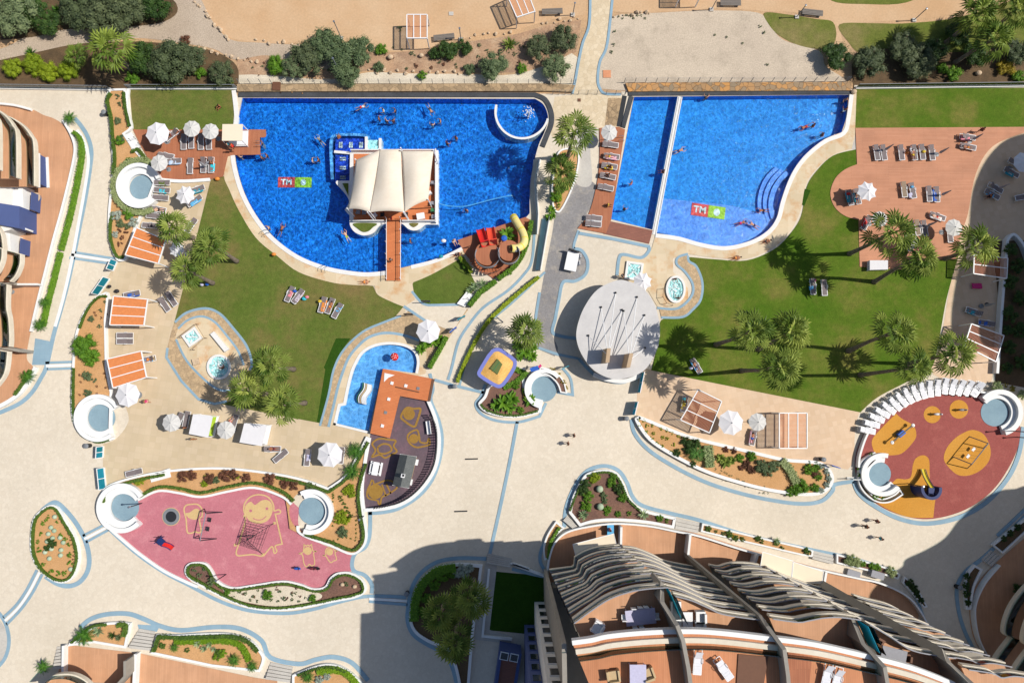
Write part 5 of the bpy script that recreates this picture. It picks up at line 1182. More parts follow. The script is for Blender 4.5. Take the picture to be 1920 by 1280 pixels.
for a in [
 (325, 255, 40, 'lounger with a reading person right of the largest parasol on the small timber deck', 35), (347, 268, 92, 'left lounger under the middle parasol of the small timber deck'), (361, 266, 92, 'right lounger under the middle parasol of the small timber deck'),
 (379, 268, 92, 'left lounger under the parasol nearest the cream-roofed cabana'), (394, 268, 92, 'right lounger under the parasol nearest the cream-roofed cabana'), (314, 294, 170, 'lounger half under the lowest parasol of the small timber deck'), (327, 304, 4, 'lounger under a blue-striped towel on the small timber deck'),
 (359, 313, 90, 'empty lounger standing alone at the lower edge of the small timber deck'), (384, 311, 90, 'lounger with a grey bag on it at the lower edge of the small timber deck', 35), (398, 311, 90, 'lounger with a sunbather sitting at the right end of the small timber deck', 35),
 (306, 344, 0, 'lounger under a dark green towel right of the curved bench'), (306, 358, -4, 'lounger under a turquoise towel right of the curved bench'), (303, 372, -4, 'bare lounger right of the curved bench, third from the top'),
 (371, 357, 20, 'lounger with a teal towel right of the terrace parasol'), (367, 378, 35, 'lounger with a pale blue towel below right of the terrace parasol'), (299, 394, 170, 'lounger with a pink sunbather below the grey-green hedge'), (292, 406, -6, 'bare lounger in the palm shade below the pink sunbather'), (284, 424, -4, 'lounger with a dark cap on it above the first orange pergola'), (361, 424, 58, 'tilted lounger right of the palm over the loungers'),
 (250, 552, 12, 'lounger covered by a blue towel above the second orange pergola'), (311, 571, 125, 'left of two loungers in the palm shadow on the tiled terrace', 35), (324, 561, 125, 'right of two loungers in the palm shadow on the tiled terrace'),
 (237, 629, 0, 'upper lounger of the pair between the second and third orange pergolas'), (237, 640, 0, 'lower lounger of the pair between the second and third orange pergolas'), (279, 674, 12, 'lounger with a blue towel sticking out of the third orange pergola', 35),
 (338, 788, 70, 'lounger under the leftmost parasol of the lower terrace row'), (352, 786, 80, 'lounger between the leftmost lower parasol and a white daybed'), (441, 792, 75, 'lounger between the second lower parasol and a white daybed'),
 (513, 841, 180, 'lounger with a dark-clad sunbather on the lower tiled terrace'), (528, 854, 40, 'empty tilted lounger on the lower tiled terrace'), (578, 857, 85, 'lounger with a lilac towel left of the big lower parasol'), (641, 853, 85, 'lounger half hidden right of the big lower parasol'), (254, 885, 14, 'empty lounger beside the foot shower at the bottom of the terrace'),
 (545, 552, 68, 'lounger with pink bags on the dry lawn, leftmost'), (560, 556, 55, 'lounger with a purple-striped towel on the dry lawn'), (606, 572, 75, 'lounger with an orange towel on the dry lawn'), (620, 574, 70, 'lounger with a tanned sunbather on the dry lawn'), (634, 583, 62, 'lounger with a pale blue towel on the dry lawn, rightmost'),
 (1144, 273, 172, 'bare lounger under the white parasol on the strip deck between the pools'), (1146, 295, 172, 'lounger with a pink-striped towel on the strip deck'), (1142, 313, 170, 'lounger with a yellow towel on the strip deck'), (1139, 332, 168, 'lounger with a dark-haired sunbather on the strip deck'), (1135, 353, 168, 'bare lounger in the middle of the strip deck'), (1113, 410, 174, 'upper lounger of the pair at the lower end of the strip deck'), (1112, 421, 174, 'lower lounger of the pair at the lower end of the strip deck'),
 (1641, 288, 97, 'left lounger of the leftmost pair in the top row of the pale deck'), (1654, 288, 97, 'right lounger of the leftmost pair in the top row of the pale deck'), (1687, 288, 95, 'single bare lounger in the top row of the pale deck'), (1711, 288, 95, 'lounger with a white towel and a sunbather in the top row of the pale deck'), (1726, 287, 95, 'lounger with a yellow bag in the top row of the pale deck'), (1744, 288, 95, 'rightmost lounger in the top row of the pale deck'),
 (1811, 259, 172, 'lounger under a pink towel near the shadow on the pale deck', 35), (1812, 277, 168, 'lounger with an orange-clad sunbather near the shadow on the pale deck'), (1591, 372, 100, 'left lounger in the shade of the white star parasol'), (1605, 370, 100, 'right lounger in the shade of the white star parasol'),
 (1692, 357, 95, 'brown lounger, left of a pair in the middle of the pale deck', 0, 'slingb'), (1708, 359, 100, 'lounger with a lilac cloth, right of a pair in the middle of the pale deck'), (1739, 365, 92, 'bare lounger left of the blue towel on the pale deck'), (1753, 366, 92, 'lounger under a bright blue towel on the pale deck'), (1755, 407, 160, 'lounger with a sunbather lying slantwise on the lower pale deck'),
 (1622, 419, 60, 'lounger with a red towel in the dark shade at the left of the pale deck'), (1717, 428, 97, 'brown lounger, left of the pair by the big round shadow', 0, 'slingb'), (1730, 429, 97, 'grey lounger, right of the pair by the big round shadow'), (1778, 441, 92, 'lounger under the grey parasol at the lower right of the pale deck'), (1706, 458, 75, 'lounger under the parasol between the two palms of the pale deck'),
 (1863, 354, 150, 'upper of two shaded loungers right of the teal shadow edge', 35), (1857, 366, 150, 'lower shaded lounger with a blue towel right of the teal shadow edge'), (1893, 325, 150, 'shaded lounger with a teal sling beside the right-edge parasol'), (1901, 308, 150, 'shaded lounger partly under the right-edge parasol'), (1914, 371, 10, 'shaded white lounger cut by the right edge'),
 (1522, 538, 92, 'lounger with a magenta cushion on the green lawn, left of two'), (1543, 540, 92, 'bare dark lounger on the green lawn, right of two'), (1304, 686, 120, 'lounger with a sunbather in the palm shadow on the lower green lawn'), (1822, 585, -20, 'teal shaded lounger on the narrow terrace right of the lawn', 35), (1846, 606, -10, 'blue shaded lounger above the lower right pergola'),
 (1282, 757, 80, 'lounger with a yellow towel half under the slanting open pergola'), (1410, 819, 78, 'lounger with a sunbather in blue trunks below a grey parasol on the rose terrace'),
]: lounger(*a)
for a in [
 (327, 304, 4, 'stripeb', 'blue-and-white striped towel spread on the lounger of the small timber deck'), (304, 344, 0, 'olive', 'dark green towel on the lounger by the curved bench', .9), (305, 358, -4, 'turquoise', 'turquoise towel on the middle lounger by the curved bench', .9),
 (371, 357, 20, 'teal_cloth', 'teal towel on the lounger right of the terrace parasol', 1.2), (366, 378, 35, 'skyblue', 'pale blue towel on the lounger below the terrace parasol'), (250, 552, 12, 'blue', 'crumpled blue towel above the second orange pergola'), (278, 674, 12, 'skyblue', 'blue and white towel beside the third orange pergola', 1.0), (398, 314, 90, 'turquoise', 'turquoise towel under the sunbather on the small timber deck', 1.0),
 (578, 857, 85, 'lilac', 'lilac towel on the lounger by the big lower parasol', .9), (560, 556, 55, 'stripep', 'purple-and-white striped towel on the dry lawn'), (606, 573, 75, 'orangec', 'orange towel on the dry lawn lounger'), (635, 579, 62, 'skyblue', 'pale blue towel on the rightmost dry lawn lounger', .8), (545, 550, 68, 'pinkc', 'pink towel on the leftmost dry lawn lounger', .9),
 (1146, 295, 172, 'stripek', 'pink-and-white striped towel on the strip deck'), (1141, 313, 170, 'yellowc', 'yellow towel on the strip deck', 1.1), (1810, 259, 172, 'pinkc', 'plain pink towel on the lounger near the shadow', 1.2), (1753, 366, 92, 'blue', 'bright blue towel on the pale deck'), (1708, 366, 100, 'lilac', 'lilac cloth on the foot of the pale deck lounger', .6), (1622, 418, 60, 'red_paint', 'red towel in the shade at the left of the pale deck', 1.1), (1591, 370, 100, 'teal_cloth', 'teal towel on the shaded lounger by the star parasol', 1.3), (1605, 370, 100, 'teal_cloth', 'second teal towel nearest the star parasol', 1.2), (1711, 282, 95, 'whitec', 'white towel at the head of a lounger in the top row', .7), (1857, 364, 150, 'skyblue', 'pale blue towel on a shaded lounger at the right', 1.0), (1846, 606, -10, 'blue', 'blue towel on the shaded lounger above the lower right pergola'), (1822, 585, -20, 'teal_cloth', 'teal towel on the shaded lounger of the narrow terrace', 1.1), (1893, 325, 150, 'teal_cloth', 'teal towel by the right-edge parasol', 1.1), (1282, 758, 80, 'yellowc', 'yellow towel half under the slanting pergola', 1.2), (1303, 685, 120, 'skyblue', 'pale blue towel on the lounger in the lawn palm shadow', 1.2), (1522, 540, 92, 'skyblue', 'pale blue cloth on the left green lawn lounger', .5), (1410, 819, 78, 'stripek', 'pink-striped towel under the sunbather on the rose terrace'), (1755, 407, 160, 'whitec', 'white towel under the slantwise sunbather'),
 (1832, 536, 0, 'magenta', 'magenta towel by the upper right pergola', 1.3, .7, .35), (380, 311, 90, 'greyc', 'grey cover on a lounger at the small timber deck', .7)]: towel(*a)
# ---- parasols
def parasol_proto(n, scallop, mat, peak):
 t = thing('parasol', 'x', 'parasol')
 mb = MB(); N = n*6; vs = [(0, 0, 2.45+peak)]; rings = 4; fs = []
 for i in range(1, rings+1):
  f = i/rings
  for k in range(N):
   a = 2*pi*k/N; u = (k % 6)/6; sag = sin(pi*u)
   r = f*(cos(pi/n)/cos((u-.5)*2*pi/n))*(1-scallop*sag*f)
   vs.append((r*cos(a), r*sin(a), 2.45+peak*(1-f)**1.15-.045*sag*f))
 for k in range(N): fs.append((0, 1+k, 1+(k+1) % N))
 for i in range(rings-1):
  for k in range(N):
   a = 1+i*N; fs.append((a+k, a+N+k, a+N+(k+1) % N, a+(k+1) % N))
 mb.add(vs, fs)
 c = mb.build('canopy', m[mat], t)
 md = c.modifiers.new('thick', 'SOLIDIFY'); md.thickness = .02
 MB().lathe((0, 0, 2.45+peak), [(.001, 0), (.05, .01), (.035, .07), (.001, .1)], 10).build('finial', m['grey'], c)
 MB().tube([(0, 0, .05), (0, 0, 2.5+peak)], .03, 8).lathe((0, 0, 2.45+peak), [(.001, 0), (.045, .01), (.03, .08), (.001, .1)], 8).build('pole', m['grey'], t)
 MB().lathe((0, 0, 0), [(.001, 0), (.3, 0), (.3, .05), (.06, .1), (.001, .1)], 14).build('base', m['grey'], t)
 for k in range(n):
  a = 2*pi*k/n; MB().beam((0, 0, 2.4+peak), (.97*cos(a), .97*sin(a), 2.42), .02, .02).build('rib', m['wmetal'], t)
 return t
_pp = {}
def parasol(x, y, r, kind, label, rot=0, z=.12):
 q = P(x, y, 2.5); c = Vector((q.x, q.y, z)); s = r/15*(H-2.5)/H
 if kind not in _pp:
  t = _pp[kind] = parasol_proto(*{'oct': (8, .03, 'canvas', .42), 'round': (10, .02, 'canvas2', .32), 'star': (8, .14, 'canvas', .42)}[kind])
  t.location = c; t.rotation_euler = (0, 0, rot); t['label'] = label; t['group'] = 'white parasols'; t.scale = (s, s, 1); return t
 return dup(_pp[kind], c, rot, label, 'white parasols', (s, s, 1))
for a in [(296, 251, 23, 'oct', 'largest white octagonal parasol, upper left of the small timber deck', .2), (360, 242, 16.5, 'round', 'greyish parasol in the middle of the small timber deck'), (395, 247, 16, 'round', 'greyish parasol next to the cream-roofed cabana', .3), (299, 306, 16.5, 'round', 'greyish parasol at the lower left of the small timber deck', .5),
          (348, 366, 19, 'star', 'white scalloped parasol on the tiled terrace below the small deck', .35), (332, 468, 15, 'star', 'white parasol in the shadow of the leaning palms', .6), (240, 740, 23, 'oct', 'white octagonal parasol under the third orange pergola', .1), (322, 792, 17, 'round', 'greyish parasol, leftmost of the lower terrace row', .2), (424, 806, 17, 'round', 'greyish parasol between the two white daybeds', .4), (619, 852, 24, 'oct', 'big white octagonal parasol at the lower right of the tiled terrace', .3),
          (803, 621, 23, 'oct', 'white octagonal parasol on the path above the toddler pool', .15), (1142, 249, 16, 'round', 'white parasol at the top of the strip deck between the pools', .1), (1204, 528, 19, 'star', 'white parasol beside the square spa and the concrete roof', .3), (1625, 359, 20, 'star', 'white star-edged parasol at the left of the pale deck', .2), (1649, 411, 15.5, 'round', 'white parasol half hidden by the tall leaning palm', .3), (1708, 452, 15.5, 'round', 'white parasol between the two palms of the pale deck', .1), (1788, 427, 17, 'round', 'grey-white parasol at the lower right of the pale deck', .25), (1919, 305, 21, 'oct', 'shaded parasol cut by the right edge', .3), (1370, 792, 24, 'oct', 'large white octagonal parasol on the rose terrace', .2), (1420, 791, 17, 'round', 'smaller greyish parasol right of the large one on the rose terrace', .4)]: parasol(*a)
def folded_parasol(x, y, label, lean):
 b = P(x, y, .15); t = thing('folded_parasol', label, 'parasol', b, 0, 'folded parasols'); top = b+Vector((0, 0, 2.5))
 MB().tube([b, top], .03, 6).build('pole', m['grey'], t)
 MB().lathe(b, [(.001, .8), (.17, .85), (.13, 1.6), (.04, 2.5), (.001, 2.55)], 10).build('canopy', m['greyc'], t)
 MB().lathe(b, [(.001, 0), (.3, 0), (.3, .06), (.001, .1)], 12).build('base', m['grey'], t)
for x, y, lab in ((1655, 284, 'folded grey parasol at the leftmost pair of the pale deck'), (1756, 290, 'folded grey parasol right of the top row of the pale deck'), (1760, 368, 'folded grey parasol right of the bright blue towel'), (1818, 265, 'folded grey parasol at the head of the pink towel'), (1734, 425, 'folded grey parasol by the big round shadow'), (1866, 356, 'folded shaded parasol right of the teal shadow edge'), (1840, 574, 'folded shaded parasol on the narrow terrace right of the lawn'), (389, 315, 'folded grey parasol at the lower edge of the small timber deck')): folded_parasol(x, y, lab, 0)
# ---- pergolas with slatted roofs
def pergola(corn, h, bays, label, slat='slat', closed=True, group='pergolas', roofz=0, posts=True, swap=False):
 A, B, C, Dd = [P(x, y, h) for x, y in corn]
 g = (A+B+C+Dd)/4; t = thing('pergola', label, 'pergola', (g.x, g.y, .1), 0, group)
 fr = MB()
 for a, b in ((A, B), (B, C), (C, Dd), (Dd, A)): fr.beam(a, b, .11, .16)
 for k in range(1, bays): fr.beam(A.lerp(Dd, k/bays), B.lerp(C, k/bays), .10, .13)
 fr.build('frame', m['wmetal'], t)
 for c in (A, B, C, Dd): MB().beam(c, (c.x, c.y, .1), .12, .12).build('post', m['wmetal'], t)
 L = ((B-A).length+(C-Dd).length)/2; sp = .15
 for k in range(bays):
  a0, a1 = A.lerp(Dd, k/bays), A.lerp(Dd, (k+1)/bays); b0, b1 = B.lerp(C, k/bays), B.lerp(C, (k+1)/bays)
  mb = MB(); n = int(L/sp)
  for i in range(n):
   f = (i+.5)/n; p, q = a0.lerp(b0, f), a1.lerp(b1, f); dd = (q-p).normalized()*.06
   mb.beam(p+dd+Vector((0, 0, .0)), q-dd, .14 if closed else .075, .025)
  mb.build('slat_panel', m[slat], t)
 return t
pergola([(256, 427), (311, 450), (297, 494), (235, 478)], 2.5, 3, 'orange slatted pergola, first of three along the left planters, tilted'); pergola([(213, 555), (277, 561), (270, 610), (206, 609)], 2.5, 3, 'orange slatted pergola, second of three along the left planters'); pergola([(201, 673), (265, 658), (275, 707), (212, 727)], 2.5, 3, 'orange slatted pergola, third of three with a parasol at its lower edge')
pergola([(1353, 752), (1309, 730), (1276, 787), (1330, 811)], 2.4, 3, 'slanting open pergola of brown slats on the rose terrace', 'slat2', False); pergola([(1461, 840), (1461, 774), (1513, 774), (1513, 840)], 2.4, 3, 'upright open pergola of pale slats at the right of the rose terrace', 'slat3', False)
pergola([(1826, 478), (1889, 484), (1887, 522), (1825, 513)], 2.4, 2, 'open brown pergola over the shaded garden wall, upper of two', 'slat2', False); pergola([(1821, 607), (1882, 629), (1867, 678), (1808, 648)], 2.4, 3, 'open brown pergola over the shaded garden wall, lower of two', 'slat2', False)
pergola([(763, 72), (763, 28), (801, 28), (801, 72)], 2.6, 3, 'open shade frame with pale slats on the sandy path, whole in view', 'slat3', False); pergola([(969, 33), (950, -10), (985, -26), (1003, 22)], 2.6, 3, 'open shade frame with pale slats leaning at the top edge', 'slat3', False); pergola([(1276, -38), (1314, -38), (1314, -8), (1276, -8)], 2.6, 3, 'shade frame beyond the top edge, its striped shadow in view', 'slat3', False)
# ---- daybeds with square canvas roofs
def daybed(corn, h, roofm, label, cush=None):
 A, B, C, Dd = [P(x, y, h) for x, y in corn]; g = (A+B+C+Dd)/4
 t = thing('daybed', label, 'daybed', (g.x, g.y, .1), 0, 'canopied daybeds')
 MB().prism([A, B, C, Dd], h-.08, h, True).build('roof', m[roofm], t)
 for c in (A, B, C, Dd): MB().beam(c+(g-c)*.04-Vector((0, 0, .05)), Vector((c.x+(g.x-c.x)*.04, c.y+(g.y-c.y)*.04, .1)), .08, .08).build('post', m['wmetal'], t)
 k = [c+(g-c)*.05 for c in (A, B, C, Dd)]
 MB().prism(k, .12, .42).build('base', m['wmetal'], t); MB().prism([c+(g-c)*.1 for c in k], .42, .58).build('mattress', m['whitec'], t)
 if cush: MB().prism([k[1].lerp(k[0], .06), k[1].lerp(k[0], .3), k[2].lerp(k[3], .3), k[2].lerp(k[3], .06)], .58, .7).build('cushion', m[cush], t)
daybed([(417, 233), (455, 233), (454, 264), (416, 264)], 2.3, 'cream', 'cream-roofed cabana at the edge of the left pool'); daybed([(362, 776), (399, 780), (390, 820), (354, 813)], 2.2, 'canvas', 'white canopied daybed with a lime cushion on the lower terrace', 'lime'); daybed([(458, 793), (500, 797), (491, 836), (449, 829)], 2.2, 'canvas', 'white canopied daybed right of the one with the lime cushion'); daybed([(1631, 488), (1665, 488), (1665, 505), (1631, 506)], .9, 'canvas', 'low white covered daybed at the end of the pale deck')
# ---- bags and small things lying about
for a in [(390, 306, 4, 'greyc', 'grey beach bag on a lounger of the small timber deck'), (220, 546, 5, 'darkc', 'dark bag beside the end of the second orange pergola'), (206, 537, 4, 'darkc', 'round dark bin top beside the turquoise gate', 'bin'), (379, 534, 4, 'lilac', 'white bag at the foot of a leaning palm'), (389, 533, 4, 'blue', 'blue bag at the foot of a leaning palm'), (553, 546, 4, 'blue', 'blue bag at the head of a dry lawn lounger'), (571, 560, 5, 'turquoise', 'turquoise beach toy beside the striped towel on the dry lawn'), (576, 557, 4, 'pinkc', 'pink beach ball beside the striped towel on the dry lawn', 'ball'), (600, 565, 4, 'yellowc', 'yellow bag at the head of the orange towel'), (1525, 526, 5, 'magenta', 'magenta cushion on the green lawn lounger', 'cushion'), (1731, 285, 4, 'yellowc', 'pale yellow bag on a lounger in the top row'), (1700, 286, 3, 'orangec', 'orange bag between loungers in the top row'), (832, 452, 5, 'whitec', 'white float at the coping of the left pool', 'float'), (827, 481, 4.5, 'teal_cloth', 'teal bag on the stone surround near the slides'), (1295, 690, 4, 'lilac', 'pale bag beside the lounger in the lawn palm shadow'), (1590, 364, 4, 'red_paint', 'red bag on the shaded lounger by the star parasol'), (1849, 570, 4, 'darkc', 'dark ball on the narrow shaded terrace', 'ball'), (1709, 351, 3.5, 'skyblue', 'pale blue cap on the pale deck lounger', 'cap'), (285, 424, 3, 'darkc', 'dark cap on the lounger above the first orange pergola', 'cap'), (1283, 748, 4, 'turquoise', 'turquoise bag by the slanting pergola'), (408, 336, 5, 'orangec', 'orange rescue ring stand at the corner of the small timber deck', 'life ring'), (514, 477, 4.5, 'orangec', 'orange rescue ring stand at the edge of the dry lawn', 'life ring')]:
 clutter(*a[:5], cat=(a[5] if len(a) > 5 else 'bag'), name=(a[5] if len(a) > 5 else 'bag').replace(' ', '_'), z=.5 if a[2] < 5 else .2)
# stacked white loungers along the arc of the red playground
g_ = 'stacked white loungers by the red playground'
arc = S("1621,806 1634,788 1650,772 1668,760 1690,746 1712,736 1734,730 1752,727 1770,723! 1786,726 1800,727 1815,728 1828,730", False, 4)
ap = resample([P(x, y, .1) for x, y in arc], .98)
cc = P(1755, 830, .1)
_pr = lounger_proto('stacked_lounger', 20, 'slingw'); first = True
for i, p in enumerate(ap):
 dv = (p-cc); an = atan2(dv.y, dv.x)-pi/2
 for k in range(2):
  lab = 'white plastic lounger stacked with others along the arc above the red playground'
  q = Vector((p.x, p.y, .1+.3*k))
  if first: _pr.location = q; _pr.rotation_euler = (0, 0, an); _pr['label'] = lab; _pr['group'] = g_; first = False
  else: dup(_pr, q, an+rngp.uniform(-.06, .06), lab, g_)
# plank benches, lamp posts, bins
def plank_bench(x, y, ang, L, label):
 c = P(x, y, 0); t = thing('plank_bench', label, 'bench', c, radians(ang), 'plank benches')
 for k in range(4): MB().box((0, -.3+.2*k, .44), (L, .17, .05)).build('plank', m['wood'], t, local=True)
 for s in (-1, 1): MB().box((s*L*.36, 0, .2), (.12, .66, .42)).build('leg', m['grey'], t, local=True)
plank_bench(833, 73, 7, 2.7, 'weathered plank bench right of the whole shade frame'); plank_bench(1035, 25, 3, 2.7, 'weathered plank bench left of the stone path'); plank_bench(1368, 9, 0, 2.7, 'weathered plank bench at the top edge of the gravel ground'); plank_bench(1521, 27, -6, 2.7, 'weathered plank bench on the scrubby grass')
def lamp(x, y, h, label, head='post', group='lamp posts', mat='grey', base=True):
 b = P(x, y, .1); t = thing('lamp_post', label, 'lamp post', b, 0, group)
 MB().tube([b, b+Vector((0, 0, h-.35))], .06, 7).build('pole', m[mat], t)
 MB().lathe(b+Vector((0, 0, h-.4)), [(.001, 0), (.08, 0), (.09, .3), (.13, .33), (.13, .4), (.001, .42)], 10).build('lamp_head', m['chrome'], t)
 if base: MB().box(b+Vector((0, 0, .03)), (.5, .5, .1)).build('base', m['concrete'], t)
for a in [(864, 74, 2.7, 'lamp post at the end of the plank bench above the pool'), (1074, 28, 2.7, 'lamp post left of the top of the stone path'), (1494, 32, 2.7, 'lamp post at the end of the plank bench on the scrubby grass'), (1714, 38, 2.7, 'lamp post alone on the grass at the upper right'), (640, 72, 4.0, 'lamp post rising from the large clump, upper of two'), (638, 138, 4.0, 'lamp post rising from the large clump, lower of two'), (1334, 18, 2.9, 'thin lamp post at the top edge of the gravel ground')]: lamp(*a)
for a in [(266, 943, 3.0, 'dark lamp post at the left bench of the pink playground'), (424, 1076, 3.0, 'dark lamp post at the lower planter of the pink playground'), (683, 966, 3.0, 'dark lamp post where the ochre planter meets the plaza'), (1702, 906, 3.2, 'white-headed lamp post at the left bench of the red playground'), (1887, 807, 3.2, 'white-headed lamp post at the right bench of the red playground'), (1905, 819, 2.0, 'dark lamp post at the right rim of the red playground')]: lamp(*a, mat='dark', group='playground lamps', base=False)
def bin_(x, y, label, mat='dark'):
 b = P(x, y, .05); t = thing('litter_bin', label, 'bin', b, 0, 'litter bins')
 MB().lathe(b, [(.001, 0), (.26, 0), (.28, .8), (.001, .8)], 14).build('body', m[mat], t); MB().lathe(b+Vector((0, 0, .8)), [(.001, 0), (.3, 0), (.3, .06), (.1, .14), (.001, .14)], 14).build('lid', m['grey'], t)
for a in [(201, 215, 'dark litter bin against the narrow planter beside the small top lawn'), (169, 835, 'dark litter bin by the bench above the lower turquoise gates'), (854, 724, 'dark litter bin at the foot of the yellow-green hedge'), (1173, 784, 'dark litter bin at the pointed planter of the rose terrace'), (764, 1110, 'shaded dark bin at the palm planter'), (1539, 860, 'dark bin at the rounded end of the rose terrace planter'), (1792, 1098, 'shaded bin by the round planter on the right')]: bin_(*a)
# ---------------------------------------------------------------- island bar, slides, spas, playgrounds
def text_mesh(body, size, mat, M, ext=.01):
 cu = bpy.data.curves.new('txt', 'FONT'); cu.body = body; cu.size = size; cu.extrude = ext; cu.align_x = 'CENTER'; cu.align_y = 'CENTER'; cu.offset = size*.03
 o = bpy.data.objects.new('txt', cu); COL.objects.link(o); bpy.context.view_layer.update()
 me = bpy.data.meshes.new_from_object(o.evaluated_get(bpy.context.evaluated_depsgraph_get())); bpy.data.objects.remove(o)
 me.materials.clear(); me.materials.append(m[mat]); me.transform(M)
 return me
def logo(x, y, w_, h_, ang, z, label):
 c = P(x, y, z); t = thing('pool_emblem', label, 'emblem', c, radians(ang))
 for s, mt, nm in ((-1, 'coral', 'red_panel'), (1, 'lime', 'green_panel')): MB().box((s*w_/4, 0, 0), (w_/2, h_, .03)).build(nm, m[mt], t, local=True)
 o = obj_of('letters', text_mesh('TM', h_*.74, 'whitec', Matrix.Translation((-w_/4, 0, .025))), t)
 e = MB(); e.prism([Vector((w_/4+h_*.26*cos(a*.393), h_*.3*sin(a*.393), 0)) for a in range(16)], .015, .03)
 for k in range(4): e.box((w_/4, h_*(-.2+.13*k), .03), (h_*.34, .03, .012), .35)
 e.build('round_mark', m['whitec'], t, local=True)
logo(1328, 396, 4.35, 1.6, -8, -.5, 'red and green mosaic emblem reading TM on the floor of the right pool'); logo(553, 342, 4.3, 1.35, 0, -1.28, 'red and green mosaic emblem reading TM on the floor of the left pool')
# lane divider of the right pool
c = MB(); a_, b_ = W("1275,182! 1226,440!", 0, False)
c.ribbon([a_, b_], .62, -1.0, .1); solo(c, 'pool_divider', m['coping'], 'long white divider wall between the lap lane and the right pool', 'pool wall')
c = MB()
for dx in (-.17, .17): c.ribbon([a_+Vector((dx, 0, 0)), b_+Vector((dx, 0, 0))], .05, .1, .125)
solo(c, 'drain_grating', m['grey'], 'two thin grey gratings along the white pool divider', 'grating')
# curved steps at the right end of the right pool
for k, s in enumerate(("1478,322 1463,338 1451,360 1447,385 1452,408", "1470,317 1453,334 1441,358 1438,384 1445,413", "1462,312 1444,330 1432,356 1429,384 1438,418")):
 MB().ribbon(W(s, 0, False), .62, -.98, -.3-.2*k).build('pool_steps', m['pool4'], kind='structure')
# island
isl = "657,287! 686,283! 822,283! 822,422! 800,422 794,425 786,431 776,433 766,430 757,422 752,420! 725,420! 719,421 710,426 702,436 692,441 680,442 666,436 658,426 656,417! 656,404! 649,397 647,394! 655,380 650,367 641,356 631,345 632,340! 656,340!"
ip = W(isl, 0); ic = sum(ip, Vector())/len(ip)
t = thing('pool_island', 'white-rimmed island with a timber floor in the left pool', 'island', (ic.x, ic.y, 0))
MB().prism(ip, -1.4, .22).build('rim', m['coping'], t)
MB().prism(W("664,290! 815,290! 815,414! 664,414! 662,380! 664,340!", 0), .2, .27).build('floor', m['deck3'], t)
for s in ("664,420 672,430 682,436 692,434 700,427 706,420", "768,420 776,427 785,420", "643,345! 654,345! 654,368!"):
 MB().prism(W(s, 0), .2, .3).build('grass_bed', m['lawn1'], t)
for s in ("818,284! 818,420!", "660,286! 816,286!", "664,417! 722,417!", "756,417! 818,417!"): MB().ribbon(W(s, 0, False), .12, .22, 1.0).build('balustrade', m['coping'], t)
for s in ("628,259! 685,259! 685,284! 628,284!", "628,290! 656,290! 656,340! 628,340!"): MB().prism(W(s, 0), -1.3, -.2).build('water_shelf', m['poolband'], t)
MB().ribbon(W("622,335 620,300 620,262 632,252 680,252 692,258", 0, False), .35, -1.3, -.25).build('underwater_rim', m['pool3'], t)
for s in ("627,285! 660,288!", "687,257! 687,284!", "713,260! 713,284!"): MB().ribbon(W(s, 0, False), .33, -1.3, .15).build('white_kerb', m['coping'], t)
MB().prism(W("689,262! 711,262! 711,282! 689,282!", 0), -1.3, -.12).build('spa_corner', m['spafloor'], t)
for x, y, a in ((639, 272, 0), (658, 272, 0), (677, 272, 0), (643, 298, 1), (643, 315, 1), (643, 333, 1)):
 b = MB(); d0 = (5, 0) if not a else (0, 2.4)
 for s in (-1, 1):
  p = P(x+s*(2 if not a else 0), y+s*(0 if not a else 2), -.1); b.box(p, (.18, .75, .08) if not a else (.75, .18, .08))
 b.build('slatted_seat', m['whitec'], t)
def sail(cs, hs, name, label):
 p = [P(x, y, h) for (x, y), h in zip(cs, hs)]; N = 12; mb = MB(); vs = []
 for j in range(N+1):
  for i in range(N+1):
   u, v = i/N, j/N
   q = p[0]*(1-u)*(1-v)+p[1]*u*(1-v)+p[2]*u*v+p[3]*(1-u)*v
   mid = (p[0]+p[1]+p[2]+p[3])/4
   pull = .07*(4*u*(1-u)*(1-4*v*(1-v))**2*.5+4*v*(1-v)*(1-4*u*(1-u))**2*.55)
   q = q.lerp(Vector((mid.x, mid.y, q.z)), pull); q.z += .7*sin(pi*u)*(.4+.6*sin(pi*v))-.25*sin(pi*v)
   vs.append(q)
 mb.add(vs, [(j*(N+1)+i, (j+1)*(N+1)+i, (j+1)*(N+1)+i+1, j*(N+1)+i+1) for j in range(N) for i in range(N)])
 t = thing('shade_sail', label, 'shade sail', (p[3].x, p[3].y, .25), 0, 'cream shade sails')
 o = mb.build('cloth', m['sail'], t, True); md = o.modifiers.new('thick', 'SOLIDIFY'); md.thickness = .02
 for q in p: MB().tube([q+Vector((0, 0, .35)), (q.x+.1, q.y, .25)], .075, 8).build('mast', m['wmetal'], t)
 return t
sail([(667, 300), (714, 281), (694, 398), (652, 392)], [4.0, 4.8, 3.8, 3.6], '', 'cream shade sail over the island, leftmost of three'); sail([(711, 281), (752, 279), (758, 398), (690, 399)], [4.8, 4.8, 3.8, 3.8], '', 'cream shade sail in the middle of the island'); sail([(752, 283), (813, 283), (803, 375), (757, 399)], [4.8, 4.8, 3.7, 3.8], '', 'cream shade sail over the island, rightmost of three')
q = W("725,406! 752,406! 751,526! 724,526!", .3); g = sum(q, Vector())/4
t = thing('footbridge', 'timber footbridge from the lower pool rim to the island', 'footbridge', (g.x, g.y, 0))
MB().prism(q, .22, .34, True).build('deck', m['deck3'], t)
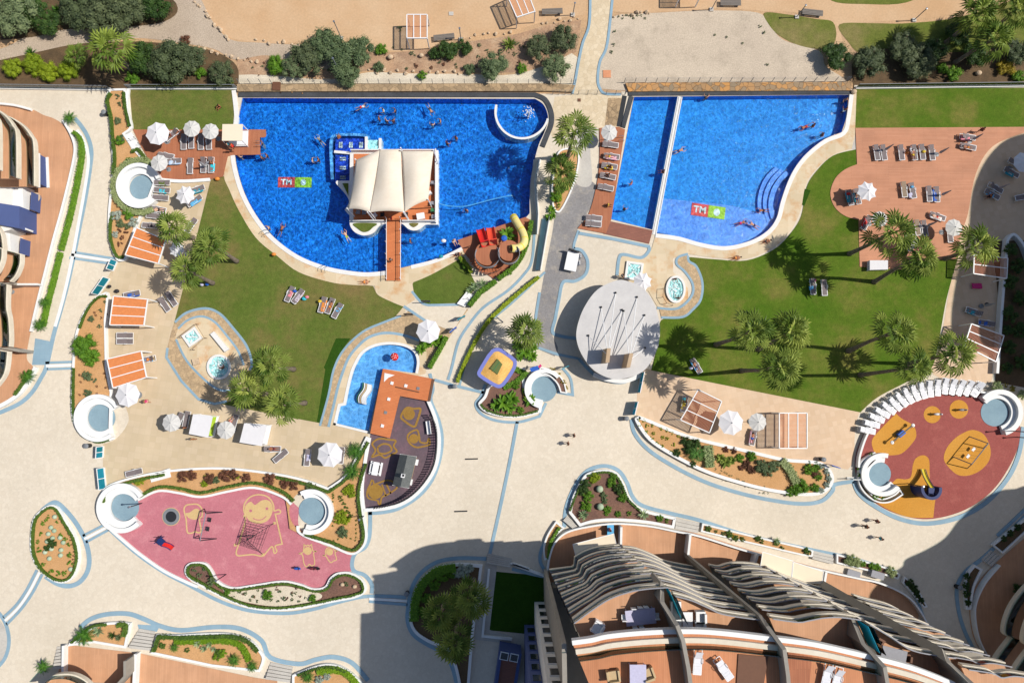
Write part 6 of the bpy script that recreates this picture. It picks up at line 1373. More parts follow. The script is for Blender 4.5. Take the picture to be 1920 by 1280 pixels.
for s, xs in (('left', 724.5), ('right', 751)):
 MB().beam(P(xs, 408, 1.25), P(xs, 524, 1.25), .06, .06).build('handrail', m['wmetal'], t)
 for k in range(6): c0 = P(xs, 410+22.5*k, .3); MB().beam(c0, c0+Vector((0, 0, .95)), .05, .05).build('post', m['wmetal'], t)
 for zz in (.6, .95): MB().tube([P(xs, 408, zz), P(xs, 524, zz)], .015, 5).build('rope', m['dark'], t)
# chairs and tables
def table(x, y, L, Wd, z, ang, mat, label, name='table', hh=.74):
 c = P(x, y, z); t = thing(name, label, name.replace('_', ' '), c, radians(ang))
 MB().box((0, 0, hh), (L, Wd, .05)).build('tabletop', m[mat], t, local=True)
 for a in (-1, 1):
  for b in (-1, 1): MB().box((a*L*.44, b*Wd*.42, hh/2), (.06, .06, hh)).build('leg', m[mat], t, local=True)
def chair(x, y, z, ang, mat, label, s=.5, arm=False, name='chair', group=None):
 c = P(x, y, z); t = thing(name, label, name, c, radians(ang), group)
 MB().box((0, 0, .43), (s, s, .08 if not arm else .25)).build('seat', m[mat], t, local=True); MB().box((0, -s*.48, .7), (s, .07 if not arm else .18, .55)).build('backrest', m[mat], t, local=True)
 if arm:
  for a in (-1, 1): MB().box((a*s*.58, 0, .4), (.16, s*1.1, .62)).build('armrest', m[mat], t, local=True)
 for a in (-1, 1):
  for b in (-1, 1): MB().box((a*s*.42, b*s*.42, .2), (.05, .05, .42)).build('leg', m['grey'] if not arm else m[mat], t, local=True)
table(790, 408, 1.0, .8, .27, 10, 'whitec', 'white table at the lower right of the island')
for x, y, a, mt, lab in ((812, 396, 0, 'green', 'green chair at the right rail of the island'), (814, 408, 90, 'whitec', 'white chair at the lower right corner of the island'), (811, 383, 0, 'greyc', 'grey chair at the right rail of the island'), (673, 399, 0, 'greyc', 'grey chair in front of the left sail'), (684, 400, 180, 'greyc', 'grey chair nearest the middle sail'), (704, 405, 40, 'whitec', 'white chair left of the bridge head'), (718, 404, 90, 'darkc', 'dark chair left of the bridge head'), (762, 403, 0, 'darkc', 'dark chair right of the bridge head'), (806, 364, 30, 'whitec', 'white chair beside the rightmost sail'), (812, 345, 0, 'greyc', 'grey chair high on the right rail of the island')): chair(x, y, .27, a, mt, lab)
# pool ladders
def ladder(x, y, ang, label):
 c = P(x, y, .1); t = thing('pool_ladder', label, 'pool ladder', c, radians(ang), 'pool ladders')
 for s in (-.25, .25): MB().tube([(s, -.5, 0), (s, -.4, .7), (s, 0, .8), (s, .25, .4), (s, .3, -1)], .03, 6).build('rail', m['chrome'], t, local=True)
 for k in range(3): MB().box((0, .3, -.2-.3*k), (.5, .1, .03)).build('rung', m['chrome'], t, local=True)
ladder(500, 437, -48, 'steel ladder at the left curve of the left pool'); ladder(609, 503, -15, 'steel ladder at the bottom of the left pool'); ladder(489, 272, -90, 'steel ladder at the end of the small timber deck'); ladder(1165, 262, -85, 'steel ladder at the top of the strip deck')
# dividing rim and fountain of the round corner of the left pool
mb = MB().ribbon([P(x, y) for x, y in circ_px(979, 210, 50, 26, 165, 345)], .28, -1.35, .08); solo(mb, 'pool_wall', m['coping'], 'curved white underwater rim of the round corner of the left pool', 'pool wall')
t = thing('fountain', 'bubbling white water jet in the round corner of the left pool', 'fountain', P(991, 213, 0)); rg = random.Random(5); mb = MB()
for k in range(60): mb.ball((rg.gauss(0, .3), rg.gauss(0, .35), .05+abs(rg.gauss(0, .3))), (.07, .07, .07), 6, 4)
mb.build('spray', m['whitec'], t, local=True); MB().lathe((0, 0, -1.3), [(.001, 0), (.15, 0), (.1, 1.2), (.001, 1.25)], 10).build('nozzle', m['grey'], t, local=True)
# hose in the left pool
solo(MB().tube([P(x, y, -.03) for x, y in S("822,381 840,386 870,387 900,380 930,372 960,366", False)], .05, 5), 'hose', m['skyblue'], 'pale blue hose floating right of the island', 'hose')
# spas
def spa(pts, label, mat='coping', r=None, seat=True, h=.35):
 p = [P(x, y) for x, y in pts]; c = sum(p, Vector())/len(p); t = thing('spa', label, 'hot tub', (c.x, c.y, .1))
 MB().ribbon(ccw(p), .28, .1, h, True, side=1).build('rim', m[mat], t)
 inn = offset(ccw(p), .28, True)
 MB().prism(offset(ccw(p), .2, True), .1, .14).build('shell', m['spafloor'], t)
 if seat: MB().ribbon(offset(ccw(p), .28, True), .35, .13, .22, True, side=1).build('bench', m['spafloor'], t)
 rg = random.Random(int(c.x*10)); f = MB()
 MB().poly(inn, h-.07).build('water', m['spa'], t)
 for k in range(40): q = inn[rg.randrange(len(inn))].lerp(c, rg.uniform(.15, .9)); f.ball((q.x, q.y, h-.07), (rg.uniform(.03, .14), rg.uniform(.03, .12), .02), 6, 4)
 f.build('foam', m['whitec'], t)
sq = lambda x, y, a, b, an: [(x+dx*cos(radians(an))-dy*sin(radians(an)), y-dx*sin(radians(an))-dy*cos(radians(an))) for dx, dy in ((-a, -b), (a, -b), (a, b), (-a, b))]
spa(sq(362, 632, 15, 13, 35), 'square turquoise spa on the stone island left of the dry lawn'); spa([(x, 688+(y-688)*1.05) for x, y in circ_px(412, 688, 22.5, 30)], 'round spa on the stone island left of the dry lawn'); spa(sq(1188, 509, 16, 17, -8), 'square turquoise spa above the concrete roof'); spa([(1266+(x-1266)*.9, 543+(y-543)*1.25) for x, y in circ_px(1266, 543, 20.5, 30)], 'oval spa between the curved cobble ring and the concrete roof')
def rail_frame(pts, label, h=.9):
 mb = MB(); p = [P(x, y, h) for x, y in pts]
 mb.tube(p, .03, 6)
 for q in p: mb.tube([q, (q.x, q.y, .1)], .03, 6)
 solo(mb, 'handrail', m['brown'], label, 'handrail')
rail_frame([(335, 632), (367, 607), (383, 633), (360, 655)], 'brown rail round the square spa left of the dry lawn'); rail_frame([(1244, 540), (1243, 556), (1250, 568), (1262, 572)], 'brown rail beside the oval spa')
mb = MB().prism(W("397,627! 404,622! 432,655! 424,660!", 0), .1, .5); solo(mb, 'step_box', m['coping'], 'long white step box beside the square spa left of the dry lawn', 'step box')
mb = MB().prism(W("362,674! 374,671! 377,682! 365,685!", 0), .1, .4); solo(mb, 'step_box', m['boulder'], 'small cream step box beside the round spa', 'step box')
# foot showers
def shower(cn, label, taps):
 p = [P(x, y) for x, y in cn]; c = sum(p, Vector())/4; t = thing('foot_shower', label, 'shower', (c.x, c.y, .1)); MB().prism(p, .1, .45).build('slab', m['white'], t)
 for x, y in taps: q = P(x, y, .45); MB().tube([q, q+Vector((0, 0, .7)), q+Vector((.15, 0, .72))], .03, 6).build('tap', m['dark'], t)
shower([(237, 257), (250, 250), (266, 278), (252, 285)], 'white foot shower slab with taps left of the small timber deck', [(246, 264), (255, 261), (263, 272)]); shower([(284, 889), (320, 877), (324, 893), (287, 903)], 'white foot shower slab at the bottom of the tiled terrace', [(299, 886), (301, 890), (310, 884)]); shower([(857, 570), (875, 548), (888, 554), (872, 576)], 'white foot shower slab at the corner of the small lawn', [(876, 560)])
# water slides
t = thing('water_slide', 'water slide tower with two round platforms, red chutes and a curling yellow tube', 'water slide', P(935, 478, .16))
def platform(x, y, r, z): 
 MB().lathe(P(x, y, 0), [(.001, .16), (r*.92, .16), (r*.95, z-.1), (r, z), (.001, z)], 30).build('platform', m['deck'], t)
 mb = MB(); pts = [P(x, y, z) for _ in range(1)]; c0 = P(x, y, z)
 R_ = [c0+Vector((r*cos(a), r*sin(a), 0)) for a in [radians(d) for d in range(150, 400, 8)]]
 mb.tube([p+Vector((0, 0, .9)) for p in R_], .035, 5)
 mb.ribbon(R_, .03, z, z+.85)
 mb.build('guardrail', m['railb'] if 0 else m['greyc'], t)
platform(914, 481, 1.5, 1.9); platform(954, 477, 1.3, 2.3)
for x0, y0, x1, y1, mt in ((900, 430, 911, 462, 'red_paint'), (919, 427, 925, 459, 'orange_red')):
 mb = MB(); a, b = P(x0, y0, .45), P(x1, y1, 2.0); n = 12; dr = (b-a); sd_ = Vector((-dr.y, dr.x, 0)).normalized()
 pts = [a.lerp(b, i/n)+Vector((0, 0, -.5*sin(pi*i/n)*.6)) for i in range(n+1)]; vs = []
 for p in pts:
  for k in range(9): an = pi*k/8; vs.append(p+sd_*(.48*cos(an))-Vector((0, 0, .42*sin(an)-.42)))
 mb.add(vs, [(i*9+k, i*9+k+1, (i+1)*9+k+1, (i+1)*9+k) for i in range(n) for k in range(8)])
 o = mb.build('red_chute', m[mt], t, True); md = o.modifiers.new('thick', 'SOLIDIFY'); md.thickness = .05
 hp = a.lerp(b, .82); MB().tube([hp-sd_*.5+Vector((0, 0, .3)), hp-sd_*.5+Vector((0, 0, 1.3)), hp+sd_*.5+Vector((0, 0, 1.3)), hp+sd_*.5+Vector((0, 0, .3))], .06, 6).build('entry_bar', m[mt], t)
tp = S("964,409 971,421 979,434 983,447 981,458 971,465 958,466", False, 6); n = len(tp)
pts = [P(x, y, .75+1.95*(i/(n-1))**.8) for i, (x, y) in enumerate(tp)]
o = MB().tube(pts, .46, 14, False).build('yellow_tube', m['cream_yellow'], t, True); md = o.modifiers.new('thick', 'SOLIDIFY'); md.thickness = .04
for i in (2, 10, 18, 26, n-3): MB().tube([pts[i], pts[i+1]], .5, 14, False).build('tube_flange', m['yellow'], t)
MB().tube([pts[0]+(pts[0]-pts[1])*1.6, pts[1]], .5, 14, False).build('tube_mouth', m['yellow'], t)
for x, y, z, mt in ((945, 458, 3.4, 'blue'), (968, 476, 2.9, 'greyc')): MB().lathe(P(x, y, 0), [(.001, .2), (.05, .2), (.05, z-.15), (.38, z-.1), (.3, z), (.001, z+.06)], 16).build('mushroom_cap', m[mt], t)
for k in range(12):
 a = radians(205+10*k); c0 = P(914, 481, 0); z = 1.75-.14*k; r0, r1 = 1.55, 2.4
 MB().add([c0+Vector((r*cos(a+da), r*sin(a+da), z+dz)) for dz in (-.06, 0) for r, da in ((r0, -.07), (r1, -.07), (r1, .07), (r0, .07))], [(0, 3, 2, 1), (4, 5, 6, 7), (0, 1, 5, 4), (1, 2, 6, 5), (2, 3, 7, 6), (3, 0, 4, 7)]).build('step', m['slat2'], t)
c0 = P(914, 481, 0); MB().tube([c0+Vector((2.45*cos(radians(205+10*k)), 2.45*sin(radians(205+10*k)), 2.6-.14*k)) for k in range(12)], .04, 6).build('handrail', m['dark'], t)
t = thing('plant_pot', 'white round pot with a young banana palm on the water slide deck', 'plant pot', P(952, 441, .16))
MB().lathe((0, 0, 0), [(.001, 0), (.45, 0), (.58, .55), (.48, .55), (.45, .45), (.001, .45)], 20).build('pot', m['whitec'], t, local=True); obj_of('plant', BA[0], t, (0, 0, .4), 1.0, 1.1, LEAF['bright'])
# toddler pool
t = thing('water_mushroom', 'red spotted toadstool shower in the toddler pool', 'fountain', P(743, 670, -.35)); MB().tube([(0, 0, 0), (0, 0, 1.5)], .12, 10).build('stem', m['whitec'], t, local=True); MB().lathe((0, 0, 1.4), [(.001, 0), (.5, 0), (.48, .15), (.3, .32), (.001, .4)], 18).build('cap', m['red_paint'], t, True, local=True)
sp = MB()
for k in range(9): a = k*2.4; r = .12+.035*k; sp.ball((r*cos(a), r*sin(a), 1.4+.41-r*r*.75), (.055, .055, .03), 6, 4)
sp.build('spots', m['whitec'], t, local=True)
t = thing('toddler_slide', 'little white slide with green and brown bands standing in the toddler pool', 'slide', P(683, 738, -.35)); A, B = P(689, 719, 0)-P(683, 738, 0), P(679, 756, 0)-P(683, 738, 0)
sdv = Vector((-(B-A).y, (B-A).x, 0)).normalized()
for off, wd, mt, nm, ht in ((-.35, .5, 'whitec', 'body', 1.1), (.02, .22, 'tan', 'brown_band', 1.0), (.24, .2, 'whitec', 'inner_body', .85), (.45, .22, 'green', 'green_band', .6)):
 pts = [A.lerp(B, i/10)+sdv*(-off+.18*sin(pi*i/10*2)) for i in range(11)]; mb = MB(); n = 11; vs = []
 for i, p in enumerate(pts):
  z = ht*(.45+.55*sin(pi*(i+1)/12)); vs += [p+sdv*wd/2, p-sdv*wd/2, p+sdv*wd/2+Vector((0, 0, z)), p-sdv*wd/2+Vector((0, 0, z))]
 fs = [(4*i+2, 4*i+3, 4*i+7, 4*i+6) for i in range(10)]+[(4*i, 4*i+2, 4*i+6, 4*i+4) for i in range(10)]+[(4*i+1, 4*i+5, 4*i+7, 4*i+3) for i in range(10)]+[(0, 1, 3, 2), (40, 42, 43, 41)]
 mb.add(vs, fs).build(nm, m[mt], t, local=True)
zt = .75; LD = "718,691! 812,710! 804,752! 750,742! 731,821! 694,812!"; q = W(LD, zt)
t = thing('pump_house', 'low L-shaped hut with an orange boarded roof and white skylights by the toddler pool', 'hut', (P(740, 740).x, P(740, 740).y, 0)); MB().prism(offset(ccw(W(LD, 0)), .1, True), .05, zt-.08).build('wall', m['brown'], t); MB().prism(q, zt-.08, zt).build('roof', m['deck3'], t)
for x, y in ((735, 718), (761, 723), (729, 748), (717, 798)): MB().box(P(x, y, zt+.06), (.36, .36, .12), -.25).build('skylight', m['whitec'], t)
for x, y in ((784, 728), (723, 773)): MB().box(P(x, y, zt+.04), (.36, .36, .08), -.25).build('hatch', m['grey'], t)
MB().beam(P(742, 725, zt+.06), P(786, 735, zt+.06), .12, .12).build('beam', m['brown'], t); MB().prism(W("721,699! 740,703! 728,708! 720,716!", zt), zt, zt+.05).build('corner_panel', m['whitec'], t)
MB().ribbon(W("812,710! 804,752!", zt, False), .25, .05, .8).build('side_board', m['brown'], t)
# purple playground
path = resample(W("806,778 816,792 820,815 818,850 806,885 785,914 760,934 730,946 702,951", .5, False), .33)
t = thing('picket_fence', 'dark picket fence on the curved white wall of the purple playground', 'fence', (path[0].x, path[0].y, .5)); pk = MB()
for p, q in zip(path, path[1:]): pk.beam(p, p+Vector((0, 0, 1.0)), .15, .03)
pk.build('pickets', m['dark'], t)
for z in (.2, .95): MB().tube([p+Vector((0, 0, z)) for p in path], .025, 5).build('rail', m['dark'], t)
def quadpts(cs, z): return [P(x, y, z) for x, y in cs]
e = quadpts([(750, 851), (781.5, 856), (767, 914.5), (736, 909)], 1.8); r0, r1 = P(764, 853, 2.6), P(751, 912, 2.6); g = sum(e, Vector())/4
t = thing('playhouse', 'wooden playhouse with a grey shingled gable roof on the purple playground', 'playhouse', (g.x, g.y, .1)); k = [Vector((p.x+(g.x-p.x)*.12, p.y+(g.y-p.y)*.12, 0)) for p in e]
MB().prism(k, .1, 1.75).build('wall', m['tan'], t)
for qa, nm in (([e[0], e[3], r1, r0], 'roof_panel'), ([e[1], r0, r1, e[2]], 'roof_panel')): o = MB().add(qa, [(0, 1, 2, 3)]).build(nm, m['slateroof'], t); md = o.modifiers.new('thick', 'SOLIDIFY'); md.thickness = .06
MB().add([k[0]+Vector((0, 0, 1.7)), k[1]+Vector((0, 0, 1.7)), r0-Vector((0, .25, .1))], [(0, 1, 2)]).add([k[3]+Vector((0, 0, 1.7)), k[2]+Vector((0, 0, 1.7)), r1+Vector((0, .25, -.1))], [(0, 2, 1)]).build('gable', m['tan'], t)
MB().box(P(756, 891, 2.6), (.42, .42, .7), -.2).build('chimney', m['whitec'], t); MB().box(P(756, 891, 2.96), (.26, .26, .04), -.2).build('flue', m['dark'], t)
for x, y in ((781, 866), (770, 903)): MB().box(P(x, y, 1.3), (.4, .7, .5), -.2).build('flower_box', m['whitec'], t)
for a_, b_ in ((e[0], e[1]), (e[3], e[2])): MB().beam(a_, b_, .07, .1).build('bargeboard', m['whitec'], t)
def picnic(x, y, ang, label):
 c = P(x, y, .1); t = thing('picnic_table', label, 'picnic table', c, radians(ang)); MB().box((0, 0, .7), (.75, 1.6, .06)).build('tabletop', m['whitec'], t, local=True)
 for s in (-1, 1): MB().box((s*.62, 0, .42), (.26, 1.6, .05)).build('bench_seat', m['whitec'], t, local=True); MB().box((0, s*.55, .35), (1.2, .08, .66)).build('trestle', m['whitec'], t, local=True)
picnic(706, 877, -10, 'white picnic table on the purple playground')
def white_bench(x, y, ang, L, label):
 c = P(x, y, .1); t = thing('bench', label, 'bench', c, radians(ang)); MB().box((0, 0, .45), (.5, L, .07)).build('seat', m['whitec'], t, local=True); MB().box((.26, 0, .66), (.06, L, .42)).build('backrest', m['whitec'], t, local=True)
 for s in (-1, 1): MB().box((0, s*L*.4, .22), (.42, .08, .42)).build('leg', m['grey'], t, local=True)
white_bench(804, 801, 8, 1.6, 'white bench against the picket fence of the purple playground')
# painted figures on the rubber
def doodle(name, label, mat, solids, lines, w_=.16, z=.125):
 mb = MB()
 for i, s in enumerate(solids): mb.poly(W(s, z) if isinstance(s, str) else [P(x, y, z) for x, y in s])
 for s in lines:
  cl = s[0] == '@'; mb.ribbon(W(s.lstrip('@'), z, cl), w_, z-.02, z+.004, cl)
 return solo(mb, name, m[mat], label, 'painted figure')
doodle('painted_figure', 'large painted smiling child figure on the pink playground', 'beige', ["460,948 470,940 478,946 490,938 502,937 510,945 511,958 505,972 495,979 482,981 468,976 460,963"],
       ["@457,955 459,943 468,932 482,927 498,929 508,937 513,948 514,957 522,955 526,958 524,962 516,963! 529,1019! 516,1023 519,1033 514,1036 510,1024 500,1034 492,1042 475,1039 460,1040 446,1041 443,1034 448,1018 460,975"])
MB().ribbon(W("474,971 482,974 492,973 499,967", .13, False), .1, .12, .134).build('painted_smile', m['pink'], kind='structure')
for x, y in ((470, 957), (500.5, 953)): MB().poly([P(a, b, .131) for a, b in circ_px(x, y, 2.8, 12)]).build('painted_eye', m['pink'], kind='structure')
doodle('painted_figure', 'painted girl figure beside the sunken trampoline', 'beige', ["348,962 356,960 366,953 374,956 374,966 368,973 360,973 352,969"], ["@345,955 349,947 358,945 370,945 378,953 379,966 374,974 377,995 371,998 366,996 358,999 351,996 349,974"])
doodle('painted_figure', 'small painted crowned figure at the right of the pink playground', 'beige', [circ_px(577, 1032, 7.5)], ["@569,1030 570,1024 570,1020! 574,1023! 577,1021! 580,1023! 584,1020! 585,1026 587,1032 593,1033 588,1036 590,1056 584,1060 580,1057 575,1062 570,1056 567,1040 561,1037 568,1035"], .12)
doodle('painted_figure', 'smallest painted figure at the right edge of the pink playground', 'beige', [circ_px(618, 1034, 6.5)], ["@610,1034 613,1027 622,1026 628,1032 632,1032 628,1036 631,1048 625,1051 621,1054 616,1050 611,1042 606,1041 611,1039"], .12)
doodle('painted_figure', 'painted smiling figure with a striped shirt at the lower end of the purple playground', 'ochre', [circ_px(704, 921, 14)], ["@690,916 694,908 697,900 700,902 703,907 725,900 738,904 744,913 740,918 728,926 716,932 713,945 709,942 708,938 692,934 688,926", "716,908! 724,930!", "724,906! 733,925!"], .2)
doodle('painted_figure', 'painted curly figure at the top of the purple playground', 'ochre', [circ_px(767, 776, 11)], ["@752,782 757,770 764,764 776,766 788,766 786,778 782,790 778,799 770,797 760,790"], .26)
doodle('painted_figure', 'painted round figure in the middle of the purple playground', 'ochre', [circ_px(776, 822, 9)], ["@764,818 770,810 782,806 786,818 788,828 800,830 804,822 806,832 796,836 780,838 768,830"], .22)
doodle('painted_figure', 'painted spiky figure left of the playhouse', 'ochre', [], ["@698,832 706,824 716,822 730,824 742,826 738,836 744,846 734,852 722,858 712,852 698,856 704,844", "708,838 718,832 730,834 734,844 722,850 710,848 708,838"], .22)
# pink playground equipment
t = thing('trampoline', 'sunken round trampoline with a grey rim on the pink playground', 'trampoline', P(321, 968, .1)); MB().ribbon([P(x, y, .1) for x, y in circ_px(321, 968, 13)], .36, .1, .15, True).build('rim', m['grey'], t); MB().poly([P(x, y, .13) for x, y in circ_px(321, 968, 11.5)]).build('mat', m['dark'], t); MB().ribbon([P(x, y, .1) for x, y in circ_px(321, 968, 16)], .12, .1, .125, True).build('painted_ring', m['beige'], t)
def swing(a, b, h, label, mat, seatm):
 A, B = P(*a, h), P(*b, h); g = (A+B)/2; t = thing('swing_set', label, 'swings', (g.x, g.y, .1)); dr = (B-A).normalized(); sd_ = Vector((-dr.y, dr.x, 0))
 MB().tube([A, B], .06, 8).build('top_bar', m['chrome'], t)
 for p in (A, B):
  for s in (-1, 1): q = p+sd_*s*1.1; MB().tube([p, (q.x, q.y, .1)], .06, 7).build('leg', m[mat], t)
 for f in (.33, .67):
  p = A.lerp(B, f); o = MB().box(p-Vector((0, 0, h-.55)), (.3, .5, .08), atan2(dr.y, dr.x)+pi/2).build('seat', m[seatm], t)
  for s in (-.2, .2): MB().tube([p+dr*s, p+dr*s-Vector((0, 0, h-.57))], .012, 4).build('chain', m['grey'], t)
swing((386, 962), (375, 1013), 2.2, 'swing set with two dark seats on the pink playground', 'dark', 'dark'); swing((1853, 831), (1822, 870), 2.2, 'swing set with two white seats on an orange patch', 'grey', 'whitec')
cs = [P(459, 967, .1), P(515, 980, .1), P(493, 1039, .1), P(441, 1021, .1)]; top = P(478, 1003, .1)+Vector((0, 0, 2.6)); t = thing('climbing_net', 'rope climbing pyramid on a mast on the pink playground', 'climbing frame', (top.x, top.y, .1)); MB().tube([(top.x, top.y, .1), top], .07, 8).build('mast', m['dark'], t); net = MB()
for i in range(4):
 a, b = cs[i], cs[(i+1) % 4]; MB().tube([a, top], .03, 5).build('guy_rope', m['dark'], t); MB().box(a, (.3, .3, .1)).build('anchor', m['beige'], t)
 for f in (.18, .3, .42, .54, .66, .78): net.tube([a.lerp(top, f)+Vector((0, 0, .02)), b.lerp(top, f)+Vector((0, 0, .02))], .018, 4)
 for f in (.25, .5, .75): net.tube([a.lerp(b, f).lerp(top, .18), top], .016, 4)
net.build('net', m['dark'], t)
def little_slide(a, b, w_, h, label, mats):
 A, B = P(*a, h), P(*b, .25); g = (A+B)/2; t = thing('slide', label, 'slide', (g.x, g.y, .1)); dr = Vector(((B-A).x, (B-A).y, 0)).normalized(); sd_ = Vector((-dr.y, dr.x, 0))
 pts = [A.lerp(B, i/8)-Vector((0, 0, .25*sin(pi*i/8))) for i in range(9)]; mb = MB(); mb.add([p+sd_*s*w_/2 for p in pts for s in (1, -1)], [(2*i, 2*i+1, 2*i+3, 2*i+2) for i in range(8)]); o = mb.build('chute', m[mats[0]], t); md = o.modifiers.new('thick', 'SOLIDIFY'); md.thickness = .05
 for s in (1, -1): MB().tube([p+sd_*s*w_/2+Vector((0, 0, .12)) for p in pts], .05, 6).build('side', m[mats[1]], t)
 MB().box(A-dr*.4-Vector((0, 0, .05)), (.8, w_+.2, .1), atan2(dr.y, dr.x)).build('platform', m[mats[1]], t)
 for s in (1, -1): q = A-dr*.7+sd_*s*w_*.5; MB().tube([q+Vector((0, 0, .7)), (q.x, q.y, .1)], .05, 6).build('post', m[mats[1]], t)
 for k in range(4): q = A-dr*(.85+.06*k)-Vector((0, 0, .25*(k+1))); MB().box(q, (.06, w_, .05), atan2(dr.y, dr.x)).build('rung', m[mats[1]], t)
 return t
little_slide((306, 1019), (324, 1027), .6, 1.0, 'little red slide with navy sides on the pink playground', ('red_paint', 'navy')); t = little_slide((1747, 914), (1730, 879), .55, 2.0, 'yellow slide with a navy crescent tower on an orange patch', ('yellow', 'navy'))
c0 = P(1744, 916, 2.1); g0 = Vector(t.location); MB().ribbon([c0+Vector((1.1*cos(a), 1.1*sin(a), 0)) for a in [radians(d) for d in range(170, 372, 10)]], .35, .15, 2.4).build('crescent_tower', m['navy'], t)
def rider(x, y, mt, label, kind='rider'):
 t = thing('spring_rider', label, 'spring rider', P(x, y, .1)); MB().tube([(.12*cos(k*.8), .12*sin(k*.8), .05+.015*k) for k in range(26)], .02, 5).build('spring', m['grey'], t, local=True); MB().ball((0, 0, .6), (.45, .16, .22), 10, 6).ball((.35, 0, .85), (.14, .1, .18), 8, 5).build('body', m[mt], t, True, local=True); MB().tube([(.2, -.25, .85), (.2, .25, .85)], .025, 6).build('handle', m['dark'], t, local=True)
rider(560, 1063, 'blue', 'blue spring rider below the crowned figure'); rider(589, 1063, 'maroon', 'maroon spring rider below the crowned figure'); rider(596, 1063, 'darkc', 'black spring rider at the bottom of the pink playground'); rider(1752, 776, 'whitec', 'white spring rider on a round orange patch'); rider(1798, 768, 'greyc', 'grey spring rider on a round orange patch')
A, B = P(1672, 829, .7), P(1711, 797, .7); g = (A+B)/2; t = thing('seesaw', 'blue seesaw with white seats on an orange patch', 'seesaw', (g.x, g.y, .1)); MB().beam(A, B, .12, .1).build('beam', m['dark'], t); MB().box(g-Vector((0, 0, .25)), (.9, .5, .5), atan2((B-A).y, (B-A).x)).build('pivot', m['blue'], t)
for p in (A, B): MB().ball(p+Vector((0, 0, .1)), (.24, .24, .12), 10, 6).build('seat', m['whitec'], t); MB().tube([p.lerp(g, .2)+Vector((-.2, -.2, .35)), p.lerp(g, .2)+Vector((.2, .2, .35))], .02, 5).build('handle', m['dark'], t)
# thatched bar
RB = [(919, 656), (932, 651), (942, 654), (966, 671), (970, 680), (966, 694), (948, 721), (938, 728), (928, 726), (899, 708), (894, 701), (896, 694)]
def chaik(p):
 o = []
 for i in range(len(p)): a, b = p[i], p[(i+1) % len(p)]; o += [(a[0]*.75+b[0]*.25, a[1]*.75+b[1]*.25), (a[0]*.25+b[0]*.75, a[1]*.25+b[1]*.75)]
 return o
z = 3.2; rp = ccw([P(x, y, z) for x, y in chaik(RB)]); g = sum(rp, Vector())/len(rp); t = thing('beach_bar', 'beach bar with a straw roof framed in periwinkle blue', 'bar', (g.x, g.y, .05))
ctr = Vector((g.x, g.y, 0)); MB().prism([Vector((p.x, p.y, 0)).lerp(ctr, .28) for p in rp], .05, 2.7).build('wall', m['white'], t); MB().prism([Vector((p.x, p.y, 0)).lerp(ctr, .1) for p in rp], .95, 1.05, True).build('counter', m['tan'], t)
MB().prism(rp, 2.6, 2.75, True).build('ceiling', m['tan'], t); MB().ribbon(rp, .42, 2.6, 3.25, True, side=1).build('roof_rim', m['pblue'], t); inn = offset(rp, .38, True); rg = random.Random(3); mb = MB(); n = len(inn); top = [p.lerp(g, .6)+Vector((0, 0, .35)) for p in inn]; mb.add(inn+top, [(i, (i+1) % n, n+(i+1) % n, n+i) for i in range(n)]); mb.poly(top, z+.35); mb.build('thatch', m['straw'], t)
MB().prism([P(933, 673, z), P(942, 683, z), P(933, 702, z), P(919, 691, z)], z+.3, z+.5).build('roof_hatch', m['olive'], t); MB().beam(P(937, 678, z+.52), P(924, 696, z+.52), .06, .03).build('hatch_seam', m['green'], t)
for a, b, mt, lab in (((993, 685), (1011, 697), 'blue', 'blue sun canopy beside the thatched bar'), ((1009, 682), (1016, 690), 'magenta', 'small magenta awning beside the thatched bar')):
 cx, cy = (a[0]+b[0])/2, (a[1]+b[1])/2; solo(MB().prism([P(a[0], a[1]+5, 2), P(b[0]-3, a[1], 2), P(b[0], b[1]-4, 2), P(a[0]+3, b[1], 2)], 1.9, 1.98, True).tube([P(cx, cy, .1), P(cx, cy, 1.9)], .04, 6), 'awning', m[mt], lab, 'awning')
# pavilion with the egg-shaped concrete roof
EG = "1155,526 1177,527 1205,540 1226,568 1236,602 1237,630 1230,660 1209,693 1177,708 1145,709 1114,694 1093,668 1082,641 1082,614 1095,577 1120,543"; z = 3.1; rp = W(EG, z); g = sum(rp, Vector())/len(rp)
t = thing('pavilion', 'pavilion with an egg-shaped concrete roof hung from two leaning fins', 'pavilion', (g.x, g.y, .05)); MB().prism(rp, z-.35, z, True).build('roof', m['discroof'], t); MB().prism([p.lerp(g, .22) for p in rp], .05, z-.35).build('wall', m['bgrey'], t)
MB().ribbon(ccw([p.lerp(g, .215) for p in rp]), .02, .8, 2.4, True).build('window_band', m['window'], t)
def fin(x0, y0, x1, y1, label):
 a, b = P(x0, y0, z), P(x1, y1, z); h = 2.4; th = .55; up = Vector((.12, -.02, h)); vs = []
 for p in (a, b): vs += [p, p+Vector((th, 0, 0)), p+Vector((th*.9, 0, 0))+up, p+up+Vector((.05, 0, 0))]
 MB().add(vs, [(0, 3, 2, 1), (4, 5, 6, 7), (0, 1, 5, 4), (1, 2, 6, 5), (2, 3, 7, 6), (3, 0, 4, 7)]).build('fin', m['fin'], t); return (a+b)/2+up+Vector((.25, 0, -.1))
f1 = fin(1127, 681, 1130, 655, ''); f2 = fin(1165, 690, 1171, 664, '')
for f, al in ((f1, [(1127, 576), (1154, 549), (1166, 581), (1103, 629)]), (f2, [(1169, 583), (1194, 557), (1208, 591), (1209, 652)])):
 for x, y in al: p = P(x, y, z); MB().tube([p, f], .045, 6).build('cable', m['wmetal'], t); MB().ball(p+Vector((0, 0, .1)), (.14, .14, .18), 8, 5).build('anchor', m['dark'], t)
MB().ribbon(W("1112,702 1140,712 1172,714 1200,703", 0, False), .5, .05, .7).build('counter', m['white'], t)
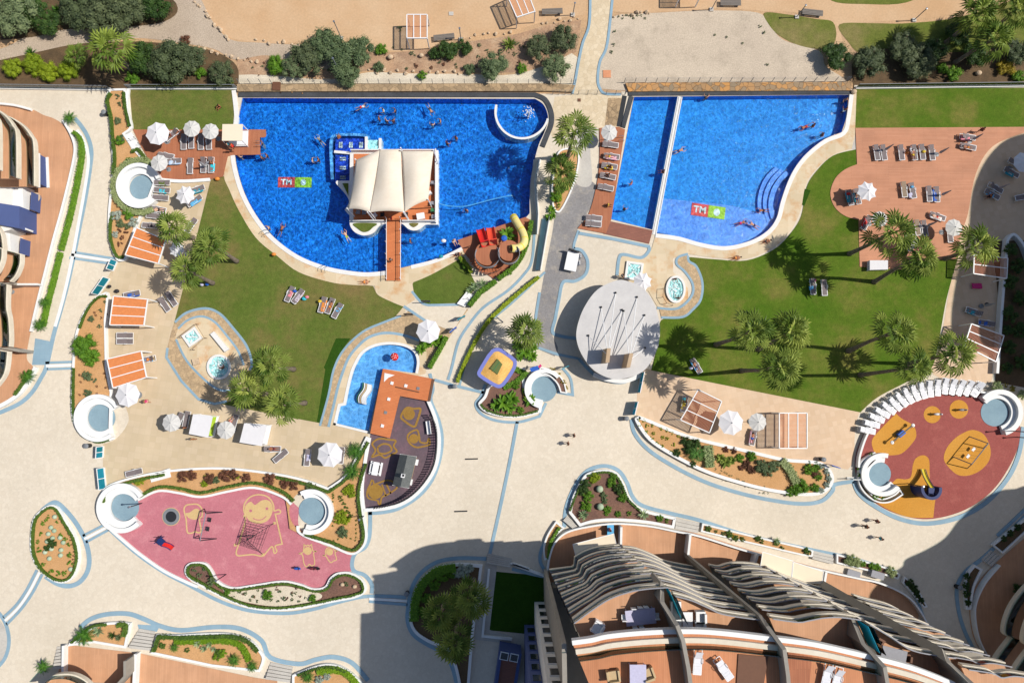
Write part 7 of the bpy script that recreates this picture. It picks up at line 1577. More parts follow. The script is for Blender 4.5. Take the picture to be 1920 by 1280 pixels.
table(1071, 492, 1.5, 2.4, .06, -12, 'whitec', 'long white table in two dark shadows on the grey service path'); chair(1084, 482, .06, 90, 'whitec', 'white stool right of the long white table, upper'); chair(1082, 495, .06, 90, 'whitec', 'white stool right of the long white table, lower')
solo(MB().box(P(1076, 470, 1.1), (1.4, .1, .8), -.3).box(P(1076, 470, .5), (.1, .1, 1.0)), 'notice_board', m['dark'], 'dark notice board beside the long white table', 'board')
# ---------------------------------------------------------------- buildings
def arcsamp(pts, n):
 L = [0]
 for a, b in zip(pts, pts[1:]): L.append(L[-1]+(b-a).length)
 out = []; j = 0
 for i in range(n):
  s = L[-1]*i/(n-1)
  while j < len(L)-2 and L[j+1] < s: j += 1
  out.append(pts[j].lerp(pts[j+1], (s-L[j])/max(1e-6, L[j+1]-L[j])))
 return out
ROOT = thing('apartment_block', 'curved white apartment block with stacked balconies and roof terraces at the lower right', 'building', (P(1300, 1150).x, P(1300, 1150).y, 0))
INW = (P(1478, 1268, 26)-P(1430, 1157, 26)); INW.z = 0; INW.normalize()
Z1, Z8, NL = 3.0, 23.6, 8
def wing(s1, s8, dirv=None, depth=3.0, gm=('rail', 'clear')):
 a = arcsamp(W(s1, Z1, False), 22); b = arcsamp(W(s8, Z8, False), 22); dv = dirv or INW
 for k in range(NL):
  f = k/(NL-1); z = Z1+(Z8-Z1)*f
  fr = [Vector((p.x+(q.x-p.x)*f, p.y+(q.y-p.y)*f, z)) for p, q in zip(a, b)]
  bk = [p+dv*(depth if k < NL-1 else 7) for p in fr]
  mb = MB(); mb.prism(fr+bk[::-1], z-.28, z, True).build('balcony_floor', m['terra' if k > 5 or k == 3 else 'bgrey'], ROOT)
  MB().ribbon(fr, .2, z-.3, z+.32).build('balcony_edge', m['bbeige'], ROOT)
  MB().ribbon(fr, .03, z+.32, z+1.12).build('balustrade', m[gm[k % 2]], ROOT)
  MB().ribbon(fr, .1, z+1.12, z+1.17).build('handrail', m['greyc'], ROOT)
  if k < NL-1:
   w_ = [p+dv*2.1 for p in fr]; MB().ribbon(w_, .12, z, z+2.7).build('glazing', m['window'], ROOT)
 return b
wing("1030,1068! 1077,1062! 1078,1044! 1095,1034 1120,1026 1161,1021", "1074,1160! 1104,1138 1136,1117 1170,1104 1206,1097 1247,1094")
wing("1167,1024 1191,1027 1224,1040 1246,1051 1300,1062", "1260,1110 1290,1118 1322,1132 1351,1144 1426,1155")
wing("1329,1058 1347,1061 1360,1057 1377,1054 1404,1055 1422,1058", "1440,1152 1487,1158 1506,1155 1534,1150 1565,1149 1602,1154")
wing("1436,1062! 1470,1078 1520,1096 1545,1102", "1618,1162! 1660,1187 1700,1211 1776,1224", None, 2.6)
wing("1598,1114 1622,1121 1659,1130 1682,1141", "1800,1245! 1845,1252 1860,1260 1886,1257 1925,1263")
# body behind the balconies
body = W("1024,1067! 1077,1066! 1100,1046 1161,1032! 1300,1072! 1420,1072! 1545,1112! 1690,1150! 1760,1200! 1900,1300! 1900,1500! 1024,1500!", 0)
MB().prism([p+INW*1.6 for p in body], .05, 2.7).build('wall', m['bgrey'], ROOT)
bp = [p+INW*5.2 for p in W("1074,1165! 1136,1120 1206,1100 1247,1097! 1351,1147! 1428,1157! 1487,1160 1565,1152 1609,1162! 1700,1213! 1780,1240! 1860,1262! 1930,1262!", Z8)]
far = [bp[-1]+INW*14, bp[0]+INW*14]
MB().prism(bp+far, 2.7, Z8+2.6).build('wall', m['bgrey'], ROOT)
gl = [p-INW*.06 for p in bp]; MB().ribbon(gl, .06, Z8+.05, Z8+2.5).build('glazing', m['window'], ROOT)
# eaves and the upper terraces
EV = "1074,1207 1110,1202 1141,1195 1200,1189 1257,1186! 1310,1186 1364,1190 1440,1199! 1526,1210 1620,1231! 1706,1253 1790,1285"
ev = W(EV, 26.6, False); top = ev+[ev[-1]+INW*14, ev[0]+INW*14]
MB().prism(top, 26.3, 26.6).build('upper_terrace', m['terra2'], ROOT)
MB().ribbon([p-INW*.15 for p in ev], .38, 26.1, 26.72).build('eave', m['white'], ROOT)
MB().ribbon([p+INW*.55 for p in ev], .4, 26.55, 26.95).build('parapet', m['bbeige'], ROOT)
MB().ribbon([p+INW*1.1 for p in ev], .03, 26.6, 27.5).ribbon([p+INW*1.1 for p in ev], .08, 27.5, 27.56).build('balustrade', m['rail'], ROOT)
def divider(front, run, z0=0, zt=24.4, zu=28.0, w_=.32):
 f = P(*front, 25); pts = [P(x, y, zu) for x, y in run]; pts = [Vector((p.x, p.y, 0)) for p in pts]; f = Vector((f.x, f.y, 0))
 line = [f]+pts; mb = MB(); vs = []; hs = [zt, zu-1.9]+[zu]*(len(line)-2); o1 = offset(line, w_/2, False); o2 = offset(line, -w_/2, False)
 for i in range(len(line)): vs += [Vector((o1[i].x, o1[i].y, z0)), Vector((o2[i].x, o2[i].y, z0)), Vector((o1[i].x, o1[i].y, hs[i])), Vector((o2[i].x, o2[i].y, hs[i]))]
 for i in range(len(line)-1):
  a, b = 4*i, 4*i+4; mb_f = [(a+2, a+3, b+3, b+2), (a, a+2, b+2, b), (a+1, b+1, b+3, a+3)]
  mb.f += []; 
  for q in mb_f: mb.f.append(q); mb.m.append(0)
 mb.v = [tuple(v) for v in vs]; mb.f.append((0, 1, 3, 2)); mb.m.append(0)
 mb.build('divider_wall', m['bgrey'], ROOT)
divider((1247, 1098), [(1252, 1141), (1270, 1172), (1281, 1200), (1291, 1252), (1300, 1320)], 20.5, 23.9); divider((1430, 1157), [(1456, 1188), (1471, 1217), (1478, 1268), (1482, 1330)]); divider((1609, 1162), [(1642, 1222), (1659, 1250), (1666, 1290), (1670, 1330)], 20.5, 23.9); divider((1776, 1221), [(1808, 1258), (1826, 1284), (1840, 1330)])
# glass screens beside the dividers
for x, y in ((1246, 1096), (1258, 1108), (1430, 1158), (1606, 1160), (1617, 1164)):
 a = P(x, y, Z8); MB().ribbon([a, a+INW*2.4], .04, Z8, Z8+1.9).build('glass_screen', m['teal'] if x in (1246, 1606) else m['rail'], ROOT)
# west wall and the window tower
wl = [P(1022, 1065), P(1023, 1128)]; MB().ribbon(wl, .4, 0, 25.5).build('wall', m['bgrey'], ROOT)
tw = [P(1002, 1127), P(1024, 1127), P(1024, 1500), P(1002, 1500)]; MB().prism(tw, 0, 26).build('stair_tower', m['bwhite'], ROOT)
tb = [P(983, 1170), P(1002, 1170), P(1002, 1500), P(983, 1500)]; MB().prism(tb, 0, 24).build('blue_tower', m['bblue'], ROOT)
for q, wd, n in ((tw, .9, 9), (tb, .8, 8)):
 for k in range(n):
  z = 1.5+2.75*k; c = q[0].lerp(q[1], .58); fm = MB().box(c+Vector((0, .03, z+.75)), (wd+.16, .1, 1.66)).build('window', m['bwhite'] if q is tw else m['bblue'], ROOT)
  MB().box(c+Vector((0, .09, z+.75)), (wd, .03, 1.45)).build('pane', m['window'], fm)
# ground floor awnings
def awning(cs, h, label):
 p = [P(x, y, z) for (x, y), z in zip(cs, (h-.3, h-.3, h, h))]; t = thing('awning', label, 'awning', (sum(p, Vector())/4).xy.to_3d(), 0, 'cream awnings'); o = MB().add(p, [(3, 2, 1, 0)]).build('cloth', m['cream'], t); md = o.modifiers.new('thick', 'SOLIDIFY'); md.thickness = .04
 MB().beam(p[0], p[1], .08, .08).build('front_bar', m['wmetal'], t)
 for q in p[2:]: MB().beam(q, p[0] if (q-p[0]).length < (q-p[1]).length else p[1], .05, .05).build('arm', m['wmetal'], t)
awning([(1074, 1020), (1151, 1000), (1156, 1022), (1080, 1044)], 2.7, 'cream awning over the leftmost ground terrace'); awning([(1430, 1034), (1487, 1051), (1483, 1084), (1426, 1060)], 2.7, 'cream awning, left of a pair over the ground terrace'); awning([(1488, 1053), (1544, 1071), (1541, 1094), (1484, 1092)], 2.7, 'cream awning, right of a pair over the ground terrace')
# terrace furniture
table(1198, 1151, 2.6, 1.3, Z8, 6, 'lilac', 'long glass-topped dining table on the leftmost roof terrace')
for i, (x, y) in enumerate(((1185, 1140), (1197, 1138), (1208, 1137), (1188, 1167), (1200, 1166), (1158+10, 1153), (1229, 1150))): chair(x, y, Z8, 180 if i < 3 else 0, 'whitec', 'white chair round the long dining table on the roof', .42, group='chairs round the roof table')
chair(1119, 1172, Z8, 60, 'whitec', 'large white lounge chair alone on the leftmost roof terrace', .8, True, 'armchair')
table(1193, 1262, 1.35, 2.0, 26.6, 0, 'lilac', 'pale square table between two armchairs on the upper roof terrace'); chair(1148, 1262, 26.6, 8, 'tan', 'taupe armchair left of the pale square table', .8, True, 'armchair'); chair(1212, 1258, 26.6, 20, 'tan', 'taupe armchair right of the pale square table', .8, True, 'armchair')
chair(1310, 1153, Z8, 90, 'whitec', 'white armchair on the second roof terrace, upper', .75, True, 'armchair'); chair(1309, 1172, Z8, 90, 'whitec', 'white armchair on the second roof terrace, lower', .75, True, 'armchair'); table(1287, 1163, .9, 1.7, Z8, 0, 'whitec', 'white low table on the second roof terrace', 'table', .4)
solo(MB().box(P(1267, 1155, Z8+.35), (.9, 2.6, .4)).box(P(1267, 1155, Z8+.6)-Vector((.38, 0, 0)), (.16, 2.6, .5)), 'sofa', m['whitec'], 'long white sofa against the divider of the second roof terrace', 'sofa')
for x, y, a, lab in ((1306, 1237, 85, 'cream sun lounger on the orange upper terrace, left of two'), (1354, 1250, 125, 'cream sun lounger on the orange upper terrace, right of two')):
 _o = lounger(x, y, a, lab, 35, 'slingw', 'roof loungers', 26.62); 
table(1667, 1222, 2.2, 1.2, Z8, -14, 'greyc', 'grey glass dining table on the third roof terrace'); chair(1640, 1198, Z8, 150, 'brown', 'dark wicker chair on the third roof terrace, upper left', .6, True, 'armchair'); chair(1692, 1228, Z8, 80, 'brown', 'dark wicker chair right of the grey glass table', .5, True, 'armchair'); chair(1652, 1232, Z8, 0, 'brown', 'dark wicker chair below the grey glass table', .5, True, 'armchair')
for x, lab in ((1547, 'white slatted deckchair on the fourth upper terrace, left of two'), (1566, 'white slatted deckchair on the fourth upper terrace, right of two')): lounger(x, 1262 if x < 1560 else 1270, 75, lab, 35, 'slingw', 'roof loungers', 26.62)
solo(MB().prism(W("1384,1225! 1440,1230! 1430,1290! 1380,1290!", 26.62), 26.62, 26.7), 'terrace_mat', m['brown'], 'brown framed panel on the orange upper terrace', 'panel')
solo(MB().prism(W("1477,1222! 1522,1230! 1516,1290! 1474,1290!", 26.62), 26.62, 26.68), 'terrace_mat', m['deck'], 'orange brown floor panel on the fourth upper terrace', 'panel')
table(1143, 991, .8, 1.4, .1, 0, 'skyblue', 'table with blue and pink towels on the leftmost ground terrace'); solo(MB().box(P(1643, 1076, .5), (1.6, .8, .8), -.3), 'barbecue', m['greyc'], 'grey grill cabinet on the ground terrace near the shadow', 'grill'); solo(MB().box(P(1600, 1074, .3), (1.6, .7, .35), -.3), 'side_table', m['greyc'], 'low grey bench on the ground terrace near the shadow', 'bench')
# ---- buildings beyond the right edge, whose shade falls into the picture
def behind(s, h): return [p+Vector((sd.x, sd.y, 0))*(h/sd.z) for p in W(s, 0, False)]
def block(name, label, outline, h, extra, rail_=True):
 pts = outline; allp = pts+extra; g = sum(allp, Vector())/len(allp); t = thing(name, label, 'building', (g.x, g.y, 0)); MB().prism(allp, .05, h-1.0).build('wall', m['bwhite'], t)
 for k in range(1, 8): MB().ribbon(pts, .9, h*k/8-1.0-.3, h*k/8-1.0).build('balcony_floor', m['bbeige'], t)
 if rail_: MB().ribbon(pts, .04, h-1.0, h).build('balustrade', m['rail'], t)
 return t
o1 = behind("1960,246 1915,252 1880,266 1852,294 1832,330 1820,370 1815,430 1806,470 1796,505 1788,545 1782,600 1790,650 1850,664 1866,722 1900,742 1990,745", 26)
block('apartment_block', 'shaded apartment block beyond the right edge casting the rounded shadow on the pale deck', o1, 26, [o1[-1]+Vector((18, 0, 0)), o1[0]+Vector((18, 0, 0))])
o2 = behind("1990,905 1920,915 1880,918 1850,929 1820,951 1795,976 1770,1008 1735,1030 1697,1048 1690,1062 1662,1078 1642,1096 1628,1116 1625,1150 1640,1200 1700,1290", 25)
T2 = block('apartment_block', 'shaded rounded building at the lower right edge with curved balconies', o2, 25, [o2[-1]+Vector((22, -6, 0)), o2[0]+Vector((18, 0, 0))])
def balc(root, s, zs, dirv, depth, gm='rail'):
 a = W(s, 3.0, False)
 for z in zs:
  fr = [Vector((p.x, p.y, z)) for p in a]; MB().prism(fr+[p+dirv*depth for p in fr][::-1], z-.3, z, True).build('balcony_floor', m['terra'], root); MB().ribbon(fr, .18, z-.32, z+.3).build('balcony_edge', m['bbeige'], root); MB().ribbon([p+dirv*.1 for p in fr], .03, z+.3, z+1.2).ribbon([p+dirv*.1 for p in fr], .07, z+1.2, z+1.24).build('balustrade', m[gm], root)
balc(T2, "1935,1085 1915,1106 1896,1132 1884,1160 1881,1185 1895,1192! 1868,1228 1850,1262 1840,1290", (3, 6, 9), Vector((1, -.25, 0)), 3.2)
# left building
C = "-60,206! -20,212 10,218 30,226 47,238 60,255 67,274 68,350"
LB = thing('apartment_block', 'white and blue apartment building with curved glass balconies at the left edge', 'building', (P(-60, 400).x, P(-60, 400).y, 0)); DL = Vector((-1, 0, 0))
balc(LB, C, (3, 6, 9, 12), DL, 4.5); balc(LB, "-6,420! 6,440 10,470! 42,478! 41,496 33,516 22,528", (3, 6), DL, 3.5); balc(LB, "17,534! 16,576 20,598 22,632 21,650", (3, 6), DL, 3.5); balc(LB, "-10,655! 18,660! 12,700 -10,730", (3, ), DL, 3)
MB().prism(W("-60,222! 30,238! 64,280! 66,352! 50,358! 50,440! 14,450! 14,660! -300,660! -300,222!", 0), .05, 2.7).build('wall', m['bwhite'], LB)
MB().prism(W("-300,240! -20,240! -10,352! -10,660! -300,660!", 0), 2.7, 22).build('wall', m['bwhite'], LB)
for s, h, mt in (("88,297! 90,352! 64,352! 64,290!", 1.9, 'bblue'), ("66,358! 68,402! 30,402! 30,352!", 2.3, 'white'), ("70,400! 70,440! -20,424! -20,386!", 3.2, 'bblue'), ("44,446! 46,482! 20,482! 20,442!", 2.4, 'white')):
 MB().prism(W(s, 0), .05, h).build('wing_wall', m[mt], LB)
MB().box(P(67, 380, 1.2), (.1, 2.2, 1.7)).build('blue_panel', m['bblue'], LB); MB().box(P(47, 464, 1.2), (.1, 1.9, 1.7)).build('blue_panel', m['bblue'], LB); MB().ribbon(W("90,296! 92,353!", 0, False), .3, .05, .25).build('white_frame', m['white'], LB); MB().ribbon(W("72,288! 72,352!", 1.95, False), .4, 1.9, 2.05).build('white_frame', m['white'], LB)
for x0, x1, y in ((10, 26, 404), (38, 56, 432)):
 f = MB().ribbon([P(x0, y-6, 1.6), P(x1, y, 1.6)], .2, 1.0, 2.2).build('window', m['white'], LB); MB().ribbon([P(x0+1, y-4.5, 1.6), P(x1-1, y+1.3, 1.6)], .2, 1.1, 2.1).build('pane', m['window'], f)
for s in ("-20,520! 20,540! 46,536!", "-10,652! 20,652! 64,660!"): MB().ribbon(W(s, 0, False), .35, .05, 2.6).build('divider_wall', m['bgrey'], LB)
for s in ("46,536! 84,536!", "22,652! 60,658!"): MB().ribbon(W(s, 0, False), .22, .05, 1.3).build('terrace_wall', m['white'], LB)
def rtable(x, y, r, lab, mt='boulder'): t = thing('round_table', lab, 'table', P(x, y, .1)); MB().lathe((0, 0, .7), [(.001, 0), (r, 0), (r, .06), (.001, .06)], 22).build('tabletop', m[mt], t, local=True); MB().lathe((0, 0, 0), [(.001, 0), (.3, 0), (.08, .1), (.08, .7), (.001, .7)], 10).build('pedestal', m['grey'], t, local=True)
rtable(74, 373, .6, 'round stone-coloured table on the left terrace beside the blue wall'); rtable(23, 547, .5, 'round pale table below the divider wall of the left terrace'); rtable(5, 660, .6, 'grey round table at the left edge of the lower terrace', 'grey')
for y, l in ((455, 'upper'), (472, 'lower')): chair(42, y, .1, 90, 'boulder', 'folding beige chair by the blue panel of the left terrace, '+l, .8)
# bottom-left building
BB = thing('apartment_block', 'dark-fronted building with a curved glass balcony at the bottom left edge', 'building', (P(180, 1330).x, P(180, 1330).y, 0)); MB().prism(W("112,1285! 150,1276! 250,1282! 250,1420! 60,1420!", 0), .05, 16).build('wall', m['bwhite'], BB)
balc(BB, "78,1292 94,1274 106,1264 135,1262 160,1272 178,1290", (3, ), Vector((.2, -1, 0)), 3)
MB().ribbon(W("258,1222! 258,1250! 228,1282!", 0, False), .3, .05, 2.8).build('divider_wall', m['bgrey'], BB)
# stair hut
p = [P(x, y, 2.8) for x, y in ((937, 1216), (978, 1224), (966, 1300), (925, 1300))]; g = sum(p, Vector())/4; t = thing('stair_hut', 'blue-walled stair hut with a dark boarded roof at the bottom edge', 'hut', (g.x, g.y, 0))
MB().prism([Vector((q.x, q.y, 0)) for q in p], .05, 2.7).build('wall', m['bblue'], t); MB().ribbon(ccw(p), .35, 2.7, 3.0, True, side=1).build('roof_rim', m['bblue'], t); MB().prism(offset(ccw(p), .3, True), 2.7, 2.8).build('roof', m['deck4'], t)
for a in (.1, .55): c = p[0].lerp(p[1], a+.14).lerp(p[3].lerp(p[2], a+.14), .12); f = MB().box(c+Vector((0, 0, .15)), (1.0, .9, .3), -.2).build('roof_window', m['wmetal'], t); MB().box(c+Vector((0, 0, .31)), (.8, .7, .03), -.2).build('pane', m['window'], f)
# ---------------------------------------------------------------- steps, gates, rails, walls
def steps(cn, n, label, mat='concrete', h=.9):
 A, B, C_, D_ = [P(x, y) for x, y in cn]; g = (A+B+C_+D_)/4; t = thing('steps', label, 'steps', (g.x, g.y, 0), 0, 'garden steps')
 for k in range(n):
  f0, f1 = k/n, (k+1)/n; MB().prism([A.lerp(D_, f0), B.lerp(C_, f0), B.lerp(C_, f1-.02), A.lerp(D_, f1-.02)], .05, .12+h*(k+.3)/n*.5).build('tread', m[mat], t)
steps([(262, 1177), (292, 1182), (286, 1217), (244, 1212)], 6, 'pale steps between two planters at the lower left'); steps([(508, 1240), (550, 1249), (545, 1276), (500, 1270)], 5, 'pale steps at the bottom left of the shaded plaza'); steps([(108, 1211), (124, 1208), (124, 1250), (104, 1252)], 7, 'narrow grey steps with a rail at the lower left corner'); steps([(1063, 966), (1084, 984), (1074, 990), (1055, 974)], 5, 'small grey steps beside the thin curved planter'); steps([(1268, 970), (1312, 980), (1306, 998), (1264, 990)], 3, 'wide pale steps between the mulch planter and the block front planters'); steps([(1523, 1031), (1563, 1040), (1558, 1056), (1520, 1046)], 3, 'wide pale steps between the two block front planters'); steps([(1838, 1048), (1856, 1030), (1872, 1042), (1854, 1060)], 4, 'shaded steps into the round terrace on the right'); steps([(914, 1036), (960, 1046), (958, 1062), (912, 1054)], 5, 'shaded steps above the walkway left of the apartment block')
def gate(a, b, label, h=1.5):
 p, q = P(*a), P(*b); g = (p+q)/2; t = thing('glass_gate', label, 'gate', (g.x, g.y, .05), 0, 'turquoise glass gates'); n = 2
 for k in range(n): MB().ribbon([p.lerp(q, k/n+.01), p.lerp(q, (k+1)/n-.01)], .05, .15, h).build('pane', m['teal'], t)
 MB().ribbon([p, q], .3, .05, .2).build('sill', m['coping'], t); MB().ribbon([p, q], .08, h, h+.05).build('top_rail', m['wmetal'], t)
 for k in range(n+1): c = p.lerp(q, k/n); MB().beam(c, c+Vector((0, 0, h)), .08, .08).build('post', m['wmetal'], t)
gate((220, 490), (212, 508), 'upper turquoise gate left of the tiled terrace, at the tip of the narrow planter'); gate((206, 523), (185, 553), 'turquoise gate running down to the drip-line planter'); gate((194, 836), (193, 857), 'turquoise gate below the left bench, upper of two'); gate((195, 876), (199, 915), 'turquoise gate below the left bench, lower of two'); gate((1204, 698), (1196, 736), 'turquoise gate beside the concrete-roofed pavilion'); gate((1192, 753), (1186, 777), 'turquoise gate at the pointed planter of the rose terrace'); gate((1587, 896), (1602, 896), 'small turquoise gate left of the red playground')
def sign(x, y, a, mt, label): t = thing('sign_board', label, 'sign', P(x, y, .05), radians(a)); MB().box((0, 0, 1.2), (1.1, .08, .9)).build('board', m[mt], t, local=True); MB().box((-.4, 0, .5), (.07, .07, 1.0)).build('post', m['grey'], t, local=True); MB().box((.4, 0, .5), (.07, .07, 1.0)).build('post', m['grey'], t, local=True)
sign(851, 620, 40, 'blue', 'blue board on the path beside the big white parasol'); sign(866, 598, 30, 'teal_cloth', 'small teal board at the hedge of the curved ramp'); sign(1057, 690, 25, 'teal_cloth', 'teal board beside the round bench by the bar'); sign(1556, 872, -20, 'blue', 'blue board at the rounded end of the rose terrace planter'); sign(937, 601, -40, 'greyc', 'grey map board beside the yellow-green hedge'); sign(800, 567, 0, 'darkc', 'low dark sign at the corner of the small lawn'); sign(768, 591, 0, 'darkc', 'low dark sign at the edge of the cobble ring'); 
for x, y, lab in ((884, 860, 'dark floor drain grating on the plaza, upper of two'), (864, 958, 'dark floor drain grating on the plaza, lower of two')): solo(MB().box(P(x, y, .07), (1.6, .16, .06), .03), 'drain_grating', m['dark'], lab, 'grating')
solo(MB().box(P(519, 163, .3), (1.0, 1.1, .5)), 'service_box', m['brown'], 'rust-brown service box above the left pool', 'box'); solo(MB().box(P(1138, 139, .06), (1.0, 1.0, .08)), 'manhole', m['slat3'], 'square pink manhole cover beside the stone path', 'manhole'); solo(MB().box(P(1086, 188, .08), (.4, .4, .06)), 'manhole', m['brown'], 'small brown manhole on the stone path', 'manhole'); solo(MB().box(P(846, 26, .04), (.6, .5, .08)), 'manhole', m['concrete'], 'pale manhole on the sandy path', 'manhole')
def glass_rail(s, label, h=1.1, mat='rail', step=2.0, wall=.3):
 p = W(s, 0, False); t = thing('glass_railing', label, 'railing', (p[0].x, p[0].y, .05)); MB().ribbon(p, .35, .02, wall).build('kerb', m['coping'], t); MB().ribbon(p, .04, wall, h).build('glass', m[mat], t); MB().ribbon(p, .07, h, h+.05).build('handrail', m['grey'], t)
 for c in resample(p, step): MB().beam(c+Vector((0, 0, wall)), c+Vector((0, 0, h)), .05, .05).build('post', m['grey'], t)
glass_rail("-10,166! 209,169!", 'long glass railing at the upper left of the plaza', 1.2, 'railb'); glass_rail("242,167! 446,167!", 'glass railing along the top of the small lawn', 1.2); glass_rail("1603,166! 1760,164! 1925,162!", 'glass railing along the top of the right lawn', 1.2); glass_rail("1012,300! 1004,340! 1008,405! 1006,440!", 'glass railing between the left pool and the curved ramp', 1.0); glass_rail("1029,410! 1022,450 1012,508", 'teal glass wall of the curved ramp beside the grey path', 1.2)
solo(MB().prism(W("1016,410! 1027,411! 1014,506! 1004,506!", 0), .05, .12), 'ramp_channel', m['spafloor'], 'pale teal channel along the curved ramp', 'channel')
def post_fence(s, label, h=1.2, step=1.37, mat='grey'):
 p = resample(W(s, 0, False), step); t = thing('post_fence', label, 'fence', p[0])
 for c in p: MB().beam(c, c+Vector((.0, .12, h)), .055, .055).build('post', m[mat], t)
 for z in (.4, .8, 1.15): MB().tube([c+Vector((0, .1, z)) for c in p], .012, 4).build('wire', m[mat], t)
post_fence("450,158! 1078,158!", 'wire fence on posts above the left pool'); post_fence("1170,156! 1588,154!", 'wire fence on posts above the right pool'); post_fence("1036,178! 1072,178!", 'short fence beside the gate of the stone path', 1.0, .8); post_fence("1084,178! 1172,178!", 'fence and gate across the foot of the stone path', 1.0, 1.2)
def stone_wall(s, mat, label): 
 p = W(s, 0); mb = MB().prism(p, .0, .35); rg = random.Random(9); n = len(p)
 solo(mb, 'stone_wall', m[mat], label, 'wall')
stone_wall("446,160! 1034,159! 1078,162! 1072,175! 1030,173! 446,174!", 'rockg', 'low rubble retaining wall along the top of the left pool'); stone_wall("1172,158! 1596,156! 1592,172! 1178,174!", 'rock', 'low orange rubble wall along the top of the right pool')
rg = random.Random(21); rk = []
for k in range(3):
 mb = MB(); mb.ball((0, 0, .12), (.22, .17, .16), 7, 5); mb.v = [(x+rg.uniform(-.04, .04), y+rg.uniform(-.04, .04), z+rg.uniform(-.03, .03)) for x, y, z in mb.v]; rk.append(mb.mesh('rock', m['boulder']))
def rocks(s, step, label, group):
 for p in resample(W(s, 0, False), step): o = obj_of('rock', rg.choice(rk), None, p+Vector((rg.uniform(-.2, .2), rg.uniform(-.25, .25), 0)), rg.uniform(0, 6), rg.uniform(.6, 1.5)); setp(o, label, 'rock', group)
rocks("364,2 388,28 415,58 430,72", .7, 'pale stone edging the left end of the sandy path', 'stones at the left of the sandy path'); rocks("372,88 400,96 440,108 480,118", .9, 'pale stone edging the gravel above the small top lawn', 'stones above the small top lawn'); rocks("480,78 560,82 600,74", .9, 'pale stone edging the sandy path above the large clump', 'stones above the large clump'); rocks("880,70 940,62 960,60", .9, 'pale stone edging the sandy path by the plank bench', 'stones by the plank bench'); rocks("690,134 760,136 860,137", 1.0, 'pale stone edging the gravel strip above the left pool', 'stones of the gravel strip'); rocks("1152,36 1170,30 1200,26 1215,24", .6, 'pale stone edging the top left of the gravel ground', 'stones of the gravel ground'); rocks("1018,44 1060,38 1085,34", .7, 'pale stone left of the stone path below the bench', 'stones by the stone path')
for x, y, r, lab in ((732, 107, 6, 'big pale boulder left of the dark shrub mound'), (790, 104, 5, 'pale boulder nearest the dark shrub mound'), (1835, 137, 6, 'white boulder above the right lawn'), (1601, 172, 6, 'cream boulder at the corner of the right lawn')): solo(MB().ball(P(x, y, .3), (r/15, r/18, r/20), 9, 6), 'boulder', m['boulder'], lab, 'rock')
# ---------------------------------------------------------------- people
SK = 'pelvis spine chest neck head crown sl el wl hl sr er wr hr pl kl al tl pr kr ar tr'.split()
RAD = dict(pelvis=.14, spine=.125, chest=.15, neck=.055, head=.095, crown=.07, s=.06, e=.045, w=.032, h=.036, p=.092, k=.062, a=.042, t=.034)
PAR = dict(spine='pelvis', chest='spine', neck='chest', head='neck', crown='head', sl='chest', el='sl', wl='el', hl='wl', sr='chest', er='sr', wr='er', hr='wr', pl='pelvis', kl='pl', al='kl', tl='al', pr='pelvis', kr='pr', ar='kr', tr='ar')
def pose(**kw):
 j = dict(pelvis=(0, 0, .95), spine=(0, 0, 1.15), chest=(0, 0, 1.35), neck=(0, .01, 1.5), head=(0, .02, 1.6), crown=(0, .02, 1.7), sr=(.19, 0, 1.42), er=(.25, -.02, 1.13), wr=(.27, .08, .9), hr=(.27, .12, .81), pr=(.1, 0, .9), kr=(.11, .02, .5), ar=(.11, -.02, .09), tr=(.12, .14, .04))
 for k in 'sewhpkat':
  if k+'r' in kw: j[k+'r'] = kw[k+'r']
  x = kw.get(k+'l'); q = j[k+'r']; j[k+'l'] = x if x else (-q[0], q[1], q[2])
 for k in ('pelvis', 'spine', 'chest', 'neck', 'head', 'crown'):
  if k in kw: j[k] = kw[k]
 return j
def skin(j, names, grow=0.0, root='pelvis'):
 bm = bmesh.new(); ly = bm.verts.layers.skin.verify(); vs = {}
 for n in names:
  v = bm.verts.new(j[n]); r = RAD.get(n, RAD.get(n[0], .05))+grow; v[ly].radius = (r, r); v[ly].use_root = n == root; vs[n] = v
 for n in names:
  if PAR.get(n) in vs: bm.edges.new((vs[PAR[n]], vs[n]))
 me = bpy.data.meshes.new('skin'); bm.to_mesh(me); bm.free(); o = bpy.data.objects.new('skin', me); COL.objects.link(o)
 o.modifiers.new('Skin', 'SKIN'); s = o.modifiers.new('Sub', 'SUBSURF'); s.levels = 1; bpy.context.view_layer.update()
 r = bpy.data.meshes.new_from_object(o.evaluated_get(bpy.context.evaluated_depsgraph_get())); bpy.data.objects.remove(o)
 mb = MB(); mb.add([v.co[:] for v in r.vertices], [tuple(p.vertices) for p in r.polygons]); return mb
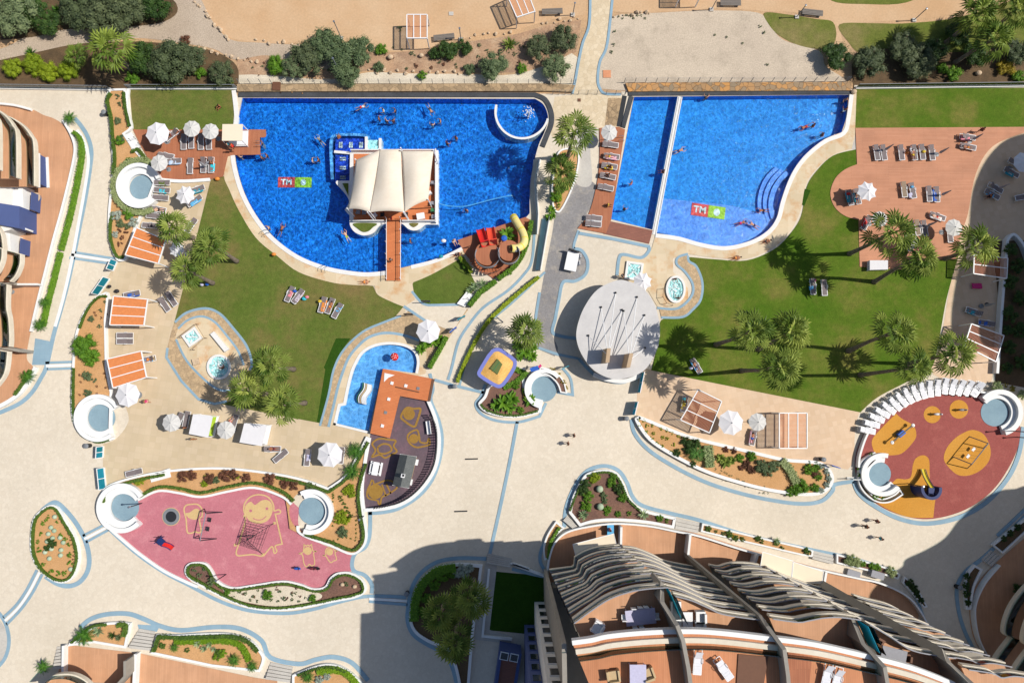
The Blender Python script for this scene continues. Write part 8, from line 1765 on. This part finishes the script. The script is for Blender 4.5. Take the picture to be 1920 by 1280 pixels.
def figure(j):
 """one body mesh with face and fingers, plus hair, trunks and shirt meshes"""
 b = skin(j, SK); V = {k: Vector(p) for k, p in j.items()}
 up = (V['crown']-V['neck']).normalized(); sx = (V['sr']-V['sl']).normalized(); fw = up.cross(sx).normalized(); hc = V['head']+up*.03
 b.ball(hc+fw*.1, (.018, .018, .025), 6, 4)
 for s in (-1, 1): b.ball(hc+sx*s*.095, (.018, .02, .03), 6, 4); b.ball(hc+fw*.088+sx*s*.035+up*.03, (.014, .014, .01), 6, 4)
 for s in 'lr':
  d_ = (V['h'+s]-V['w'+s]).normalized(); nx = d_.cross(fw)
  nx = nx.normalized() if nx.length > .01 else sx
  for k in range(4): p = V['h'+s]+nx*(.011*(2*k-3)); b.tube([p, p+d_*.05, p+d_*(.075-.006*abs(k-1.3))+fw*.015], [.009, .008, .006], 5)
  p = V['h'+s]-d_*.02; b.tube([p, p+nx*.04+d_*.02, p+nx*.045+d_*.05], [.01, .009, .007], 5)
 hr = MB(); hr.ball(hc+up*.035-fw*.02, (.108, .108, .095), 10, 6)
 tr = skin(j, ['pelvis', 'spine', 'pl', 'pr'], .022); md = {k: V[k] for k in V}
 q = dict(j); 
 for s in 'lr': q['k'+s] = tuple(V['p'+s].lerp(V['k'+s], .45))
 tr = skin(q, ['pelvis', 'pl', 'kl', 'pr', 'kr'], .02)
 sh = skin(j, ['chest', 'spine', 'pelvis', 'sl', 'sr'], .018, 'chest')
 return [x.mesh(n, m['skin'], True) for x, n in ((b, 'body'), (hr, 'hair'), (tr, 'trunks'), (sh, 'shirt'))]
up_ = dict(er=(.36, .12, 1.3), wr=(.34, .36, 1.3), hr=(.32, .44, 1.3))
POSE = {
 'stand': pose(), 'walk': pose(kr=(.11, .16, .52), ar=(.11, .12, .1), tr=(.12, .28, .06), kl=(-.11, .04, .5), al=(-.11, -.28, .14), tl=(-.12, -.18, .04), hr=(.28, -.1, .82), wr=(.28, -.08, .9), wl=(-.27, .18, .92), hl=(-.27, .24, .86)),
 'wade': pose(**up_), 'swim': pose(pelvis=(0, -.1, .92), spine=(0, .1, .95), chest=(0, .3, .98), neck=(0, .45, 1.02), head=(0, .55, 1.06), crown=(0, .64, 1.1), sr=(.19, .36, .98), er=(.36, .6, .97), wr=(.26, .85, .96), hr=(.22, .93, .96), pr=(.1, -.15, .92), kr=(.16, -.55, .88), ar=(.2, -.93, .86), tr=(.22, -1.08, .84)),
 'lie': pose(pelvis=(0, -.05, .14), spine=(0, .15, .14), chest=(0, .35, .17), neck=(0, .5, .2), head=(0, .6, .24), crown=(0, .7, .26), sr=(.19, .4, .17), er=(.33, .16, .12), wr=(.3, -.08, .1), hr=(.28, -.16, .1), pr=(.1, -.1, .14), kr=(.14, -.48, .2), ar=(.15, -.86, .1), tr=(.17, -.92, .22)),
 'sit': pose(pelvis=(0, 0, .14), spine=(0, -.02, .34), chest=(0, -.03, .55), neck=(0, 0, .7), head=(0, .02, .8), crown=(0, .03, .9), sr=(.19, -.03, .62), er=(.28, -.06, .36), wr=(.24, .16, .3), hr=(.2, .24, .3), pr=(.1, .04, .14), kr=(.16, .36, .4), ar=(.15, .62, .1), tr=(.16, .76, .08)),
}
FIG = {k: figure(j) for k, j in POSE.items()}
rq = random.Random(3)
def person(x, y, ang, ps, label, wear='navy', top=None, hair='hair', sk=None, z=.1, group=None):
 """ang: picture direction faced (or of the head when lying)"""
 c = P(x, y, z); b, h, t, s = FIG[ps]
 o = obj_of('person', b, None, c, radians(ang-90), .9, m[sk or rq.choice(['skin', 'skin2', 'skin', 'skin3'])])
 obj_of('hair', h, o, None, 0, None, m[hair]); obj_of('trunks', t, o, None, 0, None, m[wear])
 if top: obj_of('shirt', s, o, None, 0, None, m[top])
 setp(o, label, 'person', group)
Wd = -1.28; W2 = -.98; Ld = .42
for a in [
 (533, 184, 90, 'wade', 'dark-haired bather leaning on the top edge of the left pool, first of three', 'navy', None, 'hair', 'skin2', Wd), (554, 183, 90, 'wade', 'bather with raised arms at the top edge of the left pool, middle of three', 'olive', None, 'hairb', 'skin', Wd), (573, 185, 90, 'wade', 'pale bather at the top edge of the left pool, third of three', 'red_paint', None, 'hairb', 'skin3', Wd),
 (681, 206, 20, 'swim', 'swimmer in red trunks near the top of the left pool', 'red_paint', 'whitec', 'hair', 'skin', -1.0), (721, 213, 200, 'wade', 'bather in the upper left of the group of five in the left pool', 'whitec', None, 'hair', 'skin', Wd), (743, 214, 180, 'wade', 'tanned bather in the upper right of the group of five', 'darkc', None, 'hair', 'skin2', Wd), (713, 228, 0, 'wade', 'bather at the lower left of the group of five', 'navy', None, 'hair', 'skin2', Wd), (727, 233, 60, 'wade', 'bather at the bottom of the group of five', 'navy', None, 'hairb', 'skin', Wd), (740, 233, 120, 'wade', 'bather in maroon at the lower right of the group of five', 'maroon', None, 'hair', 'skin2', Wd),
 (808, 211, 300, 'swim', 'bather alone above the pair in the middle of the left pool', 'darkc', None, 'hair', 'skin', -1.0), (812, 241, 90, 'wade', 'pale splashing bather, lower of the pair right of the five', 'skyblue', None, 'hair', 'skin3', Wd), (827, 233, 200, 'wade', 'bather, upper right of the pair right of the five', 'navy', None, 'hairb', 'skin', Wd), (856, 264, 240, 'wade', 'taller tanned bather of the pair right of the island', 'orangec', None, 'hair', 'skin2', Wd), (840, 275, 60, 'wade', 'shorter tanned bather of the pair right of the island', 'brown', None, 'hair', 'skin2', Wd),
 (603, 268, 130, 'swim', 'pale swimmer left of the island under water', 'navy', None, 'hair', 'skin3', -1.25), (590, 306, 0, 'wade', 'left one of the pair talking left of the island', 'navy', None, 'hair', 'skin3', Wd), (601, 305, 180, 'wade', 'right one of the pair talking left of the island', 'darkc', None, 'hair', 'skin2', Wd), (637, 259, 120, 'sit', 'sunbather on the submerged shelf of the island', 'orangec', None, 'hairb', 'skin2', -.2), (495, 300, 20, 'wade', 'left one of the pair off the small timber deck', 'brown', None, 'hair', 'skin2', Wd), (505, 297, 200, 'wade', 'dark-haired right one of the pair off the small timber deck', 'darkc', None, 'hair', 'skin2', Wd), (456, 300, 80, 'wade', 'pale swimmer close to the rim below the small timber deck', 'navy', None, 'hairb', 'skin3', Wd), (497, 274, 180, 'wade', 'bather at the ladder of the small timber deck', 'navy', None, 'hair', 'skin2', Wd),
 (508, 430, 220, 'wade', 'bather at the ladder on the left curve of the left pool', 'orangec', None, 'hairb', 'skin3', Wd), (532, 433, 70, 'swim', 'tanned swimmer beside the ladder on the left curve', 'darkc', None, 'hair', 'skin2', -.95), (652, 445, 120, 'swim', 'swimmer on a greenish float below the island', 'lime', None, 'hairb', 'skin3', -.9), (771, 455, 0, 'wade', 'bather right of the footbridge', 'darkc', None, 'hair', 'skin2', Wd), (875, 398, 250, 'wade', 'bather alone below the floating hose', 'red_paint', None, 'hair', 'skin', Wd), (851, 452, 300, 'sit', 'pale bather sitting at the edge beside the slides', 'whitec', None, 'hairb', 'skin3', .16), (685, 529, 5, 'lie', 'sunbather lying on the stone surround at the bottom of the left pool', 'orangec', None, 'hairb', 'skin', .14), (857, 478, 15, 'lie', 'dark figure lying on the stone surround near the slides', 'darkc', 'darkc', 'hair', 'skin2', .14),
 (735, 489, 270, 'walk', 'person in a white shirt walking on the footbridge', 'darkc', 'whitec', 'hair', 'skin2', .34), (735, 413, 180, 'walk', 'person in red at the island end of the footbridge', 'red_paint', 'red_paint', 'hair', 'skin2', .34), (413, 201, 230, 'sit', 'person sitting on the small top lawn', 'darkc', None, 'hair', 'skin2', .1), (432, 276, 200, 'stand', 'person in turquoise below the cream-roofed cabana, left of three', 'turquoise', 'turquoise', 'hair', 'skin', .16), (440, 278, 160, 'stand', 'person in red below the cream-roofed cabana, right of three', 'red_paint', 'orange_red', 'hair', 'skin2', .16), (437, 285, 90, 'stand', 'person in black facing the cream-roofed cabana', 'darkc', 'darkc', 'hair', 'skin2', .16), (398, 308, 90, 'sit', 'sunbather sitting on the turquoise towel of the small timber deck', 'darkc', None, 'hair', 'skin2', Ld), (322, 254, 220, 'sit', 'reader in blue shorts right of the largest parasol', 'blue', None, 'hair', 'skin2', Ld), (298, 394, 180, 'lie', 'pink sunbather with dark trunks below the grey-green hedge', 'darkc', None, 'hairb', 'skin3', Ld),
 (281, 752, 170, 'walk', 'person in pink walking on the tiled terrace', 'pinkc', 'magenta', 'hairb', 'skin2', .1), (513, 841, 180, 'lie', 'sunbather in dark clothes on the lower tiled terrace', 'maroon', None, 'hair', 'skin2', Ld), (620, 574, 70, 'lie', 'tanned sunbather on the dry lawn', 'orangec', None, 'hair', 'skin2', Ld), (352, 801, 90, 'stand', 'person standing left of the first white daybed', 'darkc', 'brown', 'hair', 'skin2', .1), (368, 822, 270, 'stand', 'person standing below the first white daybed', 'tan', None, 'hairb', 'skin2', .1), (433, 790, 60, 'sit', 'person sitting between the lower parasol and a daybed', 'red_paint', 'pinkc', 'hair', 'skin', Ld), (280, 674, 12, 'lie', 'sunbather on the lounger at the third orange pergola', 'orangec', None, 'hair', 'skin2', Ld),
 (1141, 294, 172, 'lie', 'sunbather in yellow on the pink-striped towel', 'yellowc', None, 'hair', 'skin2', Ld), (1144, 314, 200, 'sit', 'tanned sunbather sitting on the yellow towel', 'brown', None, 'hair', 'skin2', Ld), (1141, 330, 170, 'sit', 'dark-haired sunbather sitting on the strip deck', 'darkc', 'whitec', 'hair', 'skin2', Ld), (1139, 386, 0, 'sit', 'person with a yellow cap sitting at the edge of the strip deck', 'yellowc', None, 'yellowc', 'skin2', .16),
 (1320, 189, 90, 'wade', 'bather with spread arms at the top edge of the right pool', 'darkc', None, 'hair', 'skin', W2), (1271, 287, 20, 'swim', 'swimmer beside the white divider of the right pool', 'navy', None, 'hair', 'skin', -.9), (1504, 243, 200, 'swim', 'swimmer with red trunks, left of the pair in the right pool', 'red_paint', None, 'hair', 'skin2', -.9), (1519, 241, 180, 'wade', 'bather, right of the pair in the right pool', 'darkc', None, 'hair', 'skin2', W2), (1535, 258, 200, 'wade', 'dark-haired bather near the curved rim of the right pool', 'darkc', None, 'hair', 'skin2', W2), (1578, 194, 260, 'wade', 'bather in the shaded upper corner of the right pool', 'navy', None, 'hairb', 'skin', W2), (1577, 212, 90, 'wade', 'lower bather in the shaded upper corner of the right pool', 'whitec', None, 'hair', 'skin2', W2), (1243, 323, 180, 'sit', 'person sitting on the white divider of the right pool', 'darkc', None, 'hair', 'skin2', .1), (1181, 348, 150, 'wade', 'bather in the middle of the lap lane', 'magenta', None, 'hairb', 'skin', W2), (1168, 396, 60, 'wade', 'bather at the lower end of the lap lane', 'darkc', None, 'hair', 'skin2', W2), (1425, 398, 180, 'swim', 'dark-haired swimmer near the curved steps', 'darkc', None, 'hair', 'skin2', -.85), (1386, 421, 20, 'swim', 'swimmer splashing over the pale shelf, left of two', 'magenta', None, 'hair', 'skin2', -.85), (1408, 425, 150, 'swim', 'swimmer splashing over the pale shelf, right of two', 'navy', None, 'hair', 'skin', -.85), (1436, 453, 15, 'lie', 'sunbather lying on the surround of the right pool', 'darkc', None, 'hair', 'skin2', .14), (1380, 484, 10, 'lie', 'sunbather lying at the lawn edge of the right pool', 'orangec', None, 'hair', 'skin2', .14),
 (1832, 248, 60, 'walk', 'person walking near the top edge of the pale deck', 'darkc', 'maroon', 'hair', 'skin2', .15), (1812, 277, 168, 'lie', 'sunbather in orange near the shadow on the pale deck', 'orangec', None, 'darkc', 'skin2', Ld), (1711, 290, 95, 'lie', 'sunbather in the top row of the pale deck', 'yellowc', None, 'hair', 'skin2', Ld), (1698, 287, 180, 'sit', 'person in orange sitting between loungers of the top row', 'orangec', 'orangec', 'hair', 'skin2', .3), (1754, 407, 160, 'lie', 'sunbather lying slantwise on the lower pale deck', 'red_paint', None, 'hairb', 'skin3', Ld), (1605, 372, 100, 'lie', 'sunbather in the shade of the star parasol', 'navy', None, 'hair', 'skin2', Ld), (1853, 369, 200, 'sit', 'dark-haired person on the shaded lounger at the right', 'darkc', 'darkc', 'hair', 'skin2', Ld),
 (1165, 519, 20, 'stand', 'person standing left of the square spa by the pavilion', 'darkc', 'whitec', 'hair', 'skin', .1), (1262, 526, 250, 'wade', 'bather at the top of the oval spa', 'navy', None, 'hair', 'skin2', -.75), (1267, 561, 90, 'wade', 'bather at the bottom of the oval spa', 'darkc', None, 'hair', 'skin2', -.75), (424, 690, 120, 'wade', 'dark-haired bather in the round spa by the dry lawn', 'darkc', None, 'hair', 'skin2', -.75), (1304, 687, 120, 'lie', 'sunbather in the palm shadow on the lower green lawn', 'navy', None, 'hair', 'skin2', Ld), (1283, 753, 80, 'sit', 'person with a turquoise shirt at the slanting pergola', 'yellowc', 'turquoise', 'hair', 'skin2', Ld), (1410, 820, 78, 'lie', 'sunbather in blue trunks on the rose terrace', 'blue', None, 'hair', 'skin2', Ld),
 (1075, 815, 190, 'walk', 'person in dark clothes crossing the plaza, upper of two', 'darkc', 'darkc', 'hair', 'skin2', .06), (1064, 830, 190, 'walk', 'person crossing the plaza, lower of two', 'darkc', None, 'hair', 'skin2', .06), (1637, 974, 190, 'walk', 'walker on the plaza below the red playground, upper', 'darkc', 'maroon', 'hair', 'skin2', .06), (1644, 1006, 200, 'walk', 'walker in teal on the plaza below the red playground', 'teal_cloth', 'teal_cloth', 'hair', 'skin2', .06), (1617, 984, 180, 'walk', 'scooter rider on the plaza below the red playground', 'darkc', 'darkc', 'hair', 'skin2', .2), (1142, 990, 200, 'stand', 'person among towels on the leftmost ground terrace', 'pinkc', 'lilac', 'hair', 'skin2', .1), (992, 598, 200, 'stand', 'person in the shade left of the bar palm', 'blue', 'skyblue', 'hair', 'skin', .06)]: person(*a)
t = thing('kick_scooter', 'dark kick scooter ridden on the plaza below the red playground', 'scooter', P(1616, 985, .06), radians(175)); MB().box((0, 0, .14), (.75, .14, .05)).build('deck', m['dark'], t, local=True); MB().tube([(.38, 0, .14), (.46, 0, 1.0)], .025, 6).tube([(.46, -.24, 1.0), (.46, .24, 1.0)], .025, 6).build('handlebar', m['dark'], t, local=True)
for x in (-.38, .42): MB().tube([(x, -.03, .1), (x, .03, .1)], .1, 12).build('wheel', m['greyc'], t, local=True)
